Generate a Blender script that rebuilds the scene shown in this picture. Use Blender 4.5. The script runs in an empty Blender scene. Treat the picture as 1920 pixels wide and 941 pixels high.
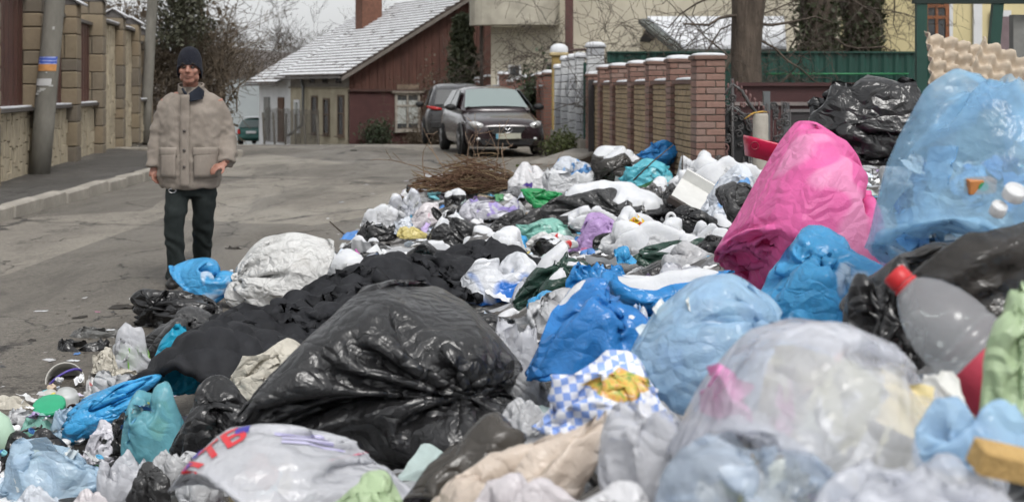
import bpy, bmesh, math, random
from mathutils import Vector, Matrix, Euler, noise
from mathutils.bvhtree import BVHTree
R = math.radians
sc = bpy.context.scene
COL = sc.collection
# ------------------------------------------------------------------ camera, sky, sun, exposure
F, HZ, CH = 2600.0, 165.0, 1.45          # focal length in photo pixels, horizon row, camera height
cam = bpy.data.cameras.new('camera'); camo = bpy.data.objects.new('camera', cam); COL.objects.link(camo)
camo.location = (0, 0, CH); camo.rotation_euler = (R(90), 0, 0)
cam.lens = F/1920*36; cam.sensor_width = 36; cam.shift_y = -305.5/1920
cam.clip_start = .05; cam.clip_end = 900
cam.dof.use_dof = True; cam.dof.focus_distance = 6.5; cam.dof.aperture_fstop = 5.0
sc.camera = camo
w = bpy.data.worlds.new('World'); sc.world = w; w.use_nodes = True
nt = w.node_tree; bg = nt.nodes['Background']
sky = nt.nodes.new('ShaderNodeTexSky'); sky.sky_type = 'NISHITA'; sky.sun_disc = False
sky.sun_elevation = R(52); sky.sun_rotation = math.atan2(.25, -.55); sky.dust_density = 4; sky.air_density = 1.0; sky.ozone_density = 1.0
hs = nt.nodes.new('ShaderNodeHueSaturation'); hs.inputs['Saturation'].default_value = .16
nt.links.new(sky.outputs[0], hs.inputs['Color']); cl = nt.nodes.new('ShaderNodeMix'); cl.data_type = 'RGBA'; cl.inputs[0].default_value = .62; cl.inputs[7].default_value = (3.5, 3.56, 3.62, 1)   # even cloud cover over the clear sky
nt.links.new(hs.outputs[0], cl.inputs[6]); nt.links.new(cl.outputs[2], bg.inputs['Color'])
bg.inputs['Strength'].default_value = .15
sun = bpy.data.lights.new('sun', 'SUN'); sun.energy = 1.2; sun.angle = R(18); sun.color = (1, .975, .94)
suno = bpy.data.objects.new('sun', sun); COL.objects.link(suno)
sd = Vector((.25, -.55, .77)).normalized()
suno.rotation_euler = (-sd).to_track_quat('-Z', 'Y').to_euler()
sc.view_settings.view_transform = 'Standard'; sc.view_settings.look = 'None'
sc.view_settings.gamma = 1; sc.view_settings.exposure = 0.70
sc.cycles.max_bounces = 6; sc.cycles.transparent_max_bounces = 8; sc.cycles.use_denoising = True
sc.cycles.diffuse_bounces = 3; sc.cycles.glossy_bounces = 2; sc.cycles.transmission_bounces = 4
sc.cycles.sample_clamp_indirect = 4
sc.cycles.use_adaptive_sampling = True; sc.cycles.adaptive_threshold = .03; sc.cycles.adaptive_min_samples = 12
# ------------------------------------------------------------------ helpers
def U(px, py, Y): return Vector(((px-960)*Y/F, Y, CH-(py-HZ)*Y/F))
def hexc(h):
    h = h.lstrip('#'); v = [int(h[i:i+2], 16)/255 for i in (0, 2, 4)]
    return tuple(((c/12.92) if c <= .04045 else ((c+.055)/1.055)**2.4) for c in v)
def gz(y):
    """ground profile along the street: level, then falling away past the crest"""
    if y <= 33: return 0.0
    t = min(y, 125)-33
    return -.0475*t*t/(t+5.5)
class MB:
    def __init__(s): s.v = []; s.f = []
    def add(s, vs, fs):
        n = len(s.v); s.v += [tuple(p) for p in vs]; s.f += [tuple(i+n for i in q) for q in fs]; return s
    def box(s, c, d, rz=0, ry=0, rx=0, taper=1.0, bev=0):
        m = Euler((rx, ry, rz)).to_matrix(); c = Vector(c); hx, hy, hz = d[0]/2, d[1]/2, d[2]/2
        if bev:
            b = min(bev, hx*.9, hy*.9, hz*.9); vs = []; 
            loops = [(-hz, b), (-hz+b, 0), (hz-b, 0), (hz, b)]
            for z, i in loops:
                x, y = hx-i, hy-i
                for p in ((-x+b, -y), (x-b, -y), (x, -y+b), (x, y-b), (x-b, y), (-x+b, y), (-x, y-b), (-x, -y+b)): vs.append(c+m@Vector((p[0], p[1], z)))
            fs = [tuple(range(7, -1, -1)), tuple(range(24, 32))]
            for k in range(3):
                for j in range(8): fs.append((k*8+j, k*8+(j+1) % 8, k*8+8+(j+1) % 8, k*8+8+j))
            return s.add(vs, fs)
        vs = [c+m@Vector((x*(taper if z > 0 else 1), y*(taper if z > 0 else 1), z)) for z in (-hz, hz) for x, y in ((-hx, -hy), (hx, -hy), (hx, hy), (-hx, hy))]
        return s.add(vs, [(3, 2, 1, 0), (4, 5, 6, 7), (0, 1, 5, 4), (1, 2, 6, 5), (2, 3, 7, 6), (3, 0, 4, 7)])
    def tube(s, pts, rad, n=8, cap=True, sq=None):
        """loft of rings along pts; rad = number or (a,b) per point; sq = superellipse power"""
        pts = [Vector(p) for p in pts]; vs = []; fs = []; prev = None
        for i, p in enumerate(pts):
            t = (pts[min(i+1, len(pts)-1)]-pts[max(i-1, 0)])
            t = t.normalized() if t.length > 1e-9 else Vector((0, 0, 1))
            if prev is None:
                ref = Vector((1, 0, 0)) if abs(t.x) < .8 else Vector((0, 1, 0))
                a = (ref-t*ref.dot(t)).normalized()
            else:
                a = (prev-t*prev.dot(t)); a = a.normalized() if a.length > 1e-6 else prev
            prev = a; b = t.cross(a)
            r = rad[i] if isinstance(rad, (list, tuple)) else rad
            ra, rb = r if isinstance(r, (list, tuple)) else (r, r)
            for k in range(n):
                an = 2*math.pi*k/n; ca, sa = math.cos(an), math.sin(an)
                if sq: ca = math.copysign(abs(ca)**sq, ca); sa = math.copysign(abs(sa)**sq, sa)
                vs.append(p+a*(ra*ca)+b*(rb*sa))
        for i in range(len(pts)-1):
            for k in range(n): fs.append((i*n+k, i*n+(k+1) % n, i*n+n+(k+1) % n, i*n+n+k))
        if cap:
            fs.append(tuple(range(n-1, -1, -1))); fs.append(tuple(range((len(pts)-1)*n, len(pts)*n)))
        return s.add(vs, fs)
    def lathe(s, prof, n=16, m=None, c=(0, 0, 0)):
        """prof = [(r,z)]; m = 3x3 matrix for the axis"""
        m = m or Matrix.Identity(3); c = Vector(c); vs = []; fs = []
        for r, z in prof:
            for k in range(n): vs.append(c+m@Vector((r*math.cos(6.28318*k/n), r*math.sin(6.28318*k/n), z)))
        for i in range(len(prof)-1):
            for k in range(n): fs.append((i*n+k, i*n+(k+1) % n, i*n+n+(k+1) % n, i*n+n+k))
        fs.append(tuple(range(n-1, -1, -1))); fs.append(tuple(range((len(prof)-1)*n, len(prof)*n)))
        return s.add(vs, fs)
    def poly(s, pts, thick, nrm):
        """flat polygon given a thickness along nrm"""
        pts = [Vector(p) for p in pts]; t = Vector(nrm)*thick; n = len(pts)
        fs = [tuple(range(n)), tuple(range(2*n-1, n-1, -1))]+[(i, i+n, (i+1) % n+n, (i+1) % n) for i in range(n)]
        return s.add(pts+[p+t for p in pts], fs)
    def ball(s, c, r, n=10, m=8):
        c = Vector(c); r = r if isinstance(r, (list, tuple)) else (r, r, r); vs = [c+Vector((0, 0, -r[2]))]; fs = []
        for i in range(1, m):
            a = -math.pi/2+math.pi*i/m
            for k in range(n): vs.append(c+Vector((r[0]*math.cos(a)*math.cos(6.28318*k/n), r[1]*math.cos(a)*math.sin(6.28318*k/n), r[2]*math.sin(a))))
        vs.append(c+Vector((0, 0, r[2])))
        for k in range(n): fs.append((0, 1+(k+1) % n, 1+k))
        for i in range(m-2):
            for k in range(n): fs.append((1+i*n+k, 1+i*n+(k+1) % n, 1+i*n+n+(k+1) % n, 1+i*n+n+k))
        l = len(vs)-1
        for k in range(n): fs.append((1+(m-2)*n+k, 1+(m-2)*n+(k+1) % n, l))
        return s.add(vs, fs)
    def mesh(s, name='mesh', smooth=False):
        me = bpy.data.meshes.new(name); me.from_pydata(s.v, [], s.f); me.update()
        if smooth: me.shade_smooth()
        return me
    def build(s, name, mat, parent=None, smooth=False, loc=None, fix=True):
        me = s.mesh(name, smooth)
        if fix:
            bm = bmesh.new(); bm.from_mesh(me); bmesh.ops.recalc_face_normals(bm, faces=bm.faces); bm.to_mesh(me); bm.free()
        return link(name, me, mat, parent, loc)
def link(name, me, mat=None, parent=None, loc=None):
    o = bpy.data.objects.new(name, me); COL.objects.link(o)
    if mat is not None: me.materials.append(mat)
    if parent is not None:
        o.parent = parent; 
    if loc is not None: o.location = loc
    return o
def tag(o, label=None, cat=None, group=None, kind=None):
    if label: o['label'] = label
    if cat: o['category'] = cat
    if group: o['group'] = group
    if kind: o['kind'] = kind
    return o
def thing(name, label, cat, loc=(0, 0, 0), rz=0, group=None):
    o = bpy.data.objects.new(name, None); COL.objects.link(o); o.location = loc; o.rotation_euler = (0, 0, rz); o.empty_display_size = .1
    return tag(o, label, cat, group)
def rebase(o, loc):
    """give an object built in world coordinates an origin of its own"""
    loc = Vector(loc); o.data.transform(Matrix.Translation(-loc)); o.location = loc; return o
def subsurf(o, lv=1):
    m = o.modifiers.new('s', 'SUBSURF'); m.levels = lv; m.render_levels = lv; return o
def bevel(o, w=.01, seg=2):
    m = o.modifiers.new('b', 'BEVEL'); m.width = w; m.segments = seg; m.limit_method = 'ANGLE'; return o
# ------------------------------------------------------------------ materials
class NT:
    def __init__(s, name):
        s.m = bpy.data.materials.new(name); s.m.use_nodes = True; s.t = s.m.node_tree
        s.b = s.t.nodes['Principled BSDF']; s.out = s.t.nodes['Material Output']
    def n(s, typ, **kw):
        nd = s.t.nodes.new('ShaderNode'+typ)
        for k, v in kw.items():
            if hasattr(nd, k): setattr(nd, k, v)
            else: nd.inputs[k.replace('_', ' ')].default_value = v
        return nd
    def l(s, a, b): s.t.links.new(a, b)
    def coord(s, scale=(1, 1, 1), kind='Object', rot=(0, 0, 0)):
        tc = s.n('TexCoord'); mp = s.n('Mapping'); mp.inputs['Scale'].default_value = scale; mp.inputs['Rotation'].default_value = rot
        s.l(tc.outputs[kind], mp.inputs['Vector']); return mp.outputs[0]
    def noise(s, vec, scale, detail=5, rough=.6, dist=0):
        nd = s.n('TexNoise'); nd.inputs['Scale'].default_value = scale; nd.inputs['Detail'].default_value = detail; nd.inputs['Roughness'].default_value = rough; nd.inputs['Distortion'].default_value = dist
        s.l(vec, nd.inputs['Vector']); return nd.outputs['Fac']
    def ramp(s, fac, stops):
        r = s.n('ValToRGB'); e = r.color_ramp.elements
        while len(e) < len(stops): e.new(.5)
        for el, (p, c) in zip(e, stops):
            el.position = p; el.color = tuple(c)+(1,) if len(c) == 3 else c
        s.l(fac, r.inputs[0]); return r.outputs[0]
    def mix(s, fac, a, b, typ='MIX'):
        m = s.n('Mix', data_type='RGBA', blend_type=typ)
        for x, i in ((fac, 0), (a, 6), (b, 7)):
            if hasattr(x, 'is_linked') or hasattr(x, 'links'): s.l(x, m.inputs[i])
            else: m.inputs[i].default_value = x if i == 0 else (tuple(x)+(1,))[:4]
        return m.outputs[2]
    def math(s, op, a, b=None):
        m = s.n('Math', operation=op)
        for x, i in ((a, 0), (b, 1)):
            if x is None: continue
            if hasattr(x, 'links'): s.l(x, m.inputs[i])
            else: m.inputs[i].default_value = x
        return m.outputs[0]
    def bump(s, h, strength=.3, dist=.01, nrm=None):
        b = s.n('Bump'); b.inputs['Strength'].default_value = strength; b.inputs['Distance'].default_value = dist
        s.l(h, b.inputs['Height']); 
        if nrm is not None: s.l(nrm, b.inputs['Normal'])
        return b.outputs[0]
    def set(s, **kw):
        for k, v in kw.items():
            i = s.b.inputs[k.replace('_', ' ')]
            if hasattr(v, 'links'): s.l(v, i)
            else: i.default_value = (tuple(v)+(1,))[:4] if isinstance(v, (tuple, list)) and len(v) == 3 and i.type == 'RGBA' else v
        return s
def mul(c, k): return tuple(min(1, x*k) for x in c)
def plain(name, col, rough=.7, var=.25, scale=6, bumps=.15, metal=0, bscale=40, bdist=.004, spec=.4, stretch=(1, 1, 1)):
    """a surface with uneven tone, faint dirt and fine relief"""
    n = NT(name); c = n.coord(stretch)
    f = n.noise(c, scale, 6, .65); f2 = n.noise(c, scale*.23, 3, .6)
    base = n.ramp(f, [(.25, mul(col, 1-var)), (.75, mul(col, 1+var*.6))])
    base = n.mix(n.ramp(f2, [(.4, (0, 0, 0)), (.75, (.6, .6, .6))]), base, mul(col, 1-var*1.3))
    n.set(Base_Color=base, Roughness=rough, Metallic=metal, Normal=n.bump(n.noise(c, bscale, 4), bumps, bdist))
    n.b.inputs['Specular IOR Level'].default_value = spec
    return n.m
def film(name, col, rough=.38, transl=.35, alpha=0.0, var=.25, crinkle=.35, patch=None, scale=5, spec=.5, dirt=.0):
    """thin plastic film: glossy, letting some light through; alpha = share one can look straight through"""
    n = NT(name); c = n.coord()
    f = n.noise(c, scale, 5, .6, .6)
    base = n.ramp(f, [(.3, mul(col, 1-var)), (.7, mul(col, 1+var*.5))])
    if patch:
        for i, (pc, thr, psc) in enumerate(patch):
            pf = n.noise(n.coord((1, 1, 1), rot=(i*1.3+.4, i*.7, i)), psc, 2, .5, .4)
            base = n.mix(n.ramp(pf, [(thr, (0, 0, 0)), (thr+.05, (1, 1, 1))]), base, pc)
    if dirt:
        df = n.noise(n.coord(rot=(2, 1, 0)), 3.2, 8, .75)
        base = n.mix(n.ramp(df, [(.5, (0, 0, 0)), (.72, (dirt, dirt, dirt))]), base, (.16, .13, .10))
    wob = n.n('TexNoise'); wob.inputs['Scale'].default_value = 3.5; wob.inputs['Detail'].default_value = 3; n.l(c, wob.inputs['Vector'])
    hh = None
    for sc_, st_, ro_, am_ in ((6.0, (1, 1, .28), (.3, .5, .2), .36), (17, (.28, 1, 1), (.2, .4, .6), .46)):
        v = n.n('TexVoronoi', feature='DISTANCE_TO_EDGE'); v.inputs['Scale'].default_value = sc_; n.l(n.mix(.30, n.coord(st_, rot=ro_), wob.outputs['Color']), v.inputs['Vector'])
        t = n.math('MULTIPLY', v.outputs['Distance'], am_); hh = t if hh is None else n.math('ADD', hh, t)
    hh = n.math('ADD', hh, n.math('MULTIPLY', n.math('ABSOLUTE', n.math('SUBTRACT', n.noise(n.coord((1, .5, 1), rot=(.9, 0, .3)), 30, 2, .5, 1.0), .5)), .13))
    nr = n.bump(hh, min(1, crinkle*1.7), .10)
    n.set(Base_Color=base, Roughness=rough*.66, Normal=nr); n.b.inputs['Specular IOR Level'].default_value = spec
    sh = n.b.outputs[0]
    transl *= .6
    if transl:
        t = n.n('BsdfTranslucent'); n.l(base, t.inputs['Color']); n.l(nr, t.inputs['Normal'])
        mx = n.n('MixShader'); mx.inputs[0].default_value = transl; n.l(sh, mx.inputs[1]); n.l(t.outputs[0], mx.inputs[2]); sh = mx.outputs[0]
    if alpha:
        tr = n.n('BsdfTransparent'); n.l(n.mix(.25, (1, 1, 1), base), tr.inputs['Color'])
        mx = n.n('MixShader'); a = n.ramp(n.noise(c, 3.5, 4, .6, .5), [(.3, (alpha*.55,)*3), (.7, (min(1, alpha*1.35),)*3)])
        n.l(a, mx.inputs[0]); n.l(sh, mx.inputs[1]); n.l(tr.outputs[0], mx.inputs[2]); sh = mx.outputs[0]
    n.l(sh, n.out.inputs['Surface'])
    return n.m
def glassy(name, col=(.35, .4, .4), rough=.08, alpha=.45):
    n = NT(name); n.set(Base_Color=col, Roughness=rough); n.b.inputs['Specular IOR Level'].default_value = .8
    tr = n.n('BsdfTransparent'); tr.inputs['Color'].default_value = (.85, .9, .9, 1); mx = n.n('MixShader'); mx.inputs[0].default_value = alpha
    n.l(n.b.outputs[0], mx.inputs[1]); n.l(tr.outputs[0], mx.inputs[2]); n.l(mx.outputs[0], n.out.inputs['Surface']); return n.m
def snow_mat():
    n = NT('snow'); c = n.coord()
    n.set(Base_Color=n.ramp(n.noise(c, 9, 6), [(.3, (.52, .535, .56)), (.7, (.63, .64, .66))]), Roughness=.75, Normal=n.bump(n.noise(c, 45, 5), .5, .006))
    n.b.inputs['Subsurface Weight'].default_value = .15; n.b.inputs['Subsurface Radius'].default_value = (.03, .03, .04)
    return n.m
SNOW = snow_mat()
# ------------------------------------------------------------------ film and cloth shapes (relaxed at script time)
import numpy as np
def _pj(A, B, rest, k, comp=1.0):
    d = B - A
    l = np.sqrt((d*d).sum(-1, keepdims=True)) + 1e-9
    s = (l-rest)/l
    s = np.where(s < 0, s*comp, s)*(0.5*k)
    d *= s
    A += d; B -= d
def _project(P, dx, dy, wrap, k, comp):
    M, N = P.shape[:2]
    dd = math.sqrt(dx*dx+dy*dy)
    _pj(P[:, 0:N-1:2], P[:, 1:N:2], dx, k, comp)
    n = (N-1)//2
    _pj(P[:, 1:2*n:2], P[:, 2:2*n+1:2], dx, k, comp)
    if wrap: _pj(P[:, N-1:N], P[:, 0:1], dx, k, comp)
    m = M//2
    _pj(P[0:2*m:2], P[1:2*m:2], dy, k, comp)
    m = (M-1)//2
    _pj(P[1:2*m:2], P[2:2*m+1:2], dy, k, comp)
    for r0 in (0, 1):
        m = (M-r0)//2
        a, b = P[r0:r0+2*m:2], P[r0+1:r0+2*m:2]
        _pj(a[:, :-1], b[:, 1:], dd, k*.7, comp)
        _pj(a[:, 1:], b[:, :-1], dd, k*.7, comp)
    # bending
    _pj(P[:-2], P[2:], 2*dy, k*.10, comp); _pj(P[:, :-2], P[:, 2:], 2*dx, k*.10, comp)
def _normals(P, wrap):
    if wrap:
        du = np.roll(P, -1, 1)-np.roll(P, 1, 1)
    else:
        du = np.empty_like(P); du[:, 1:-1] = P[:, 2:]-P[:, :-2]; du[:, 0] = P[:, 1]-P[:, 0]; du[:, -1] = P[:, -1]-P[:, -2]
    dv = np.empty_like(P); dv[1:-1] = P[2:]-P[:-2]; dv[0] = P[1]-P[0]; dv[-1] = P[-1]-P[-2]
    return np.cross(du, dv)*.25
def sim_bag(seed, M=72, N=72, circ=1.0, hgt=.62, fill=.55, iters=260, neck='knot', lumps=6, lumpr=.075, flat=1.0, g=.00022, squash=None):
    """A film tube closed below and gathered (or left loose) above, filled, and let down on a floor at z=0."""
    rg = np.random.RandomState(seed)
    dx, dy = circ/N, hgt/(M-1)
    u = np.linspace(0, 2*math.pi, N, endpoint=False)[None, :]
    v = np.linspace(0, 1, M)[:, None]
    R = circ/(2*math.pi)
    pr = np.minimum(1, np.sin(math.pi*np.clip(v*.96+.02, 0, 1))**.5*1.02)
    P = np.empty((M, N, 3), np.float32)
    P[..., 0] = R*pr*np.cos(u)*.9; P[..., 1] = R*pr*np.sin(u)*.9; P[..., 2] = (v*.8*hgt*np.ones_like(u))+.01
    P += rg.normal(0, dx*.35, P.shape)
    Q = P.copy()
    V0 = fill*4/3*math.pi*R**3
    C = []
    for i in range(lumps):
        a = rg.rand()*6.28; rr = R*.62*math.sqrt(rg.rand()); r = lumpr*(.7+.7*rg.rand())
        C.append((rr*math.cos(a), rr*math.sin(a), r+rg.rand()*hgt*.22, r))
    rn = circ*.012
    for it in range(iters):
        nrm = _normals(P, True)
        vol = abs((P*nrm).sum()/3)
        p = np.clip(V0/max(vol, 1e-6)-1, -.35, 2.0)
        A = nrm/(dx*dy)
        vel = (P-Q)*.90
        Q = P.copy()
        P += np.clip(vel, -dx*.8, dx*.8)
        hyd = np.clip(1.25-P[..., 2:3]/(hgt*.55), .25, 1.25)
        P += np.clip(A*p*.0035*hyd, -dx*.5, dx*.5)
        P[..., 2] -= g*hgt/.62
        for _ in range(3 if it < iters-40 else 5):
            _project(P, dx, dy, True, .9, .75)
            # bottom seam gathered flat, top gathered
            cb = P[0].mean(0); P[0] = cb+(P[0]-cb)*np.array([.995, .55, .6])
            if neck == 'knot':
                k = max(2, int(M*.07))
                c = P[M-k].mean(0); 
                P[M-k] = c+(P[M-k]-c)*.35+0
                rad = np.sqrt(((P[M-k]-c)**2).sum(-1, keepdims=True))+1e-9
                P[M-k] = c+(P[M-k]-c)*np.minimum(1, rn*1.6/rad)
            elif neck == 'seam':
                ct = P[-1].mean(0); P[-1] = ct+(P[-1]-ct)*np.array([.995, .5, .6])
        for (x, y, z, r) in C:
            d = P-np.array([x, y, z], np.float32); l = np.sqrt((d*d).sum(-1, keepdims=True))+1e-9
            P += d*(np.maximum(0, r-l)/l)*.5
        if squash is not None:
            top = hgt*(.62+(squash-.62)*min(1, it/(iters*.6)))
            zc = top+.05*np.sin(P[..., 0]*23+seed)*np.cos(P[..., 1]*19+seed*2)*hgt
            P[..., 2] = np.minimum(P[..., 2], np.where(P[..., 2] > zc, P[..., 2]*.6+zc*.4, P[..., 2]))
        fl = P[..., 2] < 0
        P[..., 2] = np.maximum(P[..., 2], 0)
        P[fl] = P[fl]*.5+Q[fl]*.5; P[..., 2] = np.maximum(P[..., 2], 0)
    return P
def sim_sheet(seed, M=60, N=60, w=1.0, h=1.0, shrink=.8, iters=160, hf=None, g=.0006, amp=.12, stiff=.75):
    """A loose sheet pushed together and let down on a bumpy floor hf(x,y)."""
    rg = np.random.RandomState(seed)
    dx, dy = w/(N-1), h/(M-1)
    x = (np.linspace(0, 1, N)-.5)*w*shrink; y = (np.linspace(0, 1, M)-.5)*h*shrink
    P = np.zeros((M, N, 3), np.float32); P[..., 0] = x[None]; P[..., 1] = y[:, None]
    z = np.zeros((M, N))
    for k in range(10):
        f = rg.rand()*9+1.5; a = rg.rand()*6.28
        z += np.sin((P[..., 0]*math.cos(a)+P[..., 1]*math.sin(a))*f*6.28/w+rg.rand()*6)*amp/f*w
    P[..., 2] = z+.15*w*amp/.12
    P += rg.normal(0, dx*.15, P.shape)
    Q = P.copy()
    for it in range(iters):
        vel = (P-Q)*.93; Q = P.copy()
        P += np.clip(vel, -dx, dx); P[..., 2] -= g*w
        for _ in range(3): _project(P, dx, dy, False, .9, stiff)
        if hf is not None:
            zz = hf(P[..., 0], P[..., 1])
        else: zz = 0
        c = P[..., 2] < zz
        P[..., 2] = np.maximum(P[..., 2], zz)
        P[c, :2] = Q[c, :2]*.8+P[c, :2]*.2
    return P
# ------------------------------------------------------------------ ground, road, pavement, kerb
def sheet(name, left, right, ys, z, mat, nx=8, kind='structure', bumpf=None):
    vs = []; fs = []
    for y in ys:
        a, b = left(y), right(y)
        for i in range(nx+1):
            x = a+(b-a)*i/nx
            vs.append((x, y, gz(y)+z+(bumpf(x, y) if bumpf else 0)))
    n = nx+1
    for j in range(len(ys)-1):
        for i in range(nx): fs.append((j*n+i, j*n+i+1, j*n+n+i+1, j*n+n+i))
    me = bpy.data.meshes.new(name); me.from_pydata(vs, [], fs); me.update(); me.shade_smooth()
    return tag(link(name, me, mat), kind=kind)
def lin(pts):
    def f(y):
        if y <= pts[0][0]: return pts[0][1]
        for (a, p), (b, q) in zip(pts, pts[1:]):
            if y <= b: return p+(q-p)*(y-a)/(b-a)
        return pts[-1][1]
    return f
def asphalt(name, c0, c1, dirt, crack=.8, wet=.5):
    n = NT(name); c = n.coord()
    big = n.noise(n.coord((.55, .22, 1)), 1.0, 6, .62, .6); mid = n.noise(n.coord((1, .6, 1)), 2.6, 8, .7, .4); fine = n.noise(c, 110, 3, .7)
    base = n.ramp(mid, [(.28, c0), (.72, c1)])
    base = n.mix(n.ramp(big, [(.40, (0, 0, 0)), (.56, (.75, .75, .75))]), base, dirt)
    patch = n.n('TexVoronoi', feature='F1'); patch.inputs['Scale'].default_value = .42; n.l(n.mix(.12, n.coord((1, .45, 1)), n.noise(c, 2, 4)), patch.inputs['Vector'])
    pc = n.ramp(n.math('FRACT', n.math('MULTIPLY', patch.outputs['Color'], 3.7)), [(.52, (0, 0, 0)), (.54, (.65, .65, .65))])
    base = n.mix(pc, base, mul(c0, .72))
    st = n.noise(n.coord((.9, .12, 1), rot=(0, 0, .05)), 1.6, 5, .65, .5)
    base = n.mix(n.ramp(st, [(.52, (0, 0, 0)), (.62, (wet, wet, wet))]), base, mul(c0, .55))
    grit = n.ramp(fine, [(.36, (.35, .35, .35)), (.64, (1.35, 1.35, 1.35))])
    base = n.mix(.7, base, grit, 'MULTIPLY')
    base = n.mix(.8, base, n.ramp(n.noise(c, 24, 4, .75), [(.36, (.68, .68, .68)), (.64, (1.22, 1.22, 1.22))]), 'MULTIPLY')
    hs_ = []
    for sc_, w_, r_ in ((.42, .010, 0), (1.5, .009, .8)):
        v = n.n('TexVoronoi', feature='DISTANCE_TO_EDGE'); v.inputs['Scale'].default_value = sc_
        wob = n.n('TexNoise'); wob.inputs['Scale'].default_value = 2.2; wob.inputs['Detail'].default_value = 7; wob.inputs['Roughness'].default_value = .7
        n.l(c, wob.inputs['Vector']); n.l(n.mix(.35, n.coord((1, .6, 1), rot=(0, 0, r_)), wob.outputs['Color']), v.inputs['Vector'])
        k = n.ramp(v.outputs['Distance'], [(w_*.3, (1, 1, 1)), (w_*1.6, (0, 0, 0))])
        k = n.math('MULTIPLY', k, n.ramp(n.noise(c, .5+r_, 3), [(.44, (0, 0, 0)), (.56, (1, 1, 1))]))
        base = n.mix(n.math('MULTIPLY', k, crack), base, (.025, .022, .02)); hs_.append(k)
    h = n.math('SUBTRACT', n.math('MULTIPLY', fine, .5), n.math('ADD', hs_[0], hs_[1]))
    n.set(Base_Color=base, Roughness=n.ramp(big, [(.4, (.85,)*3), (.6, (.6,)*3)]), Normal=n.bump(h, .6, .012)); n.b.inputs['Specular IOR Level'].default_value = .35
    return n.m
soil = plain('soil', (.10, .085, .055), .95, .5, 1.2, .5, bscale=12, bdist=.05)
asph = asphalt('asphalt', (.138, .124, .106), (.232, .21, .178), (.272, .246, .204), 1.0)
asph2 = asphalt('pavement_asphalt', (.075, .07, .063), (.12, .11, .10), (.14, .125, .11), .6)
Ysg = [-40, -10, 0, 10, 20, 28, 31]+[33+i*1.0 for i in range(30)]+[66, 72, 80, 90, 105, 125, 200, 420]
sheet('ground', lambda y: -220, lambda y: 220, Ysg, -.02, soil, 4)
Ysr = [-12+i*1.5 for i in range(28)]+[30+i*.5 for i in range(60)]+[60+i*2.5 for i in range(20)]
roadL = lin([(-12, -5.42), (14.9, -5.5), (27, -5.78), (30, -8.6), (34, -10.5), (60, -17), (110, -32)])
roadR = lin([(-12, 6), (14, 5), (17, 2.6), (27, 1.5), (34, 1.1), (44, .2), (60, -2), (110, -14)])
sheet('road', roadL, roadR, Ysr, 0, asph, 14, bumpf=lambda x, y: .012*math.sin(x*1.3+y*.4)*math.sin(y*.7))
pavL = lin([(-12, -9), (40, -13)])
sheet('pavement', pavL, lambda y: lin([(-12, -5.60), (14.9, -5.68), (27, -5.96), (29.5, -8.2), (30.5, -8.7)])(y), [-12+i for i in range(43)], .14, asph2, 6)
concrete = plain('kerb_concrete', (.33, .305, .265), .9, .35, 5, .5, bscale=35)
kerb = MB().box((0, 0, -.08), (.18, .96, .3), bev=.018).mesh('kerb_stone'); kerb.materials.append(concrete)
kr = bpy.data.objects.new('kerb', None); COL.objects.link(kr); tag(kr, kind='structure')
rnd = random.Random(3)
for i in range(24):
    y = 6+i*.985; x = -5.59-.023*(y-14.9)
    k = bpy.data.objects.new('kerb_stone', kerb); COL.objects.link(k); k.parent = kr
    k.location = (x+rnd.uniform(-.012, .012), y, .085+rnd.uniform(-.012, .012)); k.rotation_euler = (rnd.uniform(-.012, .012), rnd.uniform(-.03, .03), .023+rnd.uniform(-.012, .012))
for i in range(5):
    k = bpy.data.objects.new('kerb_stone', kerb); COL.objects.link(k); k.parent = kr
    k.location = (-6.2-.72*i, 29.7+.35*i, .06); k.rotation_euler = (0, 0, 1.12)
# right-hand verge and its broken kerb slabs
verge_m = plain('verge_earth', (.085, .08, .045), 1, .5, 3, .6, bscale=20, bdist=.03)
sheet('verge', lin([(14, 2.3), (17, 2.0), (27, .98), (34, .62), (44, -.2), (60, -2.4)]), lin([(14, 9), (60, 14)]), [14+i for i in range(47)], .06, verge_m, 8, bumpf=lambda x, y: .03*math.sin(x*3+y)*math.sin(y*1.7))
# ------------------------------------------------------------------ stone wall on the left
sandm = [plain('sandstone_%d' % i, c, .9, .3, 4, .5, bscale=25) for i, c in enumerate([(.20, .165, .12), (.235, .185, .125), (.16, .135, .105), (.23, .185, .125)])]
clad = plain('cladding_stone', (.42, .36, .26), .9, .35, 3, .5, bscale=18)
mortar = plain('mortar', (.16, .145, .12), .95, .2)
brownm = plain('brown_sheet_metal', (.085, .038, .030), .5, .3, 2.5, .1, stretch=(4, 4, .6))
capm = plain('dark_cap_metal', (.09, .08, .075), .5, .2)
wd = Vector((-.148, .989, 0)).normalized(); wn = Vector((wd.y, -wd.x, 0)); W0 = Vector((-7.55, 21.5, 0)); wrz = math.atan2(-wd.x, wd.y)
wall = thing('stone_wall', 'tan stone boundary wall with gabled pillars and brown sheet panels along left pavement', 'wall', (W0.x, W0.y, .1))
def wl(s, t, z): return (wd*s+wn*t)+Vector((0, 0, z))      # local to the wall
blk = {}
def block(w, d, h):
    key = (round(w, 2), round(d, 2), round(h, 2))
    if key not in blk: blk[key] = MB().box((0, 0, 0), key, bev=.016).mesh('stone_block')
    return blk[key]
pill = [(-3.3, 3.1), (0, 3.05), (3.4, 2.83), (6.6, 3.08), (9.75, 2.92), (12.7, 2.9), (15.4, 2.74)]
rnd = random.Random(11)
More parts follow.
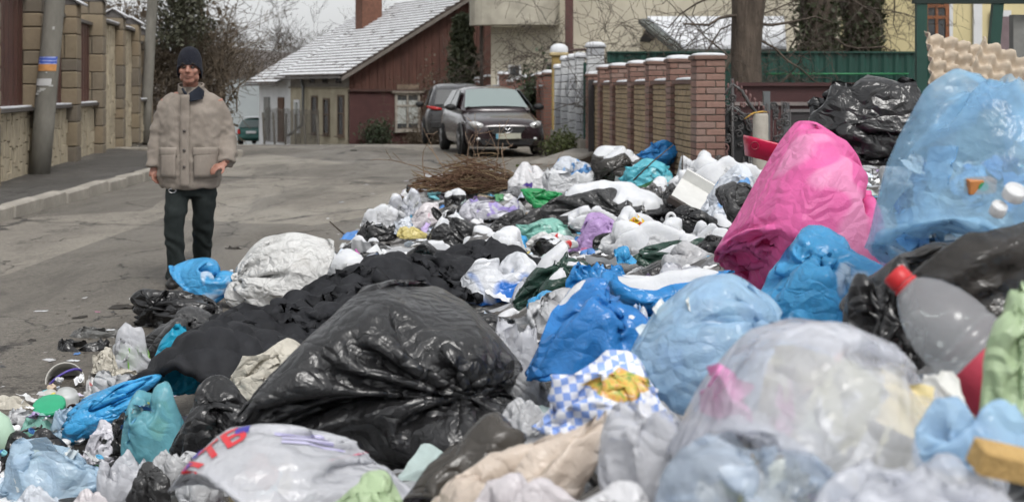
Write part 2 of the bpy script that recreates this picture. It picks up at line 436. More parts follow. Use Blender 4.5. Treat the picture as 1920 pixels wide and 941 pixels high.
for (s, h) in pill:
    p = MB().box(wl(s, .06, h/2-.12), (.40, .40, h+.1), wrz).build('pillar', mortar, wall)
    z = 0.0
    while z < h-.08:
        hh = min(rnd.choice([.22, .3, .36, .44]), h-z)
        if h-z-hh < .12: hh = h-z
        sp = rnd.choice([0, 0, .5, .38, .62])
        for a, b in ([(0, 1)] if sp == 0 else [(0, sp), (sp, 1)]):
            w_ = .46*(b-a)-.012
            o = bpy.data.objects.new('stone_block', block(w_, .47, hh-.014).copy()); COL.objects.link(o); o.parent = p
            o.data.materials.clear(); o.data.materials.append(rnd.choice(sandm))
            o.location = wl(s, .06, z+hh/2)+wn*((a+b)/2-.5)*.46+wd*rnd.uniform(-.012, .0); o.rotation_euler = (0, 0, wrz)
        z += hh
    # gable cap with a strip of snow
    g = MB(); sn = MB()
    for sgn in (-1, 1):
        pts = [wl(s, .06, h+.17)+wd*-.30, wl(s, .06+sgn*.33, h-.02)+wd*-.30, wl(s, .06+sgn*.33, h-.02)+wd*.30, wl(s, .06, h+.17)+wd*.30]
        g.poly(pts, .025, (0, 0, 1)); sn.poly([q+Vector((0, 0, .027)) for q in pts], .022, (0, 0, 1))
    g.poly([wl(s, .06, h+.16)+wd*-.24, wl(s, .06-.25, h)+wd*-.24, wl(s, .06+.25, h)+wd*-.24], .45, wd)
    cp = g.build('pillar_cap', capm, wall); sn.build('snow', SNOW, cp)
for (s0, h0), (s1, h1) in zip(pill, pill[1:]):
    a, b = s0+.23, s1-.23; full = abs(s0-6.6) < .1 or abs(s0-9.75) < .1
    top = 2.72 if full else 1.0
    MB().box(wl((a+b)/2, -.02, top/2-.1), (.2, b-a, top+.2), wrz).build('plinth', mortar, wall)
    st = MB(); t = a; z = 0
    cols = []
    t = a
    while t < b-.03:
        w_ = min(rnd.uniform(.10, .26), b-t); z = -.08
        while z < top-.02:
            hh = min(rnd.uniform(.15, .5), top-z)
            st.box(wl(t+w_/2, .085+rnd.uniform(-.012, .014), z+hh/2), (.05, w_-.014, hh-.014), wrz, rx=rnd.uniform(-.04, .04), bev=.008); z += hh
        t += w_
    tag(st.build('cladding', clad, wall), kind='stuff')
    MB().box(wl((a+b)/2, .03, top+.03), (.36, b-a, .05), wrz).build('coping', capm, wall)
    sn = MB(); k = 9
    for i in range(k):
        sn.box(wl(a+(b-a)*(i+.5)/k, .06+rnd.uniform(-.02, .02), top+.068), (.26+rnd.uniform(-.06, .04), (b-a)/k*1.02, .022+rnd.uniform(0, .012)), wrz, bev=.008)
    sn.build('snow', SNOW, wall)
    if not full:
        pn = MB(); n_ = 34; hh = min(h0, h1)-.22; vs = []
        for i in range(n_+1):
            t = a+(b-a)*i/n_; d_ = .0 if (i//2) % 2 else .025
            vs += [wl(t, d_, top+.05), wl(t, d_, hh)]
        pn.add(vs, [(2*i, 2*i+2, 2*i+3, 2*i+1) for i in range(n_)]); pn.build('sheet_panel', brownm, wall, fix=False)
        MB().box(wl((a+b)/2, .01, hh+.02), (.16, b-a, .06), wrz).build('panel_cap', capm, wall)
# ------------------------------------------------------------------ utility poles
polem = plain('weathered_pole_concrete', (.20, .19, .165), .95, .5, 3, .5, bscale=22, stretch=(1, 1, .4))
def pole(name, label, b, t, r0, r1):
    o = MB().tube([b+(t-b)*k/8 for k in range(9)], [r0+(r1-r0)*k/8 for k in range(9)], 14).build(name, polem, None, True)
    rebase(o, b); return tag(o, label, 'utility pole', 'utility poles along the left pavement')
b = U(73, 327, 21.2); b.z = .1; t = U(107, -40, 21.2); t2 = b+(t-b)*2.2
pl = pole('utility_pole', 'grey leaning utility pole with blue and orange notices before the stone wall', b, t2, .165, .125)
def curl(o, z0, z1, col, name, mat, a0=-2.5, a1=-.5, off=.006):
    vs = []; fs = []; n_ = 8; d = (t2-b)
    for z in (z0, z1):
        k = (z-b.z)/d.z; c = d*k; r = .165+(.125-.165)*k+off
        for i in range(n_+1):
            a = a0+(a1-a0)*i/n_; vs.append((c.x+r*math.cos(a), c.y+r*math.sin(a), c.z))
    fs = [(i, i+1, n_+2+i, n_+1+i) for i in range(n_)]
    return MB().add(vs, fs).build(name, mat, o, True, fix=False)
zpx = lambda py: CH-(py-HZ)*21.2/F
n = NT('blue_notice'); cc = n.coord((1, 1, 1)); wv = n.n('TexWave', bands_direction='Z'); wv.inputs['Scale'].default_value = 6.5; wv.inputs['Distortion'].default_value = 1.5; wv.inputs['Detail'].default_value = 3; n.l(cc, wv.inputs['Vector'])
n.set(Base_Color=n.mix(n.ramp(n.math('MULTIPLY', wv.outputs['Fac'], n.noise(cc, 30, 2)), [(.38, (0, 0, 0)), (.46, (.7, .7, .7))]), (.05, .10, .42), (.5, .55, .75)), Roughness=.6)
curl(pl, zpx(121), zpx(107), 0, 'blue_notice', n.m); curl(pl, zpx(133.5), zpx(121.3), 0, 'orange_notice', plain('orange_paper', (.55, .26, .09), .7, .3, 12))
curl(pl, zpx(161), zpx(148), 0, 'white_notice', plain('white_paper', (.5, .5, .5), .8, .2, 9), -2.6, -.9)
rnd = random.Random(5)
for i in range(7):
    z = zpx(rnd.choice([140, 141, 165, 168, 172, 176, 60])+rnd.uniform(-3, 3)); a = rnd.uniform(-2.5, -.9)
    curl(pl, z, z+rnd.uniform(.02, .05), 0, 'paper_scrap', plain('scrap_paper', (.42, .42, .4), .8), a, a+rnd.uniform(.15, .5), .007)
b = U(271, 262, 36.5); b.z = .0; t2 = b+(U(289, -60, 36.5)-b)*1.6
pole('utility_pole', 'slim light grey utility pole at far end of the stone wall', b, t2, .15, .12)
# ------------------------------------------------------------------ trees
def grow(mbs, p, d, L, r, depth, rg, spread=.55, gnarl=.25, nb=(2, 4), up=.12, minr=.004, seg=4, side=None):
    pts = [p.copy()]; rad = [r]; q = p.copy(); dd = d.copy()
    for i in range(seg):
        dd = (dd+Vector((rg.gauss(0, gnarl), rg.gauss(0, gnarl), rg.gauss(0, gnarl)+up))).normalized()
        q = q+dd*L/seg; pts.append(q.copy()); rad.append(max(minr, r*(1-.45*(i+1)/seg)))
    mbs[0 if depth >= 3 else 1].tube(pts, rad, 7 if r > .05 else (4 if r > .012 else 3), cap=False)
    if depth <= 0: return
    k = rg.randint(*nb)
    for i in range(k):
        j = rg.randint(max(1, seg//2), seg); base = pts[j]
        ax = Vector((rg.gauss(0, 1), rg.gauss(0, 1), rg.gauss(0, .7))); ax = (ax-dd*ax.dot(dd)).normalized()
        nd = (dd*(1-spread*rg.uniform(.5, 1.1))+ax*spread*rg.uniform(.7, 1.3)).normalized()
        grow(mbs, base, nd, L*rg.uniform(.6, .85), max(minr, rad[j]*rg.uniform(.5, .75)), depth-1, rg, spread, gnarl, nb, up, minr, max(3, seg-1))
barkm = plain('bark', (.085, .07, .055), .95, .4, 6, .7, bscale=22, bdist=.02, stretch=(1, 1, .3))
twigm = plain('twig_bark', (.075, .06, .048), .9, .35, 8, .2)
greym = plain('grey_twig', (.11, .10, .09), .9, .35, 8, .2)
brownt = plain('brown_twig', (.11, .085, .06), .9, .4, 5, .2)
def tree(label, base, h, r, depth, seed, group=None, spread=.6, mat=None, lean=(0, 0), nb=(2, 4), gnarl=.2, up=.1, first=.45, minr=.006, name='bare_tree', seg=5):
    rg = random.Random(seed); base = Vector(base); a = MB(); c = MB()
    e = thing(name, label, 'tree', base, 0, group)
    grow([a, c], Vector((0, 0, -.1)), Vector((lean[0], lean[1], 1)).normalized(), h*first, r, depth, rg, spread, gnarl, nb, up, minr, seg)
    a.build('trunk', mat or barkm, e, True, fix=False); c.build('crown', mat or twigm, e, True, fix=False)
    return e
def leaves(name, mat, parent, pts, size, rg, up=.3):
    m = MB()
    for p in pts:
        a = Vector((rg.gauss(0, 1), rg.gauss(0, 1), rg.gauss(0, 1))).normalized(); b_ = a.orthogonal().normalized(); b_.rotate(Matrix.Rotation(rg.random()*6.28, 3, a)); s = size*rg.uniform(.5, 1.3)
        c_ = a.cross(b_)*s*.35; b_ = b_*s
        m.add([p-b_*.5, p+c_, p+b_*.5, p-c_], [(0, 1, 2, 3)])
    return m.build(name, mat, parent, fix=False)
def crown_pts(n, rg, f):
    out = []
    while len(out) < n:
        p = Vector((rg.uniform(-1, 1), rg.uniform(-1, 1), rg.uniform(0, 1)))
        if f(p): out.append(p)
    return out
def leafm(name, c):
    n = NT(name); oi = n.n('TexCoord'); f = n.noise(oi.outputs['Object'], 2.2, 4, .7); n.set(Base_Color=n.ramp(f, [(.3, mul(c, .45)), (.7, mul(c, 1.4))]), Roughness=.6)
    t = n.n('BsdfTranslucent'); t.inputs['Color'].default_value = tuple(mul(c, 1.2))+(1,); mx = n.n('MixShader'); mx.inputs[0].default_value = .25
    n.l(n.b.outputs[0], mx.inputs[1]); n.l(t.outputs[0], mx.inputs[2]); n.l(mx.outputs[0], n.out.inputs['Surface']); return n.m
evg = leafm('evergreen_leaf', (.045, .065, .032)); brl = leafm('brown_leaf', (.10, .075, .05)); ivy = leafm('ivy_leaf', (.05, .06, .028)); grs = leafm('weed_leaf', (.10, .12, .04))
def conifer(label, base, h, w_, seed, n=5200, size=.3, mat=None, cone=1.0, cat='tree', name='evergreen_tree'):
    rg = random.Random(seed); e = thing(name, label, cat, base)
    tr = MB(); tr.tube([(0, 0, -.2), (.05, 0, h*.5), (0, .03, h*.97)], [w_*.09, w_*.05, .012], 8); 
    lob = [(rg.uniform(0, 6.28), rg.uniform(.1, .95), rg.uniform(.5, 1.25)) for _ in range(26)]
    for (a, z, s) in lob: 
        rr = w_*(1-z*cone)*.85*s; tr.tube([(0, 0, h*z), (rr*.5*math.cos(a), rr*.5*math.sin(a), h*z+.1), (rr*math.cos(a), rr*math.sin(a), h*z-.1)], [.04, .03, .01], 4)
    tr.build('trunk', barkm, e, True, fix=False)
    pts = []
    while len(pts) < n:
        z = rg.random()**.8; a = rg.random()*6.28; rr = rg.random()**.45
        env = (1-z*cone*.88)*(.72+.28*math.sin(a*5+z*17+seed)*math.sin(z*23+a*2))+.05
        for (la, lz, ls) in lob[:10]:
            if abs(lz-z) < .06 and abs((a-la+3.14) % 6.28-3.14) < .5: env *= 1.0+.3*ls
        pts.append(Vector((w_*env*rr*math.cos(a), w_*env*rr*math.sin(a), h*(.04+z*.96)-.25*rr*w_)))
    leaves('crown', mat or evg, e, pts, size, rg); return e
# trees and scrub behind the wall and at the end of the street
G = lambda px, Y: Vector(((px-960)*Y/F, Y, gz(Y)-.05))
conifer('dark evergreen tree above the far end of the stone wall', G(345, 41.5)+Vector((0, 0, 2.9)), 4.6, .95, 4, 7500, .13, leafm('brown_green_needles', (.06, .062, .038)), cone=.3)
e = thing('brown_hedge', 'tall tangled brown hedge behind the stone wall pillars', 'hedge', G(285, 43)); rg = random.Random(8)
tw = MB()
for i in range(210):
    x = rg.uniform(-2.6, 2.5); p = Vector((x, rg.uniform(-.8, 1.2), rg.uniform(0, 2.6)))
    grow([tw, tw], p, Vector((rg.gauss(0, .35), rg.gauss(0, .3), 1)).normalized(), rg.uniform(1.0, 2.1), .028, 2, rg, .7, .25, (2, 4), .05, .009, 3)
tw.build('twigs', brownt, e, fix=False)
leaves('dry_leaves', brl, e, [Vector((rg.uniform(-2.7, 2.4), rg.uniform(-.7, 1.6), rg.uniform(-.2, 1)**1*4.6+rg.gauss(0, .2))) for i in range(4200)], .15, rg)
for i, (px, Y, h, r, sd_, dp, lb) in enumerate([
        (452, 82, 9.5, .16, 21, 6, 'tall bare tree right behind the walking man'), (500, 92, 9.0, .15, 22, 6, 'bare tree with upright branches left of the snowy roofs'),
        (415, 78, 7.0, .12, 23, 6, 'bare tree between evergreen and the walking man'),
        (620, 96, 12.5, .2, 25, 6, 'large bare tree rising behind the snowy roof'), (700, 100, 12.0, .18, 26, 6, 'bare tree behind the chimney'), (560, 100, 9.5, .16, 28, 6, 'thin bare tree showing over the lower roof edge')]):
    tree(lb, G(px, Y), h, r, dp, sd_, 'bare trees at the end of the street', .62, greym if px > 540 else twigm, nb=(2, 4), gnarl=.16, up=.09, first=.42, minr=.011)
barnm = plain('dark_barn_wood', (.06, .052, .047), .9, .3, 3)
br = thing('dark_barn', 'dark barn with steep roof behind the green car', 'barn', G(447, 86)); bb = MB()
bb.box((0, 0, 1.3), (3.6, 3, 3.0)).build('wall', barnm, br); rf = MB()
rf.poly([(-2.1, -1.7, 2.7), (0, -1.7, 5.0), (2.1, -1.7, 2.7)], 3.4, (0, 1, 0)).build('roof', plain('barn_roof', (.075, .065, .06), .8, .3, 3), br)
sh = thing('grey_shed', 'plain light grey shed wall left of the white house', 'shed', G(463, 76)); MB().box((0, 0, 1.9), (2.1, 1.2, 3.8)).build('wall', plain('grey_shed_sheet', (.33, .36, .37), .6, .1, 1), sh); MB().box((0, 0, 3.84), (2.3, 1.4, .08)).build('roof', capm, sh)
# a wooded rise far behind everything
wz = MB(); rg = random.Random(77)
vs = []; nx = 60
for j, (Y, zz) in enumerate([(120, -5), (150, 3.2), (190, 6.5), (260, 7.5)]):
    for i in range(nx+1): vs.append((-160+i*320/nx, Y, zz+(math.sin(i*.9+j)*.8+math.sin(i*.37+j*2)*1.2 if j else 0)))
hl = MB().add(vs, [(j*(nx+1)+i, j*(nx+1)+i+1, (j+1)*(nx+1)+i+1, (j+1)*(nx+1)+i) for j in range(3) for i in range(nx)]).build('hill', plain('far_wood', (.12, .105, .095), 1, .4, .15, .3, bscale=2), None, True, fix=False); tag(hl, kind='structure')
far = MB()
for i in range(150):
    x = rg.uniform(-42, 8); Y = rg.uniform(118, 150)
    grow([far, far], Vector((x, Y, gz(Y)+rg.uniform(-1, 0))), Vector((0, 0, 1)), rg.uniform(2.6, 4.2), .09, 4, rg, .6, .15, (2, 3), .1, .018, 3)
tag(far.build('distant_wood', greym, None, fix=False), 'grey bare wood closing the view past the houses', 'wood', kind='stuff')
# ------------------------------------------------------------------ the red-gabled house with snowy roofs
framew = plain('old_window_frame', (.30, .27, .23), .8, .3, 8); whitep = plain('white_paint', (.62, .63, .64), .6, .12, 4)
panem = NT('window_pane'); panem.set(Base_Color=(.045, .05, .055), Roughness=.12); panem = panem.m
curt = plain('net_curtain', (.42, .44, .42), .9, .25, 7, stretch=(6, 6, .5))
def window(parent, c, ux, w, h, frame=None, mull=1, trans=.0, curtain=False, depth=.08, fw=.07, name='window', sill=True):
    """frame with its pane(s); c = centre, ux = unit vector along the wall, front is ux x z"""
    ux = Vector(ux); nn = ux.cross(Vector((0, 0, 1))); rz = math.atan2(ux.y, ux.x); c = Vector(c); f = MB(); frame = frame or framew
    def bx(u, z, du, dz, d=depth, off=0): f.box(c+ux*u+nn*off+Vector((0, 0, z)), (du, d, dz), rz)
    bx(-w/2+fw/2, 0, fw, h); bx(w/2-fw/2, 0, fw, h); bx(0, h/2-fw/2, w-2*fw, fw, depth*.96); bx(0, -h/2+fw/2, w-2*fw, fw, depth*.96)
    for k in range(mull): bx(-w/2+w*(k+1)/(mull+1), -(trans/2)*h*0, fw*.7, h-2*fw, depth*.8)
    if trans: bx(0, h/2-h*trans, w-2*fw, fw*.8, depth*.9)
    if sill: bx(0, -h/2-.03, w+.12, .05, .2, .05)
    o = f.build(name, frame, parent)
    p = MB().box(c-nn*.005, (w-fw, .012, h-fw), rz).build('pane', panem, o)
    if curtain:
        for s in (-1, 1): MB().box(c+nn*.008+ux*s*w*.24, (w*.36, .006, h*.8 if not trans else h*(.95-trans)), rz).build('curtain', curt, o)
    return o
hs_ = Vector((-6.8, 58, gz(58))); gx = Vector((.887, .462, 0)).normalized(); lx = Vector((-gx.y, gx.x, 0))   # along the gable / along the long wall (away)
hrz = math.atan2(gx.y, gx.x)
house = thing('red_gable_house', 'old house with red board gable and snow covered tiled roofs', 'house', hs_)
g0 = -hs_.z      # height of z=0 in house coordinates
eave, ridge, halfw, L1, L2 = g0+2.25, g0+5.55, 5.57, 7.7, 12.6
P = lambda a, l, z: gx*a+lx*l+Vector((0, 0, z))
redb = plain('red_brown_boards', (.085, .036, .026), .8, .4, 2.5, .4, bscale=20, stretch=(3, 3, .35)); creamp = plain('cream_plaster', (.40, .355, .26), .9, .3, 1.6, .3); whpl = plain('white_plaster', (.66, .67, .68), .9, .2, 1.5, .3)
redl = plain('dark_red_plaster', (.072, .03, .028), .85, .35, 2, .3)
# gable: lower plaster wall and the board cladding above
MB().poly([P(0, 0, -.4), P(2*halfw, 0, -.4), P(2*halfw, 0, g0+1.35), P(0, 0, g0+1.35)], .2, lx).build('gable_wall', redl, house)
bd = MB(); k = 62
for i in range(k):
    a, b_ = 2*halfw*i/k, 2*halfw*(i+1)/k; zt = lambda q: eave+.05+(ridge-eave)*(1-abs(q-halfw)/halfw)-.12
    off = -.035 if i % 2 else -.022
    bd.poly([P(a, off, g0+1.3), P(b_-.01, off, g0+1.3), P(b_-.01, off, zt(b_)), P(a, off, zt(a))], .05, lx)
tag(bd.build('gable_boards', redb, house), kind='stuff')
MB().box(P(halfw, -.06, g0+1.34), (2*halfw, .12, .09), hrz).build('belt_board', plain('dark_board', (.06, .03, .025), .8), house)
window(house, P(2.62, -.03, g0+.42), gx, 1.15, 1.62, plain('pale_window_frame', (.33, .30, .26), .85, .3, 6), 1, .34, True, fw=.1)
MB().box(P(2.62, -.08, g0+1.27), (1.45, .16, .07), hrz).build('window_hood', framew, house)
MB().box(P(2.62, -.05, g0+1.47), (1.0, .04, .22), hrz).build('lintel_patch', plain('worn_plaster', (.20, .15, .11), .9, .4, 7), house)
# long wall: cream part and white part
MB().poly([P(0, .01, -.5), P(0, L1, -.5), P(0, L1, eave), P(0, .01, eave)], .22, gx).build('cream_wall', creamp, house)
MB().poly([P(0, L1+.004, -.5), P(0, L2, -.5), P(0, L2, eave-.2), P(0, L1+.004, eave-.2)], .22, gx).build('white_wall', whpl, house)
MB().poly([P(-.012, .0, g0+1.5), P(-.012, L1, g0+1.5), P(-.012, L1, eave-.03), P(-.012, .0, eave-.03)], .02, gx).build('attic_band', plain('grey_boards', (.20, .18, .155), .9, .3, 4), house)
MB().box(P(-.05, L1/2, g0+1.47), (L1, .1, .08), hrz+math.pi/2).build('cornice', plain('cornice_wood', (.19, .165, .125), .9), house)
ul = -lx
for (l, w_, z0, z1) in ((.95, .75, -.6, 1.15), (2.75, .75, -.6, 1.0), (4.3, .8, -.6, 1.1)): window(house, P(-.02, l, g0+(z0+z1)/2), ul, w_, z1-z0, plain('brown_window_frame', (.12, .085, .06), .8), 0, .45, False, fw=.08)
for l in (1.2, 2.9, 4.6): window(house, P(-.02, l, g0+1.85), ul, .62, .42, plain('dark_attic_frame', (.07, .06, .055), .8), 1, 0, False, fw=.05, sill=False)
window(house, P(-.02, 6.7, g0+.15), ul, .8, 1.5, whitep, 0, 0, True, fw=.13, name='white_window')
for (l, c_) in ((9.0, (.10, .05, .03)), (11.2, (.22, .22, .21))):
    d = MB().box(P(-.03, l, g0-.05), (.8, .1, 2.1), hrz+math.pi/2).build('door', plain('door_paint', c_, .7), house); MB().box(P(-.1, l+.25, g0-.1), (.06, .06, .14), hrz).build('handle', capm, d)
dp = MB().tube([P(-.16, 5.95, eave-.1), P(-.16, 5.6, eave-.55), P(-.16, 5.45, eave-.8), P(-.16, 5.45, g0-.2), P(-.5, 6.6, g0-.75)], .07, 8).build('downpipe', plain('pipe_zinc', (.16, .165, .16), .5, .3), house, True)
# roofs in courses of tile, each course with its crust of snow
tilem = plain('old_tile', (.12, .10, .09), .9, .4, 6)
def snowroof():
    n = NT('snow_on_tiles'); c = n.coord((1, 1, 1)); 
    f = n.noise(n.coord((1, 1, 4)), 3.4, 5, .7, .4); 
    n.set(Base_Color=n.ramp(f, [(.30, (.17, .16, .16)), (.38, (.58, .59, .61)), (.54, (.72, .73, .75))]), Roughness=.8, Normal=n.bump(f, .5, .05)); return n.m
SR = snowroof()
def roof(parent, l0, l1, zoff, over=.55, courses=26, name='roof'):
    for side in (0, 1):
        m = MB(); s = MB()
        for i in range(courses):
            t0, t1 = i/courses, (i+1)/courses
            def q(t, l, up):
                a = -over+(halfw+over)*t; z = eave-.30*over/.55*(1-t)*0+(ridge-eave)*((a)/halfw)+zoff
                if side: a = 2*halfw-a
                return P(a, l, z+up)
            m.poly([q(t0, l0, .05), q(t0, l1, .05), q(t1, l1, .0), q(t1, l0, .0)], .05, (0, 0, 1))
            jj = 24
            for j in range(jj):
                if rnd.random() < .025: continue
                a_, b_ = l0+(l1-l0)*j/jj, l0+(l1-l0)*(j+1)/jj; d_ = rnd.uniform(.08, .2)*(t1-t0)
                s.poly([q(t0+d_*.6, a_+.012, .104), q(t0+d_*rnd.uniform(.3, .9), b_-.012, .104), q(t1-.1*(t1-t0), b_-.012, .055), q(t1-.1*(t1-t0), a_+.012, .055)], .035, (0, 0, 1))
        o = m.build(name, tilem, parent); tag(s.build('snow', SR, o), kind='stuff')
rnd = random.Random(9)
roof(house, -.55, L1+.35, 0); roof(house, L1+.37, L2+.5, -.3)
vg = MB(); vg.poly([P(-.55, -.57, eave-.36), P(halfw, -.57, ridge-.03), P(halfw, -.57, ridge-.2), P(-.55, -.57, eave-.53)], .06, lx).build('verge_board', plain('verge_wood', (.15, .13, .115), .9), house)
MB().box(P(-.6, L1/2, eave-.36), (L1+.9, .1, .1), hrz+math.pi/2).build('gutter', capm, house); MB().box(P(-.6, (L1+L2)/2+.3, eave-.66), (L2-L1+.1, .1, .1), hrz+math.pi/2).build('gutter', capm, house)
ch = MB().box(P(halfw*.66, L1-.6, ridge-.6), (1.0, .9, 3.0), hrz).build('chimney', plain('chimney_brick', (.16, .075, .05), .9, .4, 9), house)
MB().box(P(halfw*.66, L1-.6, ridge+.95), (1.14, 1.04, .16), hrz).build('chimney_cap', concrete, ch)
tr = random.Random(31)
# wire mesh fence with leaning posts before the house
fp = lambda l, o: hs_+P(-o, l, 0)
fence = thing('wire_fence', 'sagging wire mesh fence on leaning posts before the old house', 'fence', fp(0, 1.9)); wires = MB()
base = fp(0, 1.9)
for l in (-1.6, 0, 1.3, 2.7, 4.1, 5.6): 
    a = P(0, l, -.3); MB().tube([a, a+Vector((tr.uniform(-.12, .12), 0, 1.55+g0-.9))], .045, 6).build('post', plain('fence_post', (.12, .11, .095), .9), fence)
n_ = 120
for i in range(n_):
    l = -1.6+7.2*i/n_; h0, h1 = g0-.95, g0+.55+.04*math.sin(i*.3)
    if i < 120: wires.tube([P(0, l, h0), P(.02, l+.05, h1)], .006, 3, False)
for k in range(14):
    wires.tube([P(0, -1.6+7.2*i/12, g0-.9+k*.11) for i in range(13)], .006, 3, False)
tag(wires.build('wire_mesh', plain('rusty_wire', (.10, .092, .082), .8), fence, fix=False), kind='stuff')
def bush(label, base, h, w_, seed, n=900, size=.12, mat=None, name='bush', tw=24):
    rg = random.Random(seed); e = thing(name, label, 'bush', base); m = MB()
    for i in range(tw): grow([m, m], Vector((rg.gauss(0, w_*.25), rg.gauss(0, w_*.25), -.05)), Vector((rg.gauss(0, .5), rg.gauss(0, .5), 1)).normalized(), h*.55, .014, 2, rg, .7, .2, (2, 3), .05, .004, 3)
    m.build('twigs', twigm if mat is not brl else brownt, e, fix=False)
    leaves('leaves', mat or evg, e, [Vector((rg.gauss(0, w_*.4), rg.gauss(0, w_*.4), abs(rg.gauss(h*.45, h*.27)))) for _ in range(n)], size, rg); return e
bush('dark green bush at the foot of the red gable', hs_+P(1.0, -.7, g0-.9), .95, .75, 3, 1500)
bush('low dry weeds under the red gable window', hs_+P(2.9, -.6, g0-.9), .5, .9, 5, 500, .1, brl)
bush('tall rusty brown shrub beside the parked car', G(808, 49)+Vector((0, 0, 0)), 2.7, .55, 6, 800, .12, brl, tw=40)
# ------------------------------------------------------------------ tall evergreen and the beige house behind the fences
conifer('tall dark evergreen in front of the red gable roof', G(868, 50), 4.9, 1.05, 14, 9000, .14, leafm('dull_evergreen', (.065, .075, .04)), cone=.72)
beige = plain('beige_render', (.50, .46, .37), .95, .3, .7, .35, bscale=30)
bh = thing('beige_house', 'large plain beige rendered house behind the bare trees', 'house', (5.5, 46, gz(46)))
hg = -gz(46)
MB().box((.5, 3, 4.5), (13.4, 6, 11)).build('wall', beige, bh)
bw = lambda px, Y=45.9: (px-960)*Y/F-5.5
# rounded grey balcony on the left corner
bl = MB(); prof = []
cx = bw(965)
for zz in (hg+1.45+2.05, hg+1.45+3.6): prof += [(cx+1.5*math.cos(a), -.02-1.1*abs(math.sin(a))**.7, zz) for a in [math.pi+math.pi*i/12 for i in range(13)]]
bl.add(prof, [(i, i+1, 14+i, 13+i) for i in range(12)]+[tuple(range(13))]); bl.build('balcony', plain('balcony_render', (.43, .40, .33), .95, .35, 2), bh, fix=False)
for (px0, px1, z0, z1) in ((938, 950, .2, 2.0), (958, 972, .2, 2.2), (1028, 1042, 1.0, 2.3), (1046, 1060, 1.2, 2.4)):
    window(bh, ((bw(px0)+bw(px1))/2, -.02, hg+(z0+z1)/2), (1, 0, 0), bw(px1)-bw(px0)+.18, z1-z0, whitep if px0 < 1000 else framew, 0, .3, px0 < 1000, fw=.06)
MB().tube([(bw(903), -.1, 0), (bw(903), -.1, 4.5), (bw(903), -.1, 9)], .06, 8).build('downpipe', plain('brown_pipe', (.05, .04, .035), .6), bh, True)
MB().box((bw(1065), -1.0, hg+1), (.26, .26, 8)).build('post', plain('rust_red_post', (.10, .05, .045), .8), bh)
# arched iron hoop over the far gate
ar = MB().tube([(.62*math.cos(a), 0, 1.6+.35*math.sin(a)) for a in [math.pi*i/14 for i in range(15)]], .035, 6)
for s in (-.62, .62): ar.tube([(s, 0, -.3), (s, 0, 1.62)], .035, 6)
for i in range(1, 14):
    a = math.pi*i/14; ar.tube([(.62*math.cos(a), 0, 1.6+.35*math.sin(a)), (.45*math.cos(a), 0, 1.6+.18*math.sin(a))], .015, 4)
o = ar.build('iron_arch', plain('rust_iron', (.07, .045, .04), .7), None, True); o.location = U(1090, 100, 38); o.location.z = CH+.05; o.location.z = .55; tag(o, 'rusty iron hoop arch behind the white block fence', 'arch')
# young tree in that yard
tree('slim bare fruit tree behind the parked cars', G(985, 40)+Vector((0, 0, .2)), 5.2, .09, 5, 41, 'bare trees in the yards', .75, nb=(3, 4), gnarl=.2, up=.03, first=.36, minr=.007)
tree('bare spreading tree with thin twigs before the beige wall', G(1040, 36)+Vector((0, 0, .2)), 6.2, .1, 5, 43, 'bare trees in the yards', .85, nb=(3, 4), gnarl=.22, up=.0, first=.42, minr=.007, lean=(.25, -.1))
bush('dark evergreen shrub behind the brick fence pillars', G(1000, 39)+Vector((0, 0, .1)), 2.0, .55, 12, 1800, .13)
# ------------------------------------------------------------------ outbuilding with snowy roof
ob = thing('outbuilding', 'small cream outbuilding with a smooth snowy roof', 'outbuilding', (4.4, 31.5, 0))
ow = lambda px: (px-960)*30.3/F-4.4
cr2 = plain('cream_render', (.48, .42, .30), .95, .2, 2)
oO = Vector((4.4, 31.5, 0)); q = lambda px, py, Y: U(px, py, Y)-oO
ap, ef, er, rr, bk_ = q(1212, 40, 33.5), q(1281, 95, 30), q(1470, 95, 30), q(1470, 40, 33.5), q(1200, 78, 34.5)
dn = lambda v: Vector((v.x, v.y, 0))
MB().add([dn(bk_), dn(ef), ef, ap, bk_], [(0, 1, 2, 3, 4)]).build('gable_wall', cr2, ob, fix=False)
MB().add([dn(ef), dn(er), er, ef], [(0, 1, 2, 3)]).build('front_wall', cr2, ob, fix=False)
nw = Vector((ap.y-ef.y, -(ap.x-ef.x), 0)).normalized(); nw = nw if nw.y < 0 else -nw
f_ = lambda a_, b_, t: a_+(b_-a_)*t
MB().poly([f_(bk_, ef, .04)+nw*.03, f_(bk_, ef, .30)+nw*.03+Vector((0, 0, .04)), f_(ap, ef, .36)+nw*.03-Vector((0, 0, .1)), f_(ap, ef, .08)+nw*.03-Vector((0, 0, .12))], .03, nw).build('loft_opening', plain('opening_shade', (.02, .018, .016), .9), ob)  # solid plate; its near-black colour stands in for shade inside the opening
ex = (ef-ap)*.05+nw*.12
rf = MB().poly([ap+nw*.12, ef+ex, er+(ef-ap)*.05, rr], .06, (0, 0, 1)).build('roof', plain('roof_edge_metal', (.11, .12, .11), .6), ob)
up_ = Vector((0, 0, .065)); MB().poly([ap+up_+nw*.06+Vector((.08, 0, 0)), ef+ex*.9+up_+Vector((.08, 0, 0)), er+(ef-ap)*.045+up_, rr+up_], .05, (0, 0, 1)).build('snow', SNOW, rf)
MB().box(f_(ap, ef, .5)+nw*.15-Vector((0, 0, .02)), ((ef-ap).length*1.05, .06, .10), math.atan2((ef-ap).y, (ef-ap).x), math.asin(-(ef-ap).normalized().z)).build('verge_board', plain('verge_grey', (.12, .125, .11), .8), ob)
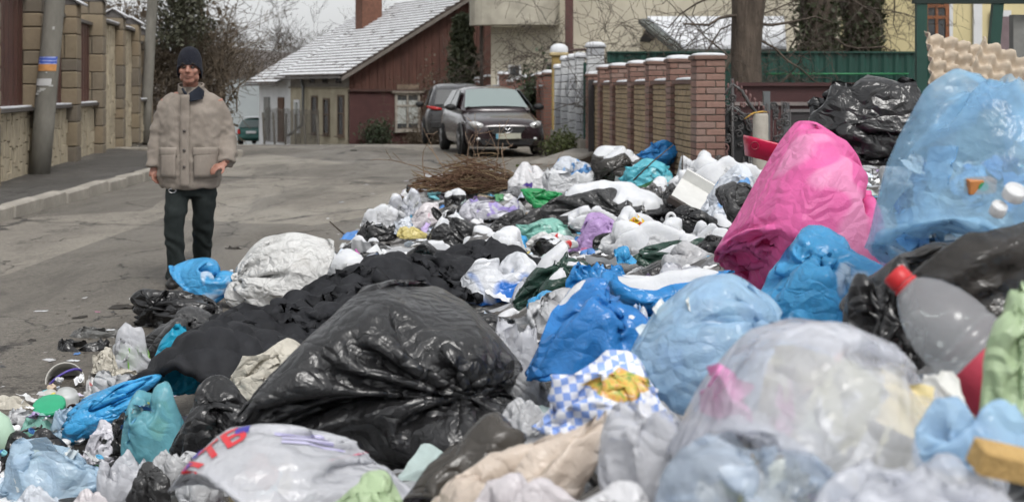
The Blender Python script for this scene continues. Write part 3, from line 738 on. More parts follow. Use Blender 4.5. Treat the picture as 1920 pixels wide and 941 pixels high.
# ------------------------------------------------------------------ dark green sheet fence, maroon wall, grey panel
dgr = plain('dark_green_sheet', (.012, .055, .042), .45, .25, 2, .1, stretch=(3, 3, .5)); lgr = plain('bright_green_paint', (.03, .19, .075), .5)
gf = thing('green_sheet_fence', 'dark green corrugated sheet fence behind the big trunk', 'fence', (0, 26, 0)); m = MB(); n_ = 150; xa, xb = 1.78, 9.9; vs = []
for i in range(n_+1):
    x = xa+(xb-xa)*i/n_; vs += [(x, .03 if (i//2) % 2 else 0, .05), (x, .03 if (i//2) % 2 else 0, 2.10)]
m.add(vs, [(2*i, 2*i+2, 2*i+3, 2*i+1) for i in range(n_)]).build('sheet', dgr, gf, fix=False)
MB().tube([((1436-960)*.01, -.06, 1.71), ((1700-960)*.01, -.06, 1.71)], .018, 6).build('rail', lgr, gf, True)
MB().box(((xa+xb)/2, 0, 2.115), (xb-xa, .08, .03)).build('cap_rail', dgr, gf)
mw = thing('maroon_fence', 'low maroon sheet fence with grey rail behind the iron gate', 'fence', (4.8, 20, 0)); maro = plain('maroon_sheet', (.055, .02, .02), .6, .25, 3)
MB().box((0, 0, .76), (3.2, .05, 1.52)).build('sheet', maro, mw); MB().box((0, -.05, 1.22), (3.2, .05, .05)).build('rail', plain('grey_rail', (.2, .17, .16), .6), mw); MB().box((0, -.05, 1.5), (3.2, .06, .05)).build('rail', maro, mw)
# ------------------------------------------------------------------ big trunks
def trunk_tree(label, px, Y, wpx, seed, ivyn=0, lean=0, mat=None):
    rg = random.Random(seed); b = G(px, Y); r = wpx*Y/F/2; e = thing('tree', label, 'tree', b, 0, 'large trees behind the iron gate'); m = MB(); c = MB()
    pts = [Vector((lean*z*.1+.04*math.sin(z*2+seed), 0, z)) for z in (-.2, .2, .7, 1.3, 2.0, 2.7, 3.3, 4.2, 6)]; rad = [r*1.35, r*1.2, r*1.05, r, r*.98, r*1.05, r*1.25, r*1.1, r*.6]
    m.tube(pts, rad, 18)
    for i in range(15):
        z = rg.uniform(1.9, 4.6); a = rg.uniform(0, 6.28); d = Vector((math.cos(a), math.sin(a)*.6, rg.uniform(-.25, .7))).normalized()
        grow([m, c], Vector((lean*z*.1, 0, z))+d*r*.7, d, rg.uniform(.9, 1.6), r*rg.uniform(.04, .12), 3, rg, .75, .25, (2, 4), -.04, .004, 5)
    me = m.build('trunk', mat or plain('trunk_bark', (.105, .082, .064), .95, .6, 9, 1.0, bscale=14, bdist=.07, stretch=(1, 1, .2)), e, True, fix=False)
    c.build('crown', twigm, e, True, fix=False)
    if ivyn: 
        pts = []
        for i in range(ivyn):
            a = rg.uniform(-3.3, .2); z = rg.uniform(.6, 4.2); rr = r*(1.05+abs(rg.gauss(0, .28))); pts.append(Vector((rr*math.cos(a)+lean*z*.1, rr*math.sin(a), z)))
        leaves('ivy', ivy, e, pts, .11, rg)
    return e
trunk_tree('thick bare brown trunk behind the brick gate pillar', 1403, 22, 58, 51)
trunk_tree('ivy covered trunk right of the thick bare trunk', 1532, 28.2, 58, 52, 1700)
trunk_tree('ivy covered trunk nearest the yellow house', 1612, 28.6, 62, 53, 2000)
tree('thin twiggy bare tree reaching over the brick fence', G(1290, 25)+Vector((.2, 0, 0)), 6.5, .07, 5, 57, 'bare trees in the yards', .95, nb=(3, 4), gnarl=.28, up=-.02, first=.45, minr=.005, lean=(-.35, -.1))
# ------------------------------------------------------------------ yellow house and green canopy on the right
yh = thing('yellow_house', 'pale yellow house with white window surrounds at right edge', 'house', (0, 30, 0)); yx = lambda px: (px-960)*30/F; yz = lambda py: CH-(py-HZ)*30/F
MB().box((yx(1850), 2.1, 3), (yx(2040)-yx(1660), 4, 6.4)).build('wall', plain('yellow_plaster', (.60, .52, .30), .9, .12, 1.2, .2), yh)
window(yh, (yx(1757), .05, (yz(8)+yz(108))/2), (1, 0, 0), yx(1782)-yx(1735), yz(8)-yz(108), plain('orange_brown_frame', (.25, .09, .035), .6), 1, .25, False, fw=.08)
for (a, b_, nm) in ((1780, 1787, 'trim'), (1826, 1842, 'trim')): MB().box(((yx(a)+yx(b_))/2, .06, 3), (yx(b_)-yx(a), .1, 6)).build(nm, whitep, yh)
window(yh, (yx(1877), .02, (yz(20)+yz(125))/2), (1, 0, 0), yx(1895)-yx(1858), yz(20)-yz(125), whitep, 0, .12, False, fw=.11, name='white_door')
MB().box((yx(1882), -.03, yz(75)), (.22, .02, 1.0)).build('curtain', plain('mauve_curtain', (.2, .15, .16), .9), yh)
cn = thing('green_canopy', 'dark green steel canopy posts and beam at top right', 'canopy', (0, 18, 0)); cx_ = lambda px: (px-960)*18/F; cz = lambda py: CH-(py-HZ)*18/F
for px, lean_ in ((1727, 0), (1852, .1)): MB().box((cx_(px)+lean_*.2, 0, 1.35), (.135, .1, 2.75), ry=lean_*.9).build('post', dgr, cn)
MB().box((cx_(1900), 0, cz(-4)), (2.6, .14, .16)).build('beam', plain('black_green_steel', (.008, .02, .017), .5), cn)
MB().box((cx_(1918), .2, cz(85)-.8), (.16, .16, 2.4)).build('pillar', plain('grey_pillar', (.2, .2, .19), .9), cn)
# ------------------------------------------------------------------ brick fence on the right
fX = lambda y: 3.16-.062*y
frz = math.atan(.062)
bcol = [plain('red_brick_%d' % i, c, .9, .35, 9, .5, bscale=30) for i, c in enumerate([(.25, .145, .115), (.29, .175, .14), (.225, .13, .105), (.27, .18, .15)])]
tanb = plain('tan_brick', (.36, .27, .165), .9, .35, 7, .5, bscale=30); mort = plain('brick_mortar', (.14, .12, .10), .95, .25)
capc = plain('pillar_cap_concrete', (.16, .10, .08), .9, .3, 6)
bf = thing('brick_fence', 'red brick pillar fence with tan brick panels beside the litter heap', 'fence', (fX(15.56), 15.56, 0))
bO = Vector((fX(15.56), 15.56, 0)); bmsh = {}
def bk(w_, d_, h_):
    k = (round(w_, 3), round(d_, 3), round(h_, 3))
    if k not in bmsh:
        bmsh[k] = [MB().box((0, 0, 0), k, bev=.006).mesh('brick') for _ in bcol]
        for me, mt in zip(bmsh[k], bcol): me.materials.append(mt)
    return bmsh[k]
rnd = random.Random(17)
def snowcap(parent, c, w_, d_, h_=.05, rz=0):
    m = MB(); c = Vector(c); n_ = 12; vs = []; fs = []
    for k, (s, z) in enumerate([(1.0, 0), (1.0, h_*.35), (.9, h_*.75), (.6, h_), (.2, h_*1.12)]):
        for i in range(n_):
            a = 6.28318*i/n_; ca, sa = math.cos(a), math.sin(a); ca = math.copysign(abs(ca)**.5, ca); sa = math.copysign(abs(sa)**.5, sa); jt = 1+rnd.uniform(-.05, .03)
            v = Vector((w_/2*s*ca*jt, d_/2*s*sa*jt, z)); v.rotate(Euler((0, 0, rz))); vs.append(c+v)
    for k in range(4):
        for i in range(n_): fs.append((k*n_+i, k*n_+(i+1) % n_, k*n_+n_+(i+1) % n_, k*n_+n_+i))
    fs.append(tuple(range(4*n_, 5*n_)))
    return m.add(vs, fs).build('snow', SNOW, parent, True)
pys = [15.56, 17.26, 18.9, 20.6, 22.6, 24.2, 26.0]
for q, y in enumerate(pys):
    w_ = .315 if q else .335; h = 1.76 if q < 6 else 1.66; c = Vector((fX(y), y, 0))-bO
    p = MB().box(c+Vector((0, 0, h/2)), (w_-.03, w_-.03, h), frz).build('pillar', mort, bf); n_ = int(h/.0755)
    jm = MB()
    for i in range(n_):
        z = (i+.5)*h/n_; hh = h/n_-.011
        parts = [(-.5, .16), (.16, .5)] if i % 2 else [(-.5, -.16), (-.16, .5)]
        for a, b_ in parts:
            bw_ = (b_-a)*w_-.010; v = Vector(((a+b_)/2*w_, 0, z))
            v.rotate(Euler((0, 0, frz)))
            if q < 6:
                o = bpy.data.objects.new('brick', rnd.choice(bk(bw_, w_, hh))); COL.objects.link(o); o.parent = p; o.location = c+v+Vector((0, rnd.uniform(-.004, .003), 0)); o.rotation_euler = (0, 0, frz+rnd.uniform(-.008, .008))
            else: jm.box(c+v, (bw_, w_, hh), frz, bev=.006)
    if jm.v: tag(jm.build('brickwork', bcol[0], p), kind='stuff')
    cp = MB().box(c+Vector((0, 0, h+.025)), (w_+.04, w_+.04, .05), frz, bev=.01).build('pillar_cap', capc, bf)
    snowcap(cp, c+Vector((0, 0, h+.05)), w_+.03, w_+.03, .045 if q else .03, frz)
for y0, y1 in zip(pys, pys[1:]):
    a, b_ = y0+.19, y1-.19; h = 1.50; m = MB(); yc = (a+b_)/2
    MB().box(Vector((fX(yc), yc, h/2))-bO, (.17, b_-a, h), frz).build('panel_core', mort, bf)
    for i in range(20):
        z = (i+.5)*.075; n_ = 5; off = .5 if i % 2 else 0
        for j in range(n_):
            t0 = a+(b_-a)*max(0, (j-off*.5))/n_; t1 = a+(b_-a)*min(n_, (j+1-off*.5) if j < n_-1 else n_)/n_; yy = (t0+t1)/2
            m.box(Vector((fX(yy), yy, z))-bO, (.205, t1-t0-.01, .064), frz, bev=.008)
    tag(m.build('brick_panel', tanb, bf), kind='stuff')
    cp = MB().box(Vector((fX(yc), yc, h+.02))-bO, (.28, b_-a, .045), frz).build('panel_coping', capc, bf)
    snowcap(cp, Vector((fX(yc), yc, h+.043))-bO, .26, b_-a, .03, frz)
# dark steel post between the two fence stretches
tag(rebase(MB().box((fX(25.2)-.16, 25.2, .8), (.1, .12, 1.6)).build('steel_post', plain('dark_steel', (.04, .035, .035), .6), None), (fX(25.2)-.16, 25.2, 0)), 'dark steel post beside the far end brick pillar', 'post')
# ------------------------------------------------------------------ white block fence
wbm = [plain('white_block_%d' % i, c, .9, .25, 7, .8, bscale=14, bdist=.02) for i, c in enumerate([(.50, .51, .52), (.42, .43, .45), (.56, .57, .58)])]
wf = thing('white_block_fence', 'white split block fence with snow capped pillars behind parked car', 'fence', (fX(30), 30, 0)); wO = Vector((fX(30), 30, 0))
wblk = [MB().box((0, 0, 0), (.33, .36, .155), bev=.014).mesh('block') for _ in wbm]
for me, mt in zip(wblk, wbm): me.materials.append(mt)
for (px, top, y) in ((1047, 1.98, 33.0), (1060, 2.0, 31.4), (1074, 2.03, 29.9), (1088, 2.05, 28.5), (1116, 2.16, 27.0)):
    c = Vector(((px-960)*y/F, y, 0))-wO; z = .42; sc_ = 1 if px < 1100 else 1.0
    p = MB().box(c+Vector((0, 0, (top+.3)/2)), (.17 if px < 1100 else .29, .3, top-.3)).build('pillar', mort, wf)
    while z < top-.08:
        o = bpy.data.objects.new('block', rnd.choice(wblk)); COL.objects.link(o); o.parent = p; o.location = c+Vector((rnd.uniform(-.005, .005), 0, z+.08)); o.scale = (.6 if px < 1100 else 1, 1, 1); z += .165
    cp = MB().box(c+Vector((0, 0, z+.02)), (.26 if px < 1100 else .40, .42, .05), bev=.01).build('pillar_cap', wbm[1], wf); snowcap(cp, c+Vector((0, 0, z+.045)), .25 if px < 1100 else .38, .4, .06)
MB().box(Vector((1.3, 30.4, .2))-wO, (.34, 6.6, .46), frz).build('plinth', concrete, wf)
MB().box(Vector((1.36, 30.4, 1.1))-wO, (.06, 6.3, 1.3), frz).build('infill', wbm[1], wf)
MB().box(Vector(((1098-960)*27.6/F, 27.6, 1.0))-wO, (.09, .09, 1.9)).build('green_post', plain('green_post_paint', (.02, .07, .055), .5), wf)
yp = thing('yellow_pillar', 'yellow gate pillar with a rounded snowy cap', 'pillar', ((1048-960)*35/F, 35, 0))
MB().box((0, 0, 1.1), (.36, .36, 2.3), bev=.02).build('shaft', plain('ochre_plaster', (.36, .26, .10), .9, .35, 5), yp); cp = MB().box((0, 0, 2.29), (.48, .48, .10), bev=.03).build('cap', plain('ochre_cap', (.45, .36, .20), .9), yp); snowcap(cp, (0, 0, 2.34), .46, .46, .2)
# ------------------------------------------------------------------ far red brick fence behind the cars
def brickm(name, c1, c2, s):
    n = NT(name); b = n.n('TexBrick'); b.inputs['Scale'].default_value = s; b.inputs['Color1'].default_value = c1+(1,); b.inputs['Color2'].default_value = c2+(1,); b.inputs['Mortar'].default_value = (.12, .10, .085, 1); b.inputs['Mortar Size'].default_value = .015
    b.inputs['Brick Width'].default_value = .26; b.inputs['Row Height'].default_value = .08
    n.l(n.coord(rot=(R(90), 0, 0)), b.inputs['Vector']); n.set(Base_Color=b.outputs['Color'], Roughness=.9, Normal=n.bump(b.outputs['Fac'], -.4, .02)); return n.m
frb = brickm('far_red_brick', (.22, .085, .06), (.17, .07, .055), 1.0)
ff = thing('far_brick_fence', 'distant red brick fence with small snowy pillar caps behind cars', 'fence', (0, 42, 0))
pts = [(868, 158, 52), (884, 154, 50), (899, 151, 48.5), (916, 147, 47), (944, 142, 45), (960, 156, 44), (973, 152, 43), (986, 148, 41.5), (1001, 147, 40), (1016, 143, 38), (1029, 140, 36.5)]
prev = None
for px, py, Y in pts:
    c = Vector(((px-960)*Y/F, Y, 0)); top = CH-(py-HZ)*Y/F; c -= Vector((0, 42, 0))
    p = MB().box(c+Vector((0, 0, top/2-.3)), (.30, .30, top+.6)).build('pillar', frb, ff); cp = MB().box(c+Vector((0, 0, top+.02)), (.38, .38, .05)).build('pillar_cap', capc, ff); snowcap(cp, c+Vector((0, 0, top+.045)), .37, .37, .07)
    if prev is not None:
        d = c-prev[0]; mid = (c+prev[0])/2; hh = min(top, prev[1])-.28
        pn = MB().box(mid+Vector((0, 0, hh/2-.3)), (d.length, .12, hh+.6), math.atan2(d.y, d.x)).build('panel', frb, ff); MB().box(mid+Vector((0, 0, hh+.02)), (d.length-.3, .2, .05), math.atan2(d.y, d.x)).build('snow', SNOW, pn)
    prev = (c, top)
# ------------------------------------------------------------------ wrought iron wicket gate and its neighbours
iron = plain('black_iron', (.065, .062, .062), .35, .3, 9, .3); iron2 = plain('copper_tinted_iron', (.17, .09, .085), .5, .3, 9)
ig = thing('iron_gate', 'black wrought iron gate with pointed arch beside the brick pillar', 'gate', (U(1384, 0, 15.9).x, 15.9, 0))
ix = lambda px: (px-1384)*15.9/F; iz = lambda py: CH-(py-HZ)*15.9/F
fr = MB()
for px in (1330, 1438): fr.box((ix(px), 0, .62), (.035, .035, 1.3))
fr.box((ix(1373), 0, .75), (.035, .03, 1.62))
fr.tube([(ix(1330), 0, iz(225)), (ix(1342), 0, iz(210)), (ix(1356), 0, iz(180)), (ix(1373), 0, iz(158)), (ix(1390), 0, iz(170)), (ix(1405), 0, iz(195)), (ix(1420), 0, iz(215)), (ix(1438), 0, iz(222))], .022, 6)
fr.tube([(ix(1340), 0, iz(262)), (ix(1352), 0, iz(220)), (ix(1373), 0, iz(200)), (ix(1394), 0, iz(215)), (ix(1410), 0, iz(248))], .02, 6)
for z in (.1, .55): fr.box((0, 0, z), (.66, .025, .03))
fr.build('frame', iron, ig, True)
MB().poly([(ix(1345), .02, .05), (ix(1408), .02, .05), (ix(1408), .02, iz(250)), (ix(1392), .02, iz(220)), (ix(1373), .02, iz(206)), (ix(1355), .02, iz(222)), (ix(1345), .02, iz(252))], .01, (0, 1, 0)).build('back_sheet', plain('black_sheet', (.012, .012, .013), .6), ig)
rg = random.Random(4); scr = MB(); scc = MB()
def scroll(m, x, z, s, a0, turns=1.4, r=.011, d=1):
    m.tube([(x+s*(1-t*.8)*math.cos(a0+d*t*turns*6.28), rg.uniform(-.004, .004)-.01, z+s*(1-t*.8)*math.sin(a0+d*t*turns*6.28)) for t in [i/14 for i in range(15)]], r, 4)
for i in range(60):
    x = rg.uniform(-.32, .32); t = abs(x+.06)/.36; zt_ = 1.42-.42*t; z = rg.uniform(.62, zt_) if i < 44 else rg.uniform(.1, .5)
    scroll(scr if i % 5 else scc, x, z, rg.uniform(.03, .065), rg.uniform(0, 6.28), 1.25, .011, rg.choice((-1, 1)))
for i in range(11): 
    x = -.31+i*.062; scr.tube([(x, 0, .05), (x, 0, .62+.1*math.sin(i))], .012, 4); scr.ball((x, 0, .64+.1*math.sin(i)), (.012, .012, .05), 6, 4)
for i in range(14):
    t = i/13; px = 1330+108*t; z = (iz(165)-abs(px-1373)*.0055)
    scc.tube([(ix(px), -.01, z-.03), (ix(px)+.01, -.01, z+.06)], .006, 4); scc.ball((ix(px)+.01, -.01, z+.08), (.015, .01, .03), 6, 4)
tag(scr.build('scrollwork', iron, ig, True, fix=False), kind='stuff'); tag(scc.build('finials', iron2, ig, True, fix=False), kind='stuff')
gp = thing('grey_gate_post', 'square grey steel gate post topped by curled ironwork', 'post', (U(1437, 0, 16.2).x, 16.2, 0)); MB().box((0, 0, .7), (.075, .075, 1.42)).build('shaft', plain('grey_steel', (.12, .13, .135), .5), gp); m = MB()
for i in range(26): scroll(m, rg.uniform(.06, .26), rg.uniform(.5, 1.28-abs(rg.gauss(0, .05))), rg.uniform(.025, .055), rg.uniform(0, 6.28), 1.3, .011)
for i in range(5): m.tube([(.08+i*.05, 0, .1), (.08+i*.05, 0, 1.3-abs(i-2)*.05)], .006, 4)
tag(m.build('curled_iron', iron, gp, True, fix=False), kind='stuff')
gp2 = thing('grey_panel_fence', 'dark grey sheet gate right of the curled ironwork', 'gate', (U(1520, 0, 17).x, 17, 0)); px_ = lambda p: (p-1520)*17/F
MB().box((px_(1535), 0, .58), (px_(1600)-px_(1478), .03, 1.16)).build('sheet', plain('dark_grey_sheet', (.035, .03, .032), .6, .2, 2), gp2); MB().box((px_(1474), 0, .62), (.07, .07, 1.3)).build('post', plain('grey_steel_b', (.09, .09, .095), .5), gp2); MB().box((px_(1535), -.02, 1.17), (px_(1600)-px_(1478), .04, .035)).build('rail', plain('grey_rail_b', (.14, .13, .13), .5), gp2)
cs = thing('concrete_stub', 'short round concrete post with a yellow leaf on top', 'post', (U(1426, 0, 14.3).x, 14.3, 0)); MB().lathe([(.085, 0), (.083, .6), (.08, 1.165), (.07, 1.185)], 18).build('shaft', concrete, cs, True)
MB().tube([(-.17, -.03, 1.13), (-.08, -.02, 1.19), (.02, 0, 1.205), (.07, .02, 1.2)], [(.01, .006), (.035, .007), (.03, .008), (.008, .004)], 8).build('leaf', plain('yellow_leaf', (.55, .33, .06), .6), cs, True)
# slab of old kerb and weeds by the car
o = MB().box((0, 0, 0), (.62, 3.4, .22), bev=.03).build('concrete_slab', plain('old_slab', (.24, .225, .20), .9, .35, 3, .5), None); o.location = (1.0, 24.2, .17); o.rotation_euler = (.02, .03, -.25); tag(o, 'long weathered concrete slab beside the parked car', 'slab')
for i, (px, Y, h, s) in enumerate([(1040, 28.5, .42, 1), (1065, 27.8, .5, 2), (1085, 28.6, .4, 3), (1055, 29.6, .45, 4)]): bush(['low green weeds nearest the car bumper', 'green weeds with white flowers under the white fence', 'weed clump at the foot of the green fence post', 'weed clump under the yellow pillar'][i], Vector(((px-960)*Y/F, Y, .08)), h, .32, s, 420, .07, grs, 'weeds', 10)
# ------------------------------------------------------------------ cars
def loftcar(st):
    """st = rows of half cross-sections [(x,z)...] with their y; returns a mirrored shell"""
    m = MB(); k = len(st[0][1]); vs = []; fs = []
    for y, row in st:
        r = [(x, z) for x, z in row]; full = [(-x, z) for x, z in reversed(r) if x > 1e-4]+r
        vs += [(x, y, z) for x, z in full]
    n_ = len(vs)//len(st)
    for i in range(len(st)-1):
        for j in range(n_-1): fs.append((i*n_+j, i*n_+j+1, i*n_+n_+j+1, i*n_+n_+j))
        fs.append((i*n_+n_-1, i*n_, i*n_+n_, i*n_+n_+n_-1))
    fs.append(tuple(range(n_-1, -1, -1))); fs.append(tuple(range((len(st)-1)*n_, len(st)*n_)))
    return m.add(vs, fs)
tyre = plain('tyre_rubber', (.02, .02, .02), .85, .3, 9); rimm = plain('wheel_rim', (.3, .3, .31), .4, .2, 6, metal=.6); blackp = plain('black_plastic', (.018, .018, .019), .55, .3, 8)
chrome = NT('chrome'); chrome.set(Base_Color=(.6, .6, .62), Metallic=1.0, Roughness=.18); chrome = chrome.m
lampg = NT('lamp_glass'); lampg.set(Base_Color=(.55, .55, .55), Roughness=.12, Metallic=.35); lampg = lampg.m
redl_ = NT('red_lamp'); redl_.set(Base_Color=(.35, .02, .02), Roughness=.15); redl_ = redl_.m
scrn = NT('windscreen'); scrn.set(Base_Color=(.19, .235, .23), Roughness=.07); scrn.b.inputs['Specular IOR Level'].default_value = .9; scrn = scrn.m
darkg = NT('dark_car_glass'); darkg.set(Base_Color=(.02, .024, .026), Roughness=.06); darkg.b.inputs['Specular IOR Level'].default_value = .7; darkg = darkg.m
def paint(name, c, rough=.28, metal=.3):
    n = NT(name); cc = n.coord(); f = n.noise(cc, 5, 6, .7); g = n.noise(cc, 1.4, 3)
    n.set(Base_Color=n.mix(n.ramp(f, [(.5, (0, 0, 0)), (.8, (.12, .12, .12))]), c, (.13, .12, .105)), Roughness=n.ramp(f, [(.3, (rough,)*3), (.7, (rough+.08,)*3)]), Metallic=metal); n.b.inputs['Coat Weight'].default_value = .5; n.b.inputs['Coat Roughness'].default_value = .15; return n.m
def wheel(parent, x, y, r=.31, w_=.2):
    mm = Matrix.Rotation(R(90), 3, 'Y'); t = MB().lathe([(r*.62, -w_/2), (r*.92, -w_/2), (r, -w_*.35), (r, w_*.35), (r*.92, w_/2), (r*.62, w_/2)], 24, mm, (x, y, r)).build('wheel', tyre, parent, True)
    q = MB(); s = 1 if x > 0 else -1; q.lathe([(r*.64, -.02), (r*.64, .02)], 20, mm, (x+s*(w_/2-.02), y, r)); 
    for k in range(5):
        a = k*1.2566; q.box((x+s*(w_/2+.004), y+r*.33*math.cos(a), r+r*.33*math.sin(a)), (.02, r*.55, r*.16), rx=a)
    q.build('rim', rimm, t); return t
SEC = lambda w_, zt, zb, sh=.09: [(0, zt+.035), (w_*.45, zt+.03), (w_*.8, zt+.004), (w_*.95, zt-sh), (w_, (zt-sh+zb)/2+.05), (w_*.985, zb+.16), (w_*.95, zb+.02), (w_*.8, zb), (0, zb)]
GRN = lambda wb, wt, zb, zt: [(0, zt+.03), (wt*.5, zt+.027), (wt*.9, zt), (wt+(wb-wt)*.12, zt-.07), (wt+(wb-wt)*.6, zb+(zt-zb)*.45), (wb, zb), (wb*.9, zb-.06), (0, zb-.06)]
def panel(name, mat, parent, pts, thick, nrm): return MB().poly(pts, thick, nrm).build(name, mat, parent)
pm = paint('dark_plum_paint', (.022, .012, .015), .12, .1)
car = thing('parked_hatchback', 'dark plum hatchback parked facing the camera behind the twigs', 'car', (-.10, 28.9, .02), R(11))
body = loftcar([(0, SEC(.50, .58, .36, .06)), (.05, SEC(.70, .66, .24, .07)), (.2, SEC(.80, .74, .19)), (.5, SEC(.855, .80, .18)), (.9, SEC(.87, .87, .18)), (1.3, SEC(.875, .945, .18)), (2, SEC(.878, .96, .18)), (3.2, SEC(.878, .98, .18)), (3.9, SEC(.86, 1.0, .2)), (4.3, SEC(.79, .99, .26)), (4.42, SEC(.68, .90, .38))]).build('body', pm, car, True); subsurf(body, 2)
cab = loftcar([(1.12, GRN(.76, .70, .93, .945)), (1.32, GRN(.80, .67, .93, 1.04)), (1.75, GRN(.82, .60, .95, 1.30)), (2.0, GRN(.83, .575, .96, 1.415)), (2.5, GRN(.835, .58, .97, 1.452)), (3.3, GRN(.83, .57, .98, 1.43)), (3.85, GRN(.81, .545, .99, 1.36)), (4.2, GRN(.76, .55, .98, 1.12)), (4.32, GRN(.72, .6, .96, 1.0))]).build('roof', pm, car, True); subsurf(cab, 2)
# windscreen follows the cab between its pillars
def scr_panel(name, mat, parent, rows, off):
    vs = []; fs = []; n_ = 8
    for (y, wd_, z) in rows:
        for i in range(n_+1):
            x = wd_*(2*i/n_-1); vs.append((x, y-off+.035*(abs(x)/wd_)**2*1.1, z+off*.6+.03*(1-(x/wd_)**2)))
    k = len(rows)
    for j in range(k-1):
        for i in range(n_): fs.append((j*(n_+1)+i, j*(n_+1)+i+1, (j+1)*(n_+1)+i+1, (j+1)*(n_+1)+i))
    o = MB().add(vs, fs).build(name, mat, parent, True); return o
scr_panel('windscreen', scrn, car, [(1.24, .70, .985), (1.42, .665, 1.08), (1.6, .63, 1.185), (1.78, .595, 1.285), (1.93, .565, 1.365)], .035)
for s in (-1, 1):
    panel('side_window', darkg, car, [(s*.845, 1.5, 1.0), (s*.85, 2.35, 1.0), (s*.655, 2.35, 1.38), (s*.655, 2.02, 1.365)], .02, (s, 0, .4)); panel('side_window', darkg, car, [(s*.85, 2.43, 1.0), (s*.845, 3.3, 1.01), (s*.655, 3.2, 1.365), (s*.655, 2.43, 1.385)], .02, (s, 0, .4))
    mr = MB().ball((s*.98, 1.42, 1.01), (.12, .08, .075), 12, 8).build('mirror', blackp, car, True); MB().box((s*.88, 1.45, .97), (.12, .06, .04)).build('arm', blackp, mr)
    hl_ = MB().tube([(s*.44, .085, .605), (s*.56, .075, .635), (s*.68, .13, .665), (s*.775, .26, .70)], [(.012, .025), (.062, .068), (.068, .075), (.015, .025)], 12).build('headlight', lampg, car, True)
    MB().ball((s*.60, .05, .645), (.045, .03, .045), 10, 8).build('bulb', chrome, hl_, True)
    MB().ball((s*.60, .045, .36), (.05, .04, .04), 10, 8).build('fog_lamp', lampg, car, True)
    wheel(car, s*.80, .85); wheel(car, s*.80, 3.5)
    MB().lathe([(.36, -.01), (.36, .02)], 24, Matrix.Rotation(R(90), 3, 'Y'), (s*.872, .85, .33)).build('wheel_arch', blackp, car)
    MB().tube([(s*.05+.02, 1.19, 1.0), (s*.30-.25, 1.215, 1.01), (s*.30-.55+.2, 1.225, 1.015)] if s < 0 else [(.1, 1.2, 1.0), (.3, 1.2, 1.0), (.55, 1.24, .99)], .012, 5).build('wiper', blackp, car)
MB().poly([(-.40, -.02, .625), (.40, -.02, .625), (.30, -.035, .47), (-.30, -.035, .47)], .08, (0, 1, 0)).build('grille', blackp, car)
MB().poly([(-.62, -.005, .36), (.62, -.005, .36), (.5, .0, .24), (-.5, .0, .24)], .10, (0, 1, 0)).build('lower_intake', blackp, car)
em = MB().tube([(.095*math.cos(a), -.05, .565+.075*math.sin(a)) for a in [6.28318*i/20 for i in range(21)]], .010, 6, False); em.tube([(-.085, -.05, .575), (-.05, -.055, .59), (0, -.058, .545), (.05, -.055, .59), (.085, -.05, .575)], .010, 6); em.build('emblem', chrome, car, True)
pt = MB().box((0.02, -.055, .425), (.52, .015, .115), bev=.004).build('number_plate', plain('plate_white', (.40, .40, .33), .5, .15, 8), car)
def text(name, body_, mat, parent, loc, size, rot=(R(90), 0, 0), ext=.002):
    cu = bpy.data.curves.new(name, 'FONT'); cu.body = body_; cu.size = size; cu.align_x = 'CENTER'; cu.align_y = 'CENTER'; cu.extrude = ext
    o = bpy.data.objects.new(name, cu); COL.objects.link(o); dg = bpy.context.evaluated_depsgraph_get(); me = bpy.data.meshes.new_from_object(o.evaluated_get(dg)); bpy.data.objects.remove(o)
    me.materials.clear(); o = link(name, me, mat, parent, loc); o.rotation_euler = rot; return o
MB().box((-.225, -.065, .425), (.05, .006, .10)).build('flag_strip', plain('plate_blue', (.12, .3, .4), .5), pt)
inner = MB()
for s in (-.35, .35): inner.ball((s, 2.1, 1.0), (.2, .1, .28), 10, 8)
inner.build('seats', blackp, car, True)
# the sports utility car behind it, seen from its rear
suv = thing('parked_estate_car', 'dark grey estate car showing its rear beyond the plum hatchback', 'car', (-1.50, 38.0, gz(38)), R(4))
pg = paint('dark_grey_paint', (.055, .055, .058), .25, .4)
subsurf(loftcar([(0, SEC(.70, .95, .42)), (.06, SEC(.82, 1.02, .32)), (.3, SEC(.89, 1.05, .28)), (1.5, SEC(.91, 1.04, .26)), (3.3, SEC(.9, 1.0, .26)), (4.2, SEC(.85, .9, .28)), (4.5, SEC(.7, .8, .4))]).build('body', pg, suv, True), 2)
subsurf(loftcar([(.04, GRN(.76, .7, 1.0, 1.05)), (.2, GRN(.8, .66, 1.0, 1.45)), (.45, GRN(.82, .64, 1.02, 1.64)), (1.6, GRN(.83, .64, 1.02, 1.68)), (2.6, GRN(.82, .62, 1.0, 1.62)), (3.2, GRN(.78, .66, .98, 1.15))]).build('roof', pg, suv, True), 2)
MB().poly([(-.62, .02, 1.10), (.62, .02, 1.10), (.54, .22, 1.50), (-.54, .22, 1.50)], .03, (0, -1, .3)).build('rear_window', darkg, suv)
for s in (-1, 1):
    MB().tube([(s*.42, -.02, .98), (s*.6, -.02, 1.0), (s*.82, .12, 1.04)], [(.03, .03), (.05, .05), (.04, .04)], 10).build('tail_lamp', redl_, suv, True); wheel(suv, s*.82, .85, .36, .24); wheel(suv, s*.82, 3.5, .36, .24)
    panel('side_window', darkg, suv, [(s*.855, .6, 1.08), (s*.855, 2.6, 1.06), (s*.69, 2.4, 1.52), (s*.69, .7, 1.58)], .02, (s, 0, .4)); MB().ball((s*1.02, 2.9, 1.08), (.12, .08, .09), 10, 8).build('mirror', blackp, suv, True)
    MB().tube([(s*.62, .5, 1.70), (s*.62, .6, 1.74), (s*.6, 2.3, 1.74), (s*.6, 2.4, 1.69)], .02, 6).build('roof_rail', rimm, suv, True)
MB().box((0, -.02, .55), (1.5, .1, .2), bev=.03).build('bumper', blackp, suv); MB().box((0, -.04, .82), (.5, .02, .11)).build('number_plate', whitep, suv)
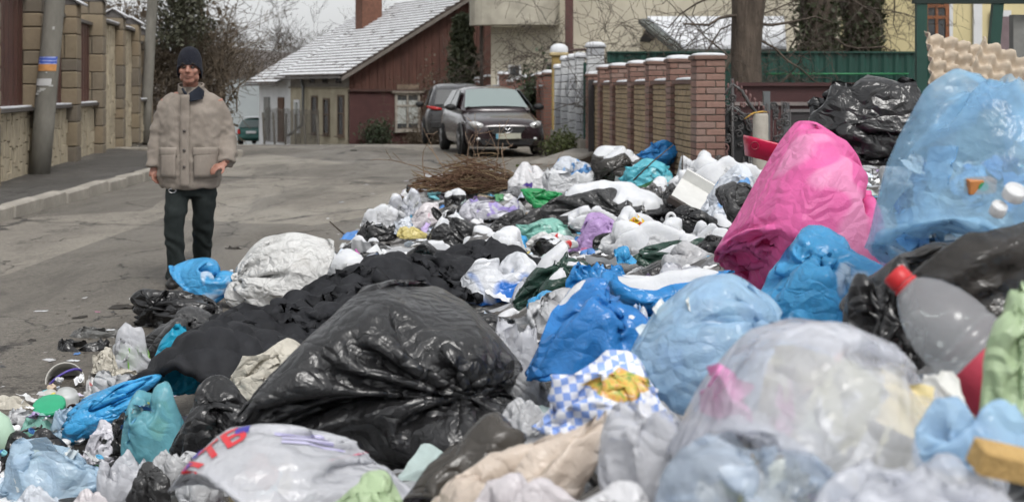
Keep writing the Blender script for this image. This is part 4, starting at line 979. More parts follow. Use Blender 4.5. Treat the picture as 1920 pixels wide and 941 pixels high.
# green hatchback far away
gc = thing('green_hatchback', 'small dark green hatchback seen from behind near the white house', 'car', (-13.25, 70.5, gz(70.5)+.03), R(-6)); pgm = paint('dark_green_paint', (.008, .085, .075), .3, .2)
subsurf(loftcar([(0, SEC(.62, .82, .4)), (.06, SEC(.76, .9, .3)), (.3, SEC(.81, .94, .25)), (1.4, SEC(.82, .93, .22)), (2.8, SEC(.81, .88, .22)), (3.6, SEC(.72, .7, .3))]).build('body', pgm, gc, True), 2)
subsurf(loftcar([(.03, GRN(.72, .66, .88, .93)), (.2, GRN(.75, .62, .9, 1.25)), (.4, GRN(.77, .6, .92, 1.40)), (1.6, GRN(.77, .6, .92, 1.42)), (2.3, GRN(.74, .6, .9, 1.0))]).build('roof', pgm, gc, True), 2)
MB().poly([(-.62, -.0, .96), (.62, -.0, .96), (.53, .2, 1.33), (-.53, .2, 1.33)], .03, (0, -1, .3)).build('rear_window', plain('car_glass_grey', (.10, .13, .13), .1, .1), gc)
MB().box((0, -.05, .72), (.52, .02, .12)).build('number_plate', whitep, gc); MB().box((0, -.02, .48), (1.45, .1, .16), bev=.03).build('bumper', pgm, gc)
MB().box((0, 1.0, 1.47), (1.1, 1.3, .03), bev=.012).build('snow', SNOW, gc)
for s in (-1, 1): MB().box((s*.66, -.0, .75), (.14, .08, .24), bev=.02).build('tail_lamp', redl_, gc); wheel(gc, s*.74, .6, .28, .17); wheel(gc, s*.74, 3.0, .28, .17)
# ------------------------------------------------------------------ the walking man
def fuse(name, mb, voxel, smooth, mat, parent, wr=None):
    """union of overlapping lofts as one continuous skin"""
    me = mb.mesh(name); bm = bmesh.new(); bm.from_mesh(me); bmesh.ops.recalc_face_normals(bm, faces=bm.faces); bm.to_mesh(me); bm.free()
    o = bpy.data.objects.new(name, me); COL.objects.link(o)
    m = o.modifiers.new('r', 'REMESH'); m.mode = 'VOXEL'; m.voxel_size = voxel
    m = o.modifiers.new('s', 'SMOOTH'); m.factor = .5; m.iterations = smooth
    me2 = bpy.data.meshes.new_from_object(o.evaluated_get(bpy.context.evaluated_depsgraph_get())); bpy.data.objects.remove(o)
    if wr:
        ns = [v.normal.copy() for v in me2.vertices]
        for v, n_ in zip(me2.vertices, ns): v.co += n_*wr(v.co)
    me2.materials.clear(); me2.shade_smooth()
    return link(name, me2, mat, parent)
man = thing('person', 'man in beige padded jacket, dark trousers and navy knit hat walking up the road', 'person', (-2.36, 10.2, .0), R(5))
skin = NT('skin'); c = skin.coord(); skin.set(Base_Color=skin.ramp(skin.noise(c, 26, 5), [(.3, (.22, .10, .07)), (.7, (.37, .185, .135))]), Roughness=.5); skin.b.inputs['Subsurface Weight'].default_value = .1; skin.b.inputs['Subsurface Radius'].default_value = (.02, .008, .005); skin = skin.m
B = MB()
hc = Vector((0, -.075, 1.60))
B.ball(hc+Vector((0, .012, .035)), (.079, .098, .095), 20, 14)            # cranium
B.ball(hc+Vector((0, -.012, -.035)), (.066, .078, .088), 18, 12)           # face
B.ball(hc+Vector((0, -.05, -.098)), (.040, .034, .028), 12, 8)            # chin
for s in (-1, 1):
    B.ball(hc+Vector((s*.043, -.060, -.028)), (.026, .022, .024), 10, 8)   # cheekbone
    B.ball(hc+Vector((s*.050, -.015, -.075)), (.022, .04, .028), 10, 8)   # jaw
    B.ball(hc+Vector((s*.079, .012, -.015)), (.012, .022, .034), 10, 8)    # ear
    B.tube([hc+Vector((s*.010, -.088, .020)), hc+Vector((s*.035, -.084, .022)), hc+Vector((s*.058, -.062, .014))], [.012, .013, .010], 8)   # brow
    B.ball(hc+Vector((s*.012, -.100, -.036)), (.011, .012, .009), 8, 6)    # nostril wing
B.tube([hc+Vector((0, -.084, .018)), hc+Vector((0, -.098, -.012)), hc+Vector((0, -.112, -.034)), hc+Vector((0, -.098, -.042))], [.010, .013, .0155, .008], 10)   # nose
B.tube([hc+Vector((-.026, -.080, -.062)), hc+Vector((0, -.092, -.058)), hc+Vector((.026, -.080, -.062))], [.005, .0085, .005], 8)   # upper lip
B.tube([hc+Vector((-.022, -.080, -.074)), hc+Vector((0, -.090, -.075)), hc+Vector((.022, -.080, -.074))], [.005, .009, .005], 8)     # lower lip
B.tube([hc+Vector((0, .02, -.05)), (0, -.02, 1.46), (0, 0, 1.40)], [.058, .056, .07], 14)   # neck
B.tube([(0, 0, 1.42), (0, 0, 1.34), (0, 0, 1.1), (-.01, 0, .85), (-.01, 0, .74)], [(.12, .08), (.18, .10), (.15, .10), (.15, .11), (.14, .10)], 18)
def arm(sh, el, wr_, r=(.05, .042, .03)): B.tube([sh, (Vector(sh)+Vector(el))/2, el, (Vector(el)+Vector(wr_))/2, wr_], [r[0], r[0]*.9, r[1], r[1]*.95, r[2]], 12)
arm((-.17, 0, 1.36), (-.235, .03, 1.08), (-.262, -.02, .875)); arm((.18, 0, 1.36), (.262, .04, 1.09), (.262, -.10, .905))
def hand(w_, d, palm, thumb_dir, curl, sgn):
    """palm plus five unequal bent fingers; d = along the hand, palm = palm normal"""
    w_ = Vector(w_); d = Vector(d).normalized()*.86; pn = Vector(palm); pn = (pn-d*pn.dot(d)/d.length_squared).normalized(); sd_ = d.normalized().cross(pn)*sgn*.86
    B.tube([w_-d*.01, w_+d*.03, w_+d*.065, w_+d*.088], [(.026, .020), (.034, .019), (.040, .018), (.038, .014)], 10)
    for i, (ln, off) in enumerate(((.062, -.029), (.072, -.0095), (.068, .0105), (.052, .029))):
        p = w_+d*.082+sd_*off; pts = [p-d*.02, p]; dd = d.copy()
        for k, f in enumerate((.45, .3, .25)):
            dd = (dd+pn*curl*(.6+.5*k)).normalized(); pts.append(pts[-1]+dd*ln*f)
        B.tube(pts, [.0095, .0095, .009, .0085, .006], 8)
    p = w_+d*.03-sd_*.03; td = (d*.6-sd_*.8+pn*.35).normalized(); B.tube([p, p+td*.03, p+td*.052+d*.008, p+td*.06+d*.026], [.013, .0115, .010, .007], 8)
hand((-.262, -.02, .875), (-.03, -.12, -1), (.9, -.4, 0), None, .45, 1)
hand((.258, -.13, .895), (-.75, -.55, -.28), (-.2, .2, -.95), None, .6, -1)
for (hx, kn, an) in (((-.085, 0, .78), (-.10, -.12, .47), (-.105, -.06, .09)), ((.085, 0, .78), (.078, .05, .45), (.042, .33, .13))):
    B.tube([hx, (Vector(hx)+Vector(kn))/2, kn, (Vector(kn)+Vector(an))/2, an], [.078, .07, .05, .045, .035], 12)
body_ = fuse('body', B, .0065, 4, skin, man)
eyem = NT('eye'); eyem.set(Base_Color=(.03, .022, .018), Roughness=.15); lidm = plain('lid_shadow_skin', (.22, .10, .075), .6); stub = plain('brow_hair', (.03, .02, .015), .9)
for s in (-1, 1):
    MB().ball(hc+Vector((s*.031, -.0785, -.002)), (.0165, .012, .0085), 10, 8).build('eye', eyem.m, man, True)  # enlarged, all-dark eyes; their colour also stands in for eye socket shade
    MB().tube([hc+Vector((s*.012, -.098, .017)), hc+Vector((s*.034, -.097, .025)), hc+Vector((s*.056, -.075, .019))], [.004, .008, .004], 6).build('eyebrow', stub, man, True)
MB().tube([hc+Vector((-.024, -.0885, -.068)), hc+Vector((0, -.0975, -.066)), hc+Vector((.024, -.0885, -.068))], [.0015, .003, .0015], 6).build('mouth', plain('mouth_line', (.13, .05, .045), .6), man, True)
# knit hat with its rolled edge
navy = NT('navy_knit'); c = navy.coord(); wv = navy.n('TexWave', wave_type='BANDS', bands_direction='X'); wv.inputs['Scale'].default_value = 60; wv.inputs['Distortion'].default_value = 1.5; navy.l(c, wv.inputs['Vector'])
navy.set(Base_Color=navy.ramp(navy.noise(c, 60, 3), [(.3, (.0025, .0032, .008)), (.7, (.007, .009, .02))]), Roughness=.95, Normal=navy.bump(wv.outputs['Fac'], .6, .006)); navy = navy.m
hh = MB(); vs = []; n_ = 36
prof = [(.985, -.095), (1.02, -.075), (1.04, -.05), (1.02, -.02), (1.0, .02), (.94, .06), (.80, .095), (.58, .12), (.3, .134), (.02, .138)]
for k, (s, z) in enumerate(prof):
    for i in range(n_):
        a = 6.28318*i/n_; fy = -math.sin(a)         # fy=1 at the front
        lift = .098*max(0, fy)**.55*max(0, 1-k/4.2)          # open over the face, down over the ears
        rib = 1+.010*math.sin(i*9) if k < 8 else 1
        vs.append(hc+Vector((.089*s*rib*math.cos(a), .005+.107*s*rib*math.sin(a), .015+z+lift)))
hh.add(vs, [(k*n_+i, k*n_+(i+1) % n_, k*n_+n_+(i+1) % n_, k*n_+n_+i) for k in range(len(prof)-1) for i in range(n_)]+[tuple(range((len(prof)-1)*n_, len(prof)*n_))])
o = hh.build('knit_hat', navy, man, True); so = o.modifiers.new('s', 'SOLIDIFY'); so.thickness = .007; so.offset = -1; subsurf(o, 1)
# padded jacket
def cloth_mat(name, c0, c1, weave=220, rough=.9):
    n = NT(name); c = n.coord(); n.set(Base_Color=n.mix(n.ramp(n.noise(n.coord(rot=(1, 0, 0)), 3, 5), [(.4, (0, 0, 0)), (.8, (.55, .55, .55))]), n.ramp(n.noise(c, 9, 6), [(.3, c0), (.7, c1)]), mul(c0, .75)), Roughness=rough, Normal=n.bump(n.noise(c, weave, 3), .35, .002, n.bump(n.noise(n.coord((1, 1, .5)), 9, 4, .6, 1.2), .45, .016))); n.b.inputs['Specular IOR Level'].default_value = .2; return n.m
beigej = cloth_mat('beige_jacket_cloth', (.205, .176, .150), (.272, .238, .205)); J = MB()
J.tube([(-.012, 0, .715), (-.012, 0, .735), (-.010, 0, .80), (-.004, 0, .92), (0, 0, 1.05), (0, 0, 1.18), (.002, 0, 1.29), (.004, 0, 1.36), (.004, -.005, 1.41), (.003, -.01, 1.445), (.002, -.015, 1.47)],
       [(.205, .15), (.222, .165), (.236, .178), (.238, .18), (.23, .172), (.232, .17), (.208, .155), (.168, .13), (.122, .105), (.088, .085), (.072, .075)], 30)
J.tube([(-.105, 0, 1.365), (-.168, .01, 1.305), (-.208, .025, 1.19), (-.236, .03, 1.08), (-.250, .0, .96), (-.258, -.02, .865)], [.065, .080, .076, .073, .068, .060], 16)
J.tube([(.105, 0, 1.365), (.174, .01, 1.305), (.218, .03, 1.19), (.255, .04, 1.07), (.262, -.03, .97), (.264, -.09, .895)], [.065, .082, .078, .076, .072, .066], 16)
def wrj(p):
    f = noise.noise(Vector((p.x*7, p.y*7, p.z*9)))*.009
    arm_ = max(0, min(1, (abs(p.x)-.2)/.05)); f += arm_*.009*math.sin(p.z*58+noise.noise(p*7)*7+p.x*50)*(.3+noise.noise(Vector((p.z*4, p.x*3, 1))))
    f += .006*noise.noise(Vector((p.x*22, p.y*22, p.z*11+3)))
    f += .011*(.5-abs(noise.noise(Vector((p.x*5+p.z*4, p.y*5, p.z*9-p.x*6)))*1.6))*(.4+.6*arm_)+.007*(.5-abs(noise.noise(Vector((p.x*12-p.z*5, p.y*8+4, p.z*15+p.x*8)))*1.8))
    hem = max(0, 1-abs(p.z-.76)/.05)*(1 if abs(p.x) < .24 else 0); f -= hem*.004
    return f
fuse('jacket', J, .011, 5, beigej, man, wrj)
def patchbox(pts, th, name, mat, parent, sub=1):
    """a quad of cloth with thickness lying on the jacket front"""
    o = MB().poly(pts, th, (0, -1, 0)).build(name, mat, parent, True); bevel(o, th*.45, 2); return o
yj = lambda x, z: -.172*math.sqrt(max(.05, 1-(x/.245)**2))-.012 if z < 1.25 else -.160*math.sqrt(max(.05, 1-(x/.24)**2))-.010
def onj(x, z, d=0): return (x, yj(x, z)-d, z)
def strip(name, cols, rows, mat, th=.012, bulge=0.0):
    vs = []; fs = []; nc, nr = len(cols[0]), len(cols)
    for j, row in enumerate(cols):
        for i, (x, z) in enumerate(row):
            e = math.sin(math.pi*i/(nc-1))*math.sin(math.pi*min(1, max(0, j/(nr-1)))) if bulge else 0
            vs.append(onj(x, z, th*.4+bulge*e))
    for j in range(nr-1):
        for i in range(nc-1): fs.append((j*nc+i, j*nc+i+1, j*nc+nc+i+1, j*nc+nc+i))
    o = MB().add(vs, fs).build(name, mat, man, True, fix=False); s = o.modifiers.new('s', 'SOLIDIFY'); s.thickness = th; s.offset = 0; return o
gr = lambda x0, x1, z0, z1, nx=7, nz=7: [[(x0+(x1-x0)*i/(nx-1), z0+(z1-z0)*j/(nz-1)) for i in range(nx)] for j in range(nz)]
strip('placket', gr(-.055, .012, .735, 1.40, 4, 26), 0, beigej, .007)
for s, x0, x1 in (('l', -.205, -.085), ('r', .045, .205)):
    pk = strip('pocket', gr(x0, x1, .80, .985), 0, beigej, .010, .008); fl = strip('pocket_flap', gr(x0-.008, x1+.008, .955, 1.02, 7, 4), 0, beigej, .010, .006)
for z in (1.14, 1.00, .88): 
    o = MB().lathe([(.010, 0), (.011, .004), (.006, .007)], 12, Matrix.Rotation(R(90), 3, 'X'), onj(-.022, z, .012)).build('button', plain('dark_button', (.07, .06, .055), .4), man, True)
# collar: beige outside, dark navy lining folded open
cl = MB(); vs = []; n_ = 20
for k, (r, z) in enumerate([(.092, 1.415), (.092, 1.44), (.088, 1.465), (.094, 1.482)]):
    for i in range(n_+1):
        a = R(-75)+(R(330))*i/n_; vs.append((.004+r*.98*math.cos(a), -.03+r*.93*math.sin(a), z-.035*max(0, -math.sin(a))+.012*max(0, math.sin(a))))
cl.add(vs, [(k*(n_+1)+i, k*(n_+1)+i+1, (k+1)*(n_+1)+i+1, (k+1)*(n_+1)+i) for k in range(3) for i in range(n_)])
o = cl.build('collar', beigej, man, True, fix=False); s = o.modifiers.new('s', 'SOLIDIFY'); s.thickness = .016; s.offset = 0; subsurf(o, 1)
navyc = cloth_mat('navy_lining', (.010, .012, .018), (.02, .024, .034))
lp = MB().add([(.005, -.155, 1.41), (.075, -.135, 1.465), (.112, -.10, 1.425), (.105, -.135, 1.372), (.05, -.172, 1.358), (.0, -.178, 1.35)], [(0, 1, 2, 3, 4, 5)]).build('lapel', navyc, man, fix=False); s = lp.modifiers.new('s', 'SOLIDIFY'); s.thickness = .014; s.offset = 1; bevel(lp, .005, 2)
MB().tube([(-.045, -.135, 1.445), (-.02, -.15, 1.41), (-.005, -.16, 1.37)], [.008, .011, .009], 8).build('scarf_edge', navyc, man, True)
# trousers
trou = cloth_mat('dark_green_grey_trousers', (.012, .016, .016), (.024, .030, .029)); T = MB()
T.tube([(-.01, 0, .80), (-.01, 0, .72), (-.01, 0, .66)], [(.17, .125), (.175, .125), (.16, .11)], 20)
T.tube([(-.085, 0, .76), (-.095, -.04, .66), (-.102, -.105, .50), (-.108, -.10, .40), (-.102, -.085, .28), (-.100, -.07, .15), (-.10, -.07, .055)], [.092, .090, .078, .072, .068, .068, .072], 18)
T.tube([(.085, 0, .76), (.092, .015, .66), (.080, .05, .48), (.066, .11, .36), (.052, .2, .24), (.042, .29, .12)], [.094, .092, .08, .074, .068, .068], 18)
def wrt(p): return .007*math.sin(p.z*42+noise.noise(p*6)*6+p.x*25)*(.4+abs(noise.noise(Vector((p.z*5, p.x*4, 2)))))*(1 if p.z < .68 else .3)+.004*noise.noise(p*17)
fuse('trousers', T, .011, 4, trou, man, wrt)
MB().tube([(-.115+.026*math.cos(a), -.135, .705+.016*math.sin(a)) for a in [6.283*i/14 for i in range(15)]], .0035, 6, False).build('key_ring', chrome, man, True)
shoem = plain('black_shoe_leather', (.014, .013, .012), .5, .3, 12)
for (x, y, z, a) in ((-.108, -.10, 0, 0), (.042, .27, .02, .35)):
    q = MB(); rows = [(-.165, .02, .028), (-.14, .042, .04), (-.08, .05, .055), (-.02, .046, .075), (.05, .042, .085), (.1, .038, .08), (.13, .02, .05)]
    vs = []; n_ = 14
    for (yy, w_, h_) in rows:
        for i in range(n_):
            t = 6.28318*i/n_; vs.append((w_*math.cos(t), yy, max(.0, .035+h_*.75*math.sin(t)) if math.sin(t) > 0 else .035+.035*math.sin(t)))
    q.add(vs, [(k*n_+i, k*n_+(i+1) % n_, k*n_+n_+(i+1) % n_, k*n_+n_+i) for k in range(len(rows)-1) for i in range(n_)]+[tuple(range(n_)), tuple(range((len(rows)-1)*n_, len(rows)*n_))])
    o = q.build('shoe', shoem, man, True, (x, y, z)); o.rotation_euler = (a, 0, 0); subsurf(o, 1)
# ------------------------------------------------------------------ the litter heap: film materials
H = hexc
MT = {
 'black': film('black_film', (.014, .014, .015), .42, .05, 0, .3, .30, spec=.6), 'charcoal': film('charcoal_film', (.042, .042, .043), .42, .12, 0, .3, .3),
 'hero': film('big_black_film', (.017, .017, .018), .46, .04, 0, .3, .32, spec=.6), 'greyfilm': film('grey_film', (.17, .165, .165), .42, .25, 0, .35, .35),
 'smoke': film('smoky_film', (.06, .055, .05), .3, .2, .3, .4, .25), 'white': film('white_film', (.57, .58, .60), .45, .35, 0, .12, .35, dirt=.35), 'sack': film('white_sack', (.62, .62, .61), .7, .15, 0, .12, .5, dirt=.45, spec=.2),
 'cream': film('cream_sack', (.55, .52, .45), .75, .1, 0, .15, .4, dirt=.4, spec=.2), 'blue': film('blue_film', H('338fd6'), .36, .35, 0, .3, .25), 'deepblue': film('strong_blue_film', H('3a8ad4'), .36, .45, 0, .3, .25, [(H('5c9bd0'), .66, 3.2)]),
 'sky': film('sky_blue_film', H('4aaee8'), .36, .4, 0, .3, .3), 'skyp': film('patchy_blue_film', H('55b3ea'), .36, .5, .10, .3, .3, [(H('c3d8ea'), .60, 5), (H('2a5a92'), .64, 6)]),
 'turq': film('turquoise_film', H('1aa6cc'), .6, .3, 0, .25, .4), 'aqua': film('aqua_film', H('6ccbdc'), .36, .45, .06, .25, .3, [(H('b9e8ee'), .62, 6)]),
 'teal': film('teal_clear_film', H('86cddb'), .3, .45, .36, .3, .2), 'mint': film('mint_film', H('93cdbf'), .4, .45, 0, .3, .3, [(H('c9e8e0'), .62, 7)]),
 'lblue': film('pale_blue_film', H('cbe4fa'), .3, .5, .36, .2, .3), 'lblue2': film('ice_blue_film', H('b9dcff'), .3, .5, .32, .25, .28), 'blueclear': film('blue_clear_film', H('b2dcfa'), .25, .5, .60, .22, .2),
 'clear': film('clear_film', (.84, .86, .92), .24, .55, .62, .15, .25), 'clearbl': film('bluish_clear_film', (.70, .80, .94), .24, .5, .68, .2, .25), 'clearw': film('milky_film', (.74, .75, .79), .32, .5, .30, .12, .25),
 'pink': film('pink_film', H('ee6fb2'), .72, .45, 0, .16, .22, [(H('f39ac8'), .58, 3)]), 'hotpink': film('magenta_film', H('d56fbd'), .5, .4), 'lilac': film('lilac_film', H('c4a3d9'), .42, .45, 0, .25, .3), 'lilacw': film('lilac_white_film', (.68, .68, .74), .4, .4, .08, .2, .3, [(H('a99ad8'), .58, 6), (H('c9a4b6'), .66, 7)]),
 'green': film('green_film', H('2f9e5c'), .4, .4, 0, .35, .3), 'dgreen': film('dark_green_film', H('28443a'), .42, .2, 0, .3, .25), 'pgreen': film('pale_green_film', H('c2d8b0'), .45, .45, .1, .25, .3),
 'pinkw': film('white_pink_film', (.72, .68, .70), .4, .4, 0, .12, .3, [(H('e08aa4'), .62, 5)]), 'yel': film('yellow_film', H('e2d38c'), .5, .4), 'yelred': film('yellow_red_print', H('e4c030'), .4, .25, 0, .15, .2, [(H('b63a1c'), .56, 17), (H('efe6d0'), .66, 12)]),
 'redw': film('white_red_print', (.7, .7, .7), .4, .35, 0, .1, .3, [(H('cc3030'), .63, 12)]), 'whblue': film('white_blue_print', (.72, .74, .78), .4, .35, 0, .1, .3, [(H('2d74cc'), .52, 2.6), (H('2450a0'), .66, 6)]),
 'wbl2': film('white_blue_stripes', (.70, .74, .80), .4, .4, 0, .12, .3, [(H('6aa0d8'), .54, 5)]), 'purp': film('white_purple_print', (.72, .72, .74), .4, .4, 0, .1, .3, [(H('4d3a8c'), .62, 6), (H('b86a3c'), .68, 8)]),
 'bwprint': film('white_black_print', (.66, .65, .70), .45, .3, 0, .1, .3, [(H('222222'), .60, 22)]), 'beige': film('beige_paper', H('e4d6c8'), .5, .5, .08, .15, .3, [(H('f0e8e0'), .55, 5), (H('cdb7a4'), .66, 6)]), 'brown': film('brown_scrap', (.20, .13, .09), .7, .1), 'taupe': film('brown_smoke_film', (.085, .076, .066), .4, .2, .12, .35, .25),
 'greygreen': film('dirty_grey_film', (.13, .13, .125), .5, .2),
}
cmat = NT('mixed_litter'); at = cmat.n('Attribute', attribute_name='Col'); cc = cmat.coord(); cmat.set(Base_Color=cmat.mix(cmat.ramp(cmat.noise(cc, 7, 6, .7), [(.45, (0, 0, 0)), (.75, (.45, .45, .45))]), at.outputs['Color'], (.10, .085, .07)), Roughness=.5, Normal=cmat.bump(cmat.noise(cc, 50, 4), .3, .006)); cmat = cmat.m
# ------------------------------------------------------------------ relaxed shapes used for the bags
PR = {}
PR['hero'] = sim_bag(2, 104, 120, fill=.75, lumps=6, lumpr=.06, iters=170, squash=.40)
PR['k1'] = sim_bag(3, fill=.45, lumps=7, lumpr=.06, iters=170)
PR['k2'] = sim_bag(12, fill=.6, lumps=9, lumpr=.05, squash=.34, iters=170)
PR['k3'] = sim_bag(23, 64, 64, fill=.35, lumps=10, lumpr=.055, squash=.30, iters=170)
PR['k4'] = sim_bag(31, 64, 64, fill=.7, lumps=5, lumpr=.06, squash=.36, iters=160)
PR['o1'] = sim_bag(4, 64, 64, neck='loose', fill=.4, lumps=9, lumpr=.055, iters=160)
PR['o2'] = sim_bag(44, 64, 64, neck='loose', fill=.3, lumps=8, lumpr=.06, iters=160, squash=.3, hgt=.75)
PR['p1'] = sim_bag(5, 64, 64, neck='seam', fill=.5, lumps=9, lumpr=.05, iters=160, squash=.34)
PR['p2'] = sim_bag(8, 64, 64, neck='seam', fill=.35, lumps=10, lumpr=.05, iters=160, squash=.22)
PR['p3'] = sim_bag(9, 64, 64, neck='seam', fill=.65, lumps=5, lumpr=.05, iters=150, hgt=.95, squash=.22)
PR['h1'] = sim_bag(71, 84, 84, fill=.55, lumps=10, lumpr=.055, iters=160, squash=.36)
PR['h2'] = sim_bag(77, 84, 84, neck='seam', fill=.5, lumps=12, lumpr=.05, iters=160, squash=.3)
PR['d1'] = sim_bag(91, 84, 84, fill=1.0, lumps=4, lumpr=.05, iters=150)
PR['d2'] = sim_bag(92, 84, 84, neck='seam', fill=.85, lumps=5, lumpr=.05, iters=150)
SH = [sim_sheet(i, 22, 22, shrink=[.7, .8, .62, .9, .75, .55][i], iters=110, amp=.16) for i in range(6)]
def soften(P, k=3):
    for _ in range(k):
        Q = P.copy(); Q[1:-1] = (P[:-2]+P[2:]+2*P[1:-1])/4; Q[:, 1:-1] = (Q[:, :-2]+Q[:, 2:]+2*Q[:, 1:-1])/4; P = Q
    return P
SB = [soften(np.asarray(p)) for p in SH]
def sn(P, seed, f):
    rg = np.random.RandomState(seed); o = 0
    for k in range(7):
        d = rg.normal(size=3); d /= np.linalg.norm(d); o = o+np.sin((P@d)*f*(.6+rg.rand()*1.2)+rg.rand()*6.28)
    return o/3.2
def gridfaces(M, N, wrap):
    idx = np.arange(M*N).reshape(M, N); a = idx[:-1]; b = idx[1:]
    if wrap: return np.stack([a, np.roll(a, -1, 1), np.roll(b, -1, 1), b], -1).reshape(-1, 4)
    return np.stack([a[:, :-1], a[:, 1:], b[:, 1:], b[:, :-1]], -1).reshape(-1, 4)
def npmesh(name, V, Fq, cols=None, smooth=True):
    me = bpy.data.meshes.new(name); V = np.ascontiguousarray(V, np.float32).reshape(-1, 3); Fq = np.ascontiguousarray(Fq, np.int32); n = len(Fq)
    me.vertices.add(len(V)); me.vertices.foreach_set('co', V.ravel()); me.loops.add(n*4); me.loops.foreach_set('vertex_index', Fq.ravel()); me.polygons.add(n)
    me.polygons.foreach_set('loop_start', np.arange(n, dtype=np.int32)*4)
    if cols is not None:
        at = me.color_attributes.new('Col', 'FLOAT_COLOR', 'POINT'); c4 = np.ones((len(V), 4), np.float32); c4[:, :3] = cols; at.data.foreach_set('color', c4.ravel())
    me.update(calc_edges=True); me.validate()
    if smooth: me.shade_smooth()
    return me
CTRL = []      # where each thing rests, to shape the heap under them
BAGS = {}
def folds(M, N, seed, fold, proto):
    """pulled creases running towards the neck of a bag"""
    rg = np.random.RandomState(seed+5); u = np.linspace(0, 2*math.pi, N, endpoint=False)[None]; v = np.linspace(0, 1, M)[:, None]; o = np.zeros((M, N))
    for k in (4, 7, 10, 15, 22, 31):
        if k > N/3.2: continue
        ph = rg.rand()*6.28+sum(rg.normal(0, .9)*np.sin(v*f*3.1+rg.rand()*6) for f in (1, 2, 3)); x = k*u+ph
        m = np.clip(.55+.8*np.sin(u*rg.randint(1, 4)+rg.rand()*6+v*rg.normal(0, 3)), 0, 1)*np.clip(.6+.7*np.sin(v*rg.uniform(4, 9)+rg.rand()*6), 0, 1)
        o += m*(.62-np.abs(np.sin(x/2))**.75)*(.075/k)
    tie = proto[0] in 'kh' and proto != 'h2'
    g = (.45+1.1*v**1.5)*np.clip((1-v)/.12, 0, 1) if tie else np.clip((1-v)/.08, 0, 1)*np.clip(v/.08, 0, 1)
    return o*g*fold*1.5
def place(proto, box, Y, up=(0, 0, 1), spin=0, dep=None, sink=.3, prof=None, warp=.05, seed=0, shear=0, flip=False, fold=1.0, tilt=0):
    P = PR[proto]; M, N = P.shape[:2]; V = P.reshape(-1, 3).astype(np.float64)
    m = Vector((0, 0, 1)).rotation_difference(Vector(up).normalized()).to_matrix() @ Matrix.Rotation(R(spin), 3, 'Z'); V = V@np.array(m).T
    if flip: V[:, 0] *= -1
    V = V+np.stack([sn(V, seed+k, 14) for k in range(3)], -1)*warp*.1
    if fold:
        G_ = V.reshape(M, N, 3); nr = _normals(G_, True); nr /= np.linalg.norm(nr, axis=-1, keepdims=True)+1e-9
        if ((G_-V.mean(0))*nr).sum() < 0: nr = -nr
        V = (G_+nr*folds(M, N, seed, fold, proto)[..., None]).reshape(-1, 3)
    lo, hi = V.min(0), V.max(0); V = (V-lo)/(hi-lo)           # unit box
    if prof is not None:
        xs = np.linspace(0, 1, len(prof)); V[:, 2] *= np.interp(V[:, 0], xs, prof)
    V[:, 0] += shear*(V[:, 2]-.5)
    if tilt: V[:, 2] = V[:, 2]*(1-abs(tilt))+abs(tilt)*(V[:, 0] if tilt > 0 else 1-V[:, 0])
    x0, y0, x1, y1 = box; W = (x1-x0)*Y/F; Hh = (y1-y0)*Y/F*(1+sink); D = dep if dep else .8*min(W, max(Hh*1.3, W*.6))
    c = U((x0+x1)/2, y0, Y); base = Vector((c.x, Y, c.z-Hh))
    V = (V-np.array([.5, .5, 0]))*np.array([W, D, Hh])
    return V, (M, N), base, (W, D, Hh)
def rest(base, dims, drop=.04):
    W, D, Hh = dims
    for dx in (-.25, .25):
        for dy in (-.3, .3): CTRL.append((base.x+dx*W, base.y+dy*D, base.z+drop*Hh))
def snowcap_np(parent, V, MN, seed, amount, th, wrap=True, name='snow'):
    P = V.reshape(MN[0], MN[1], 3); n = _normals(P, wrap); n /= np.linalg.norm(n, axis=-1, keepdims=True)+1e-9
    c = P.reshape(-1, 3).mean(0)
    if ((P-c)*n).sum() < 0: n = -n
    nz = n[..., 2]
    for _ in range(3): nz = (nz+np.roll(nz, 1, 0)+np.roll(nz, -1, 0)+np.roll(nz, 1, 1)+np.roll(nz, -1, 1))/5
    zr = (P[..., 2]-P[..., 2].min())/np.ptp(P[..., 2])
    w_ = (nz-.45)*1.6+.55*sn(P.reshape(-1, 3), seed, 16).reshape(MN)+(zr-.75)*1.1+(amount-.6)*1.6
    for _ in range(2): w_ = (w_*2+np.roll(w_, 1, 0)+np.roll(w_, -1, 0)+np.roll(w_, 1, 1)+np.roll(w_, -1, 1))/6
    Fq = gridfaces(MN[0], MN[1], wrap); keep = (w_.ravel()[Fq].max(1) > -.1); Fq = Fq[keep]
    if len(Fq) < 12: return
    off = np.clip(w_*2.2, -.8, 1)*th; off = np.where(off < 0, off*.8, off); Q = P+n*off[..., None]*.35; Q[..., 2] += off*.75
    used = np.unique(Fq); rm = np.zeros(MN[0]*MN[1], int); rm[used] = np.arange(len(used))
    tag(link(name, npmesh(name, Q.reshape(-1, 3)[used], rm[Fq]), SNOW, parent), kind='stuff')
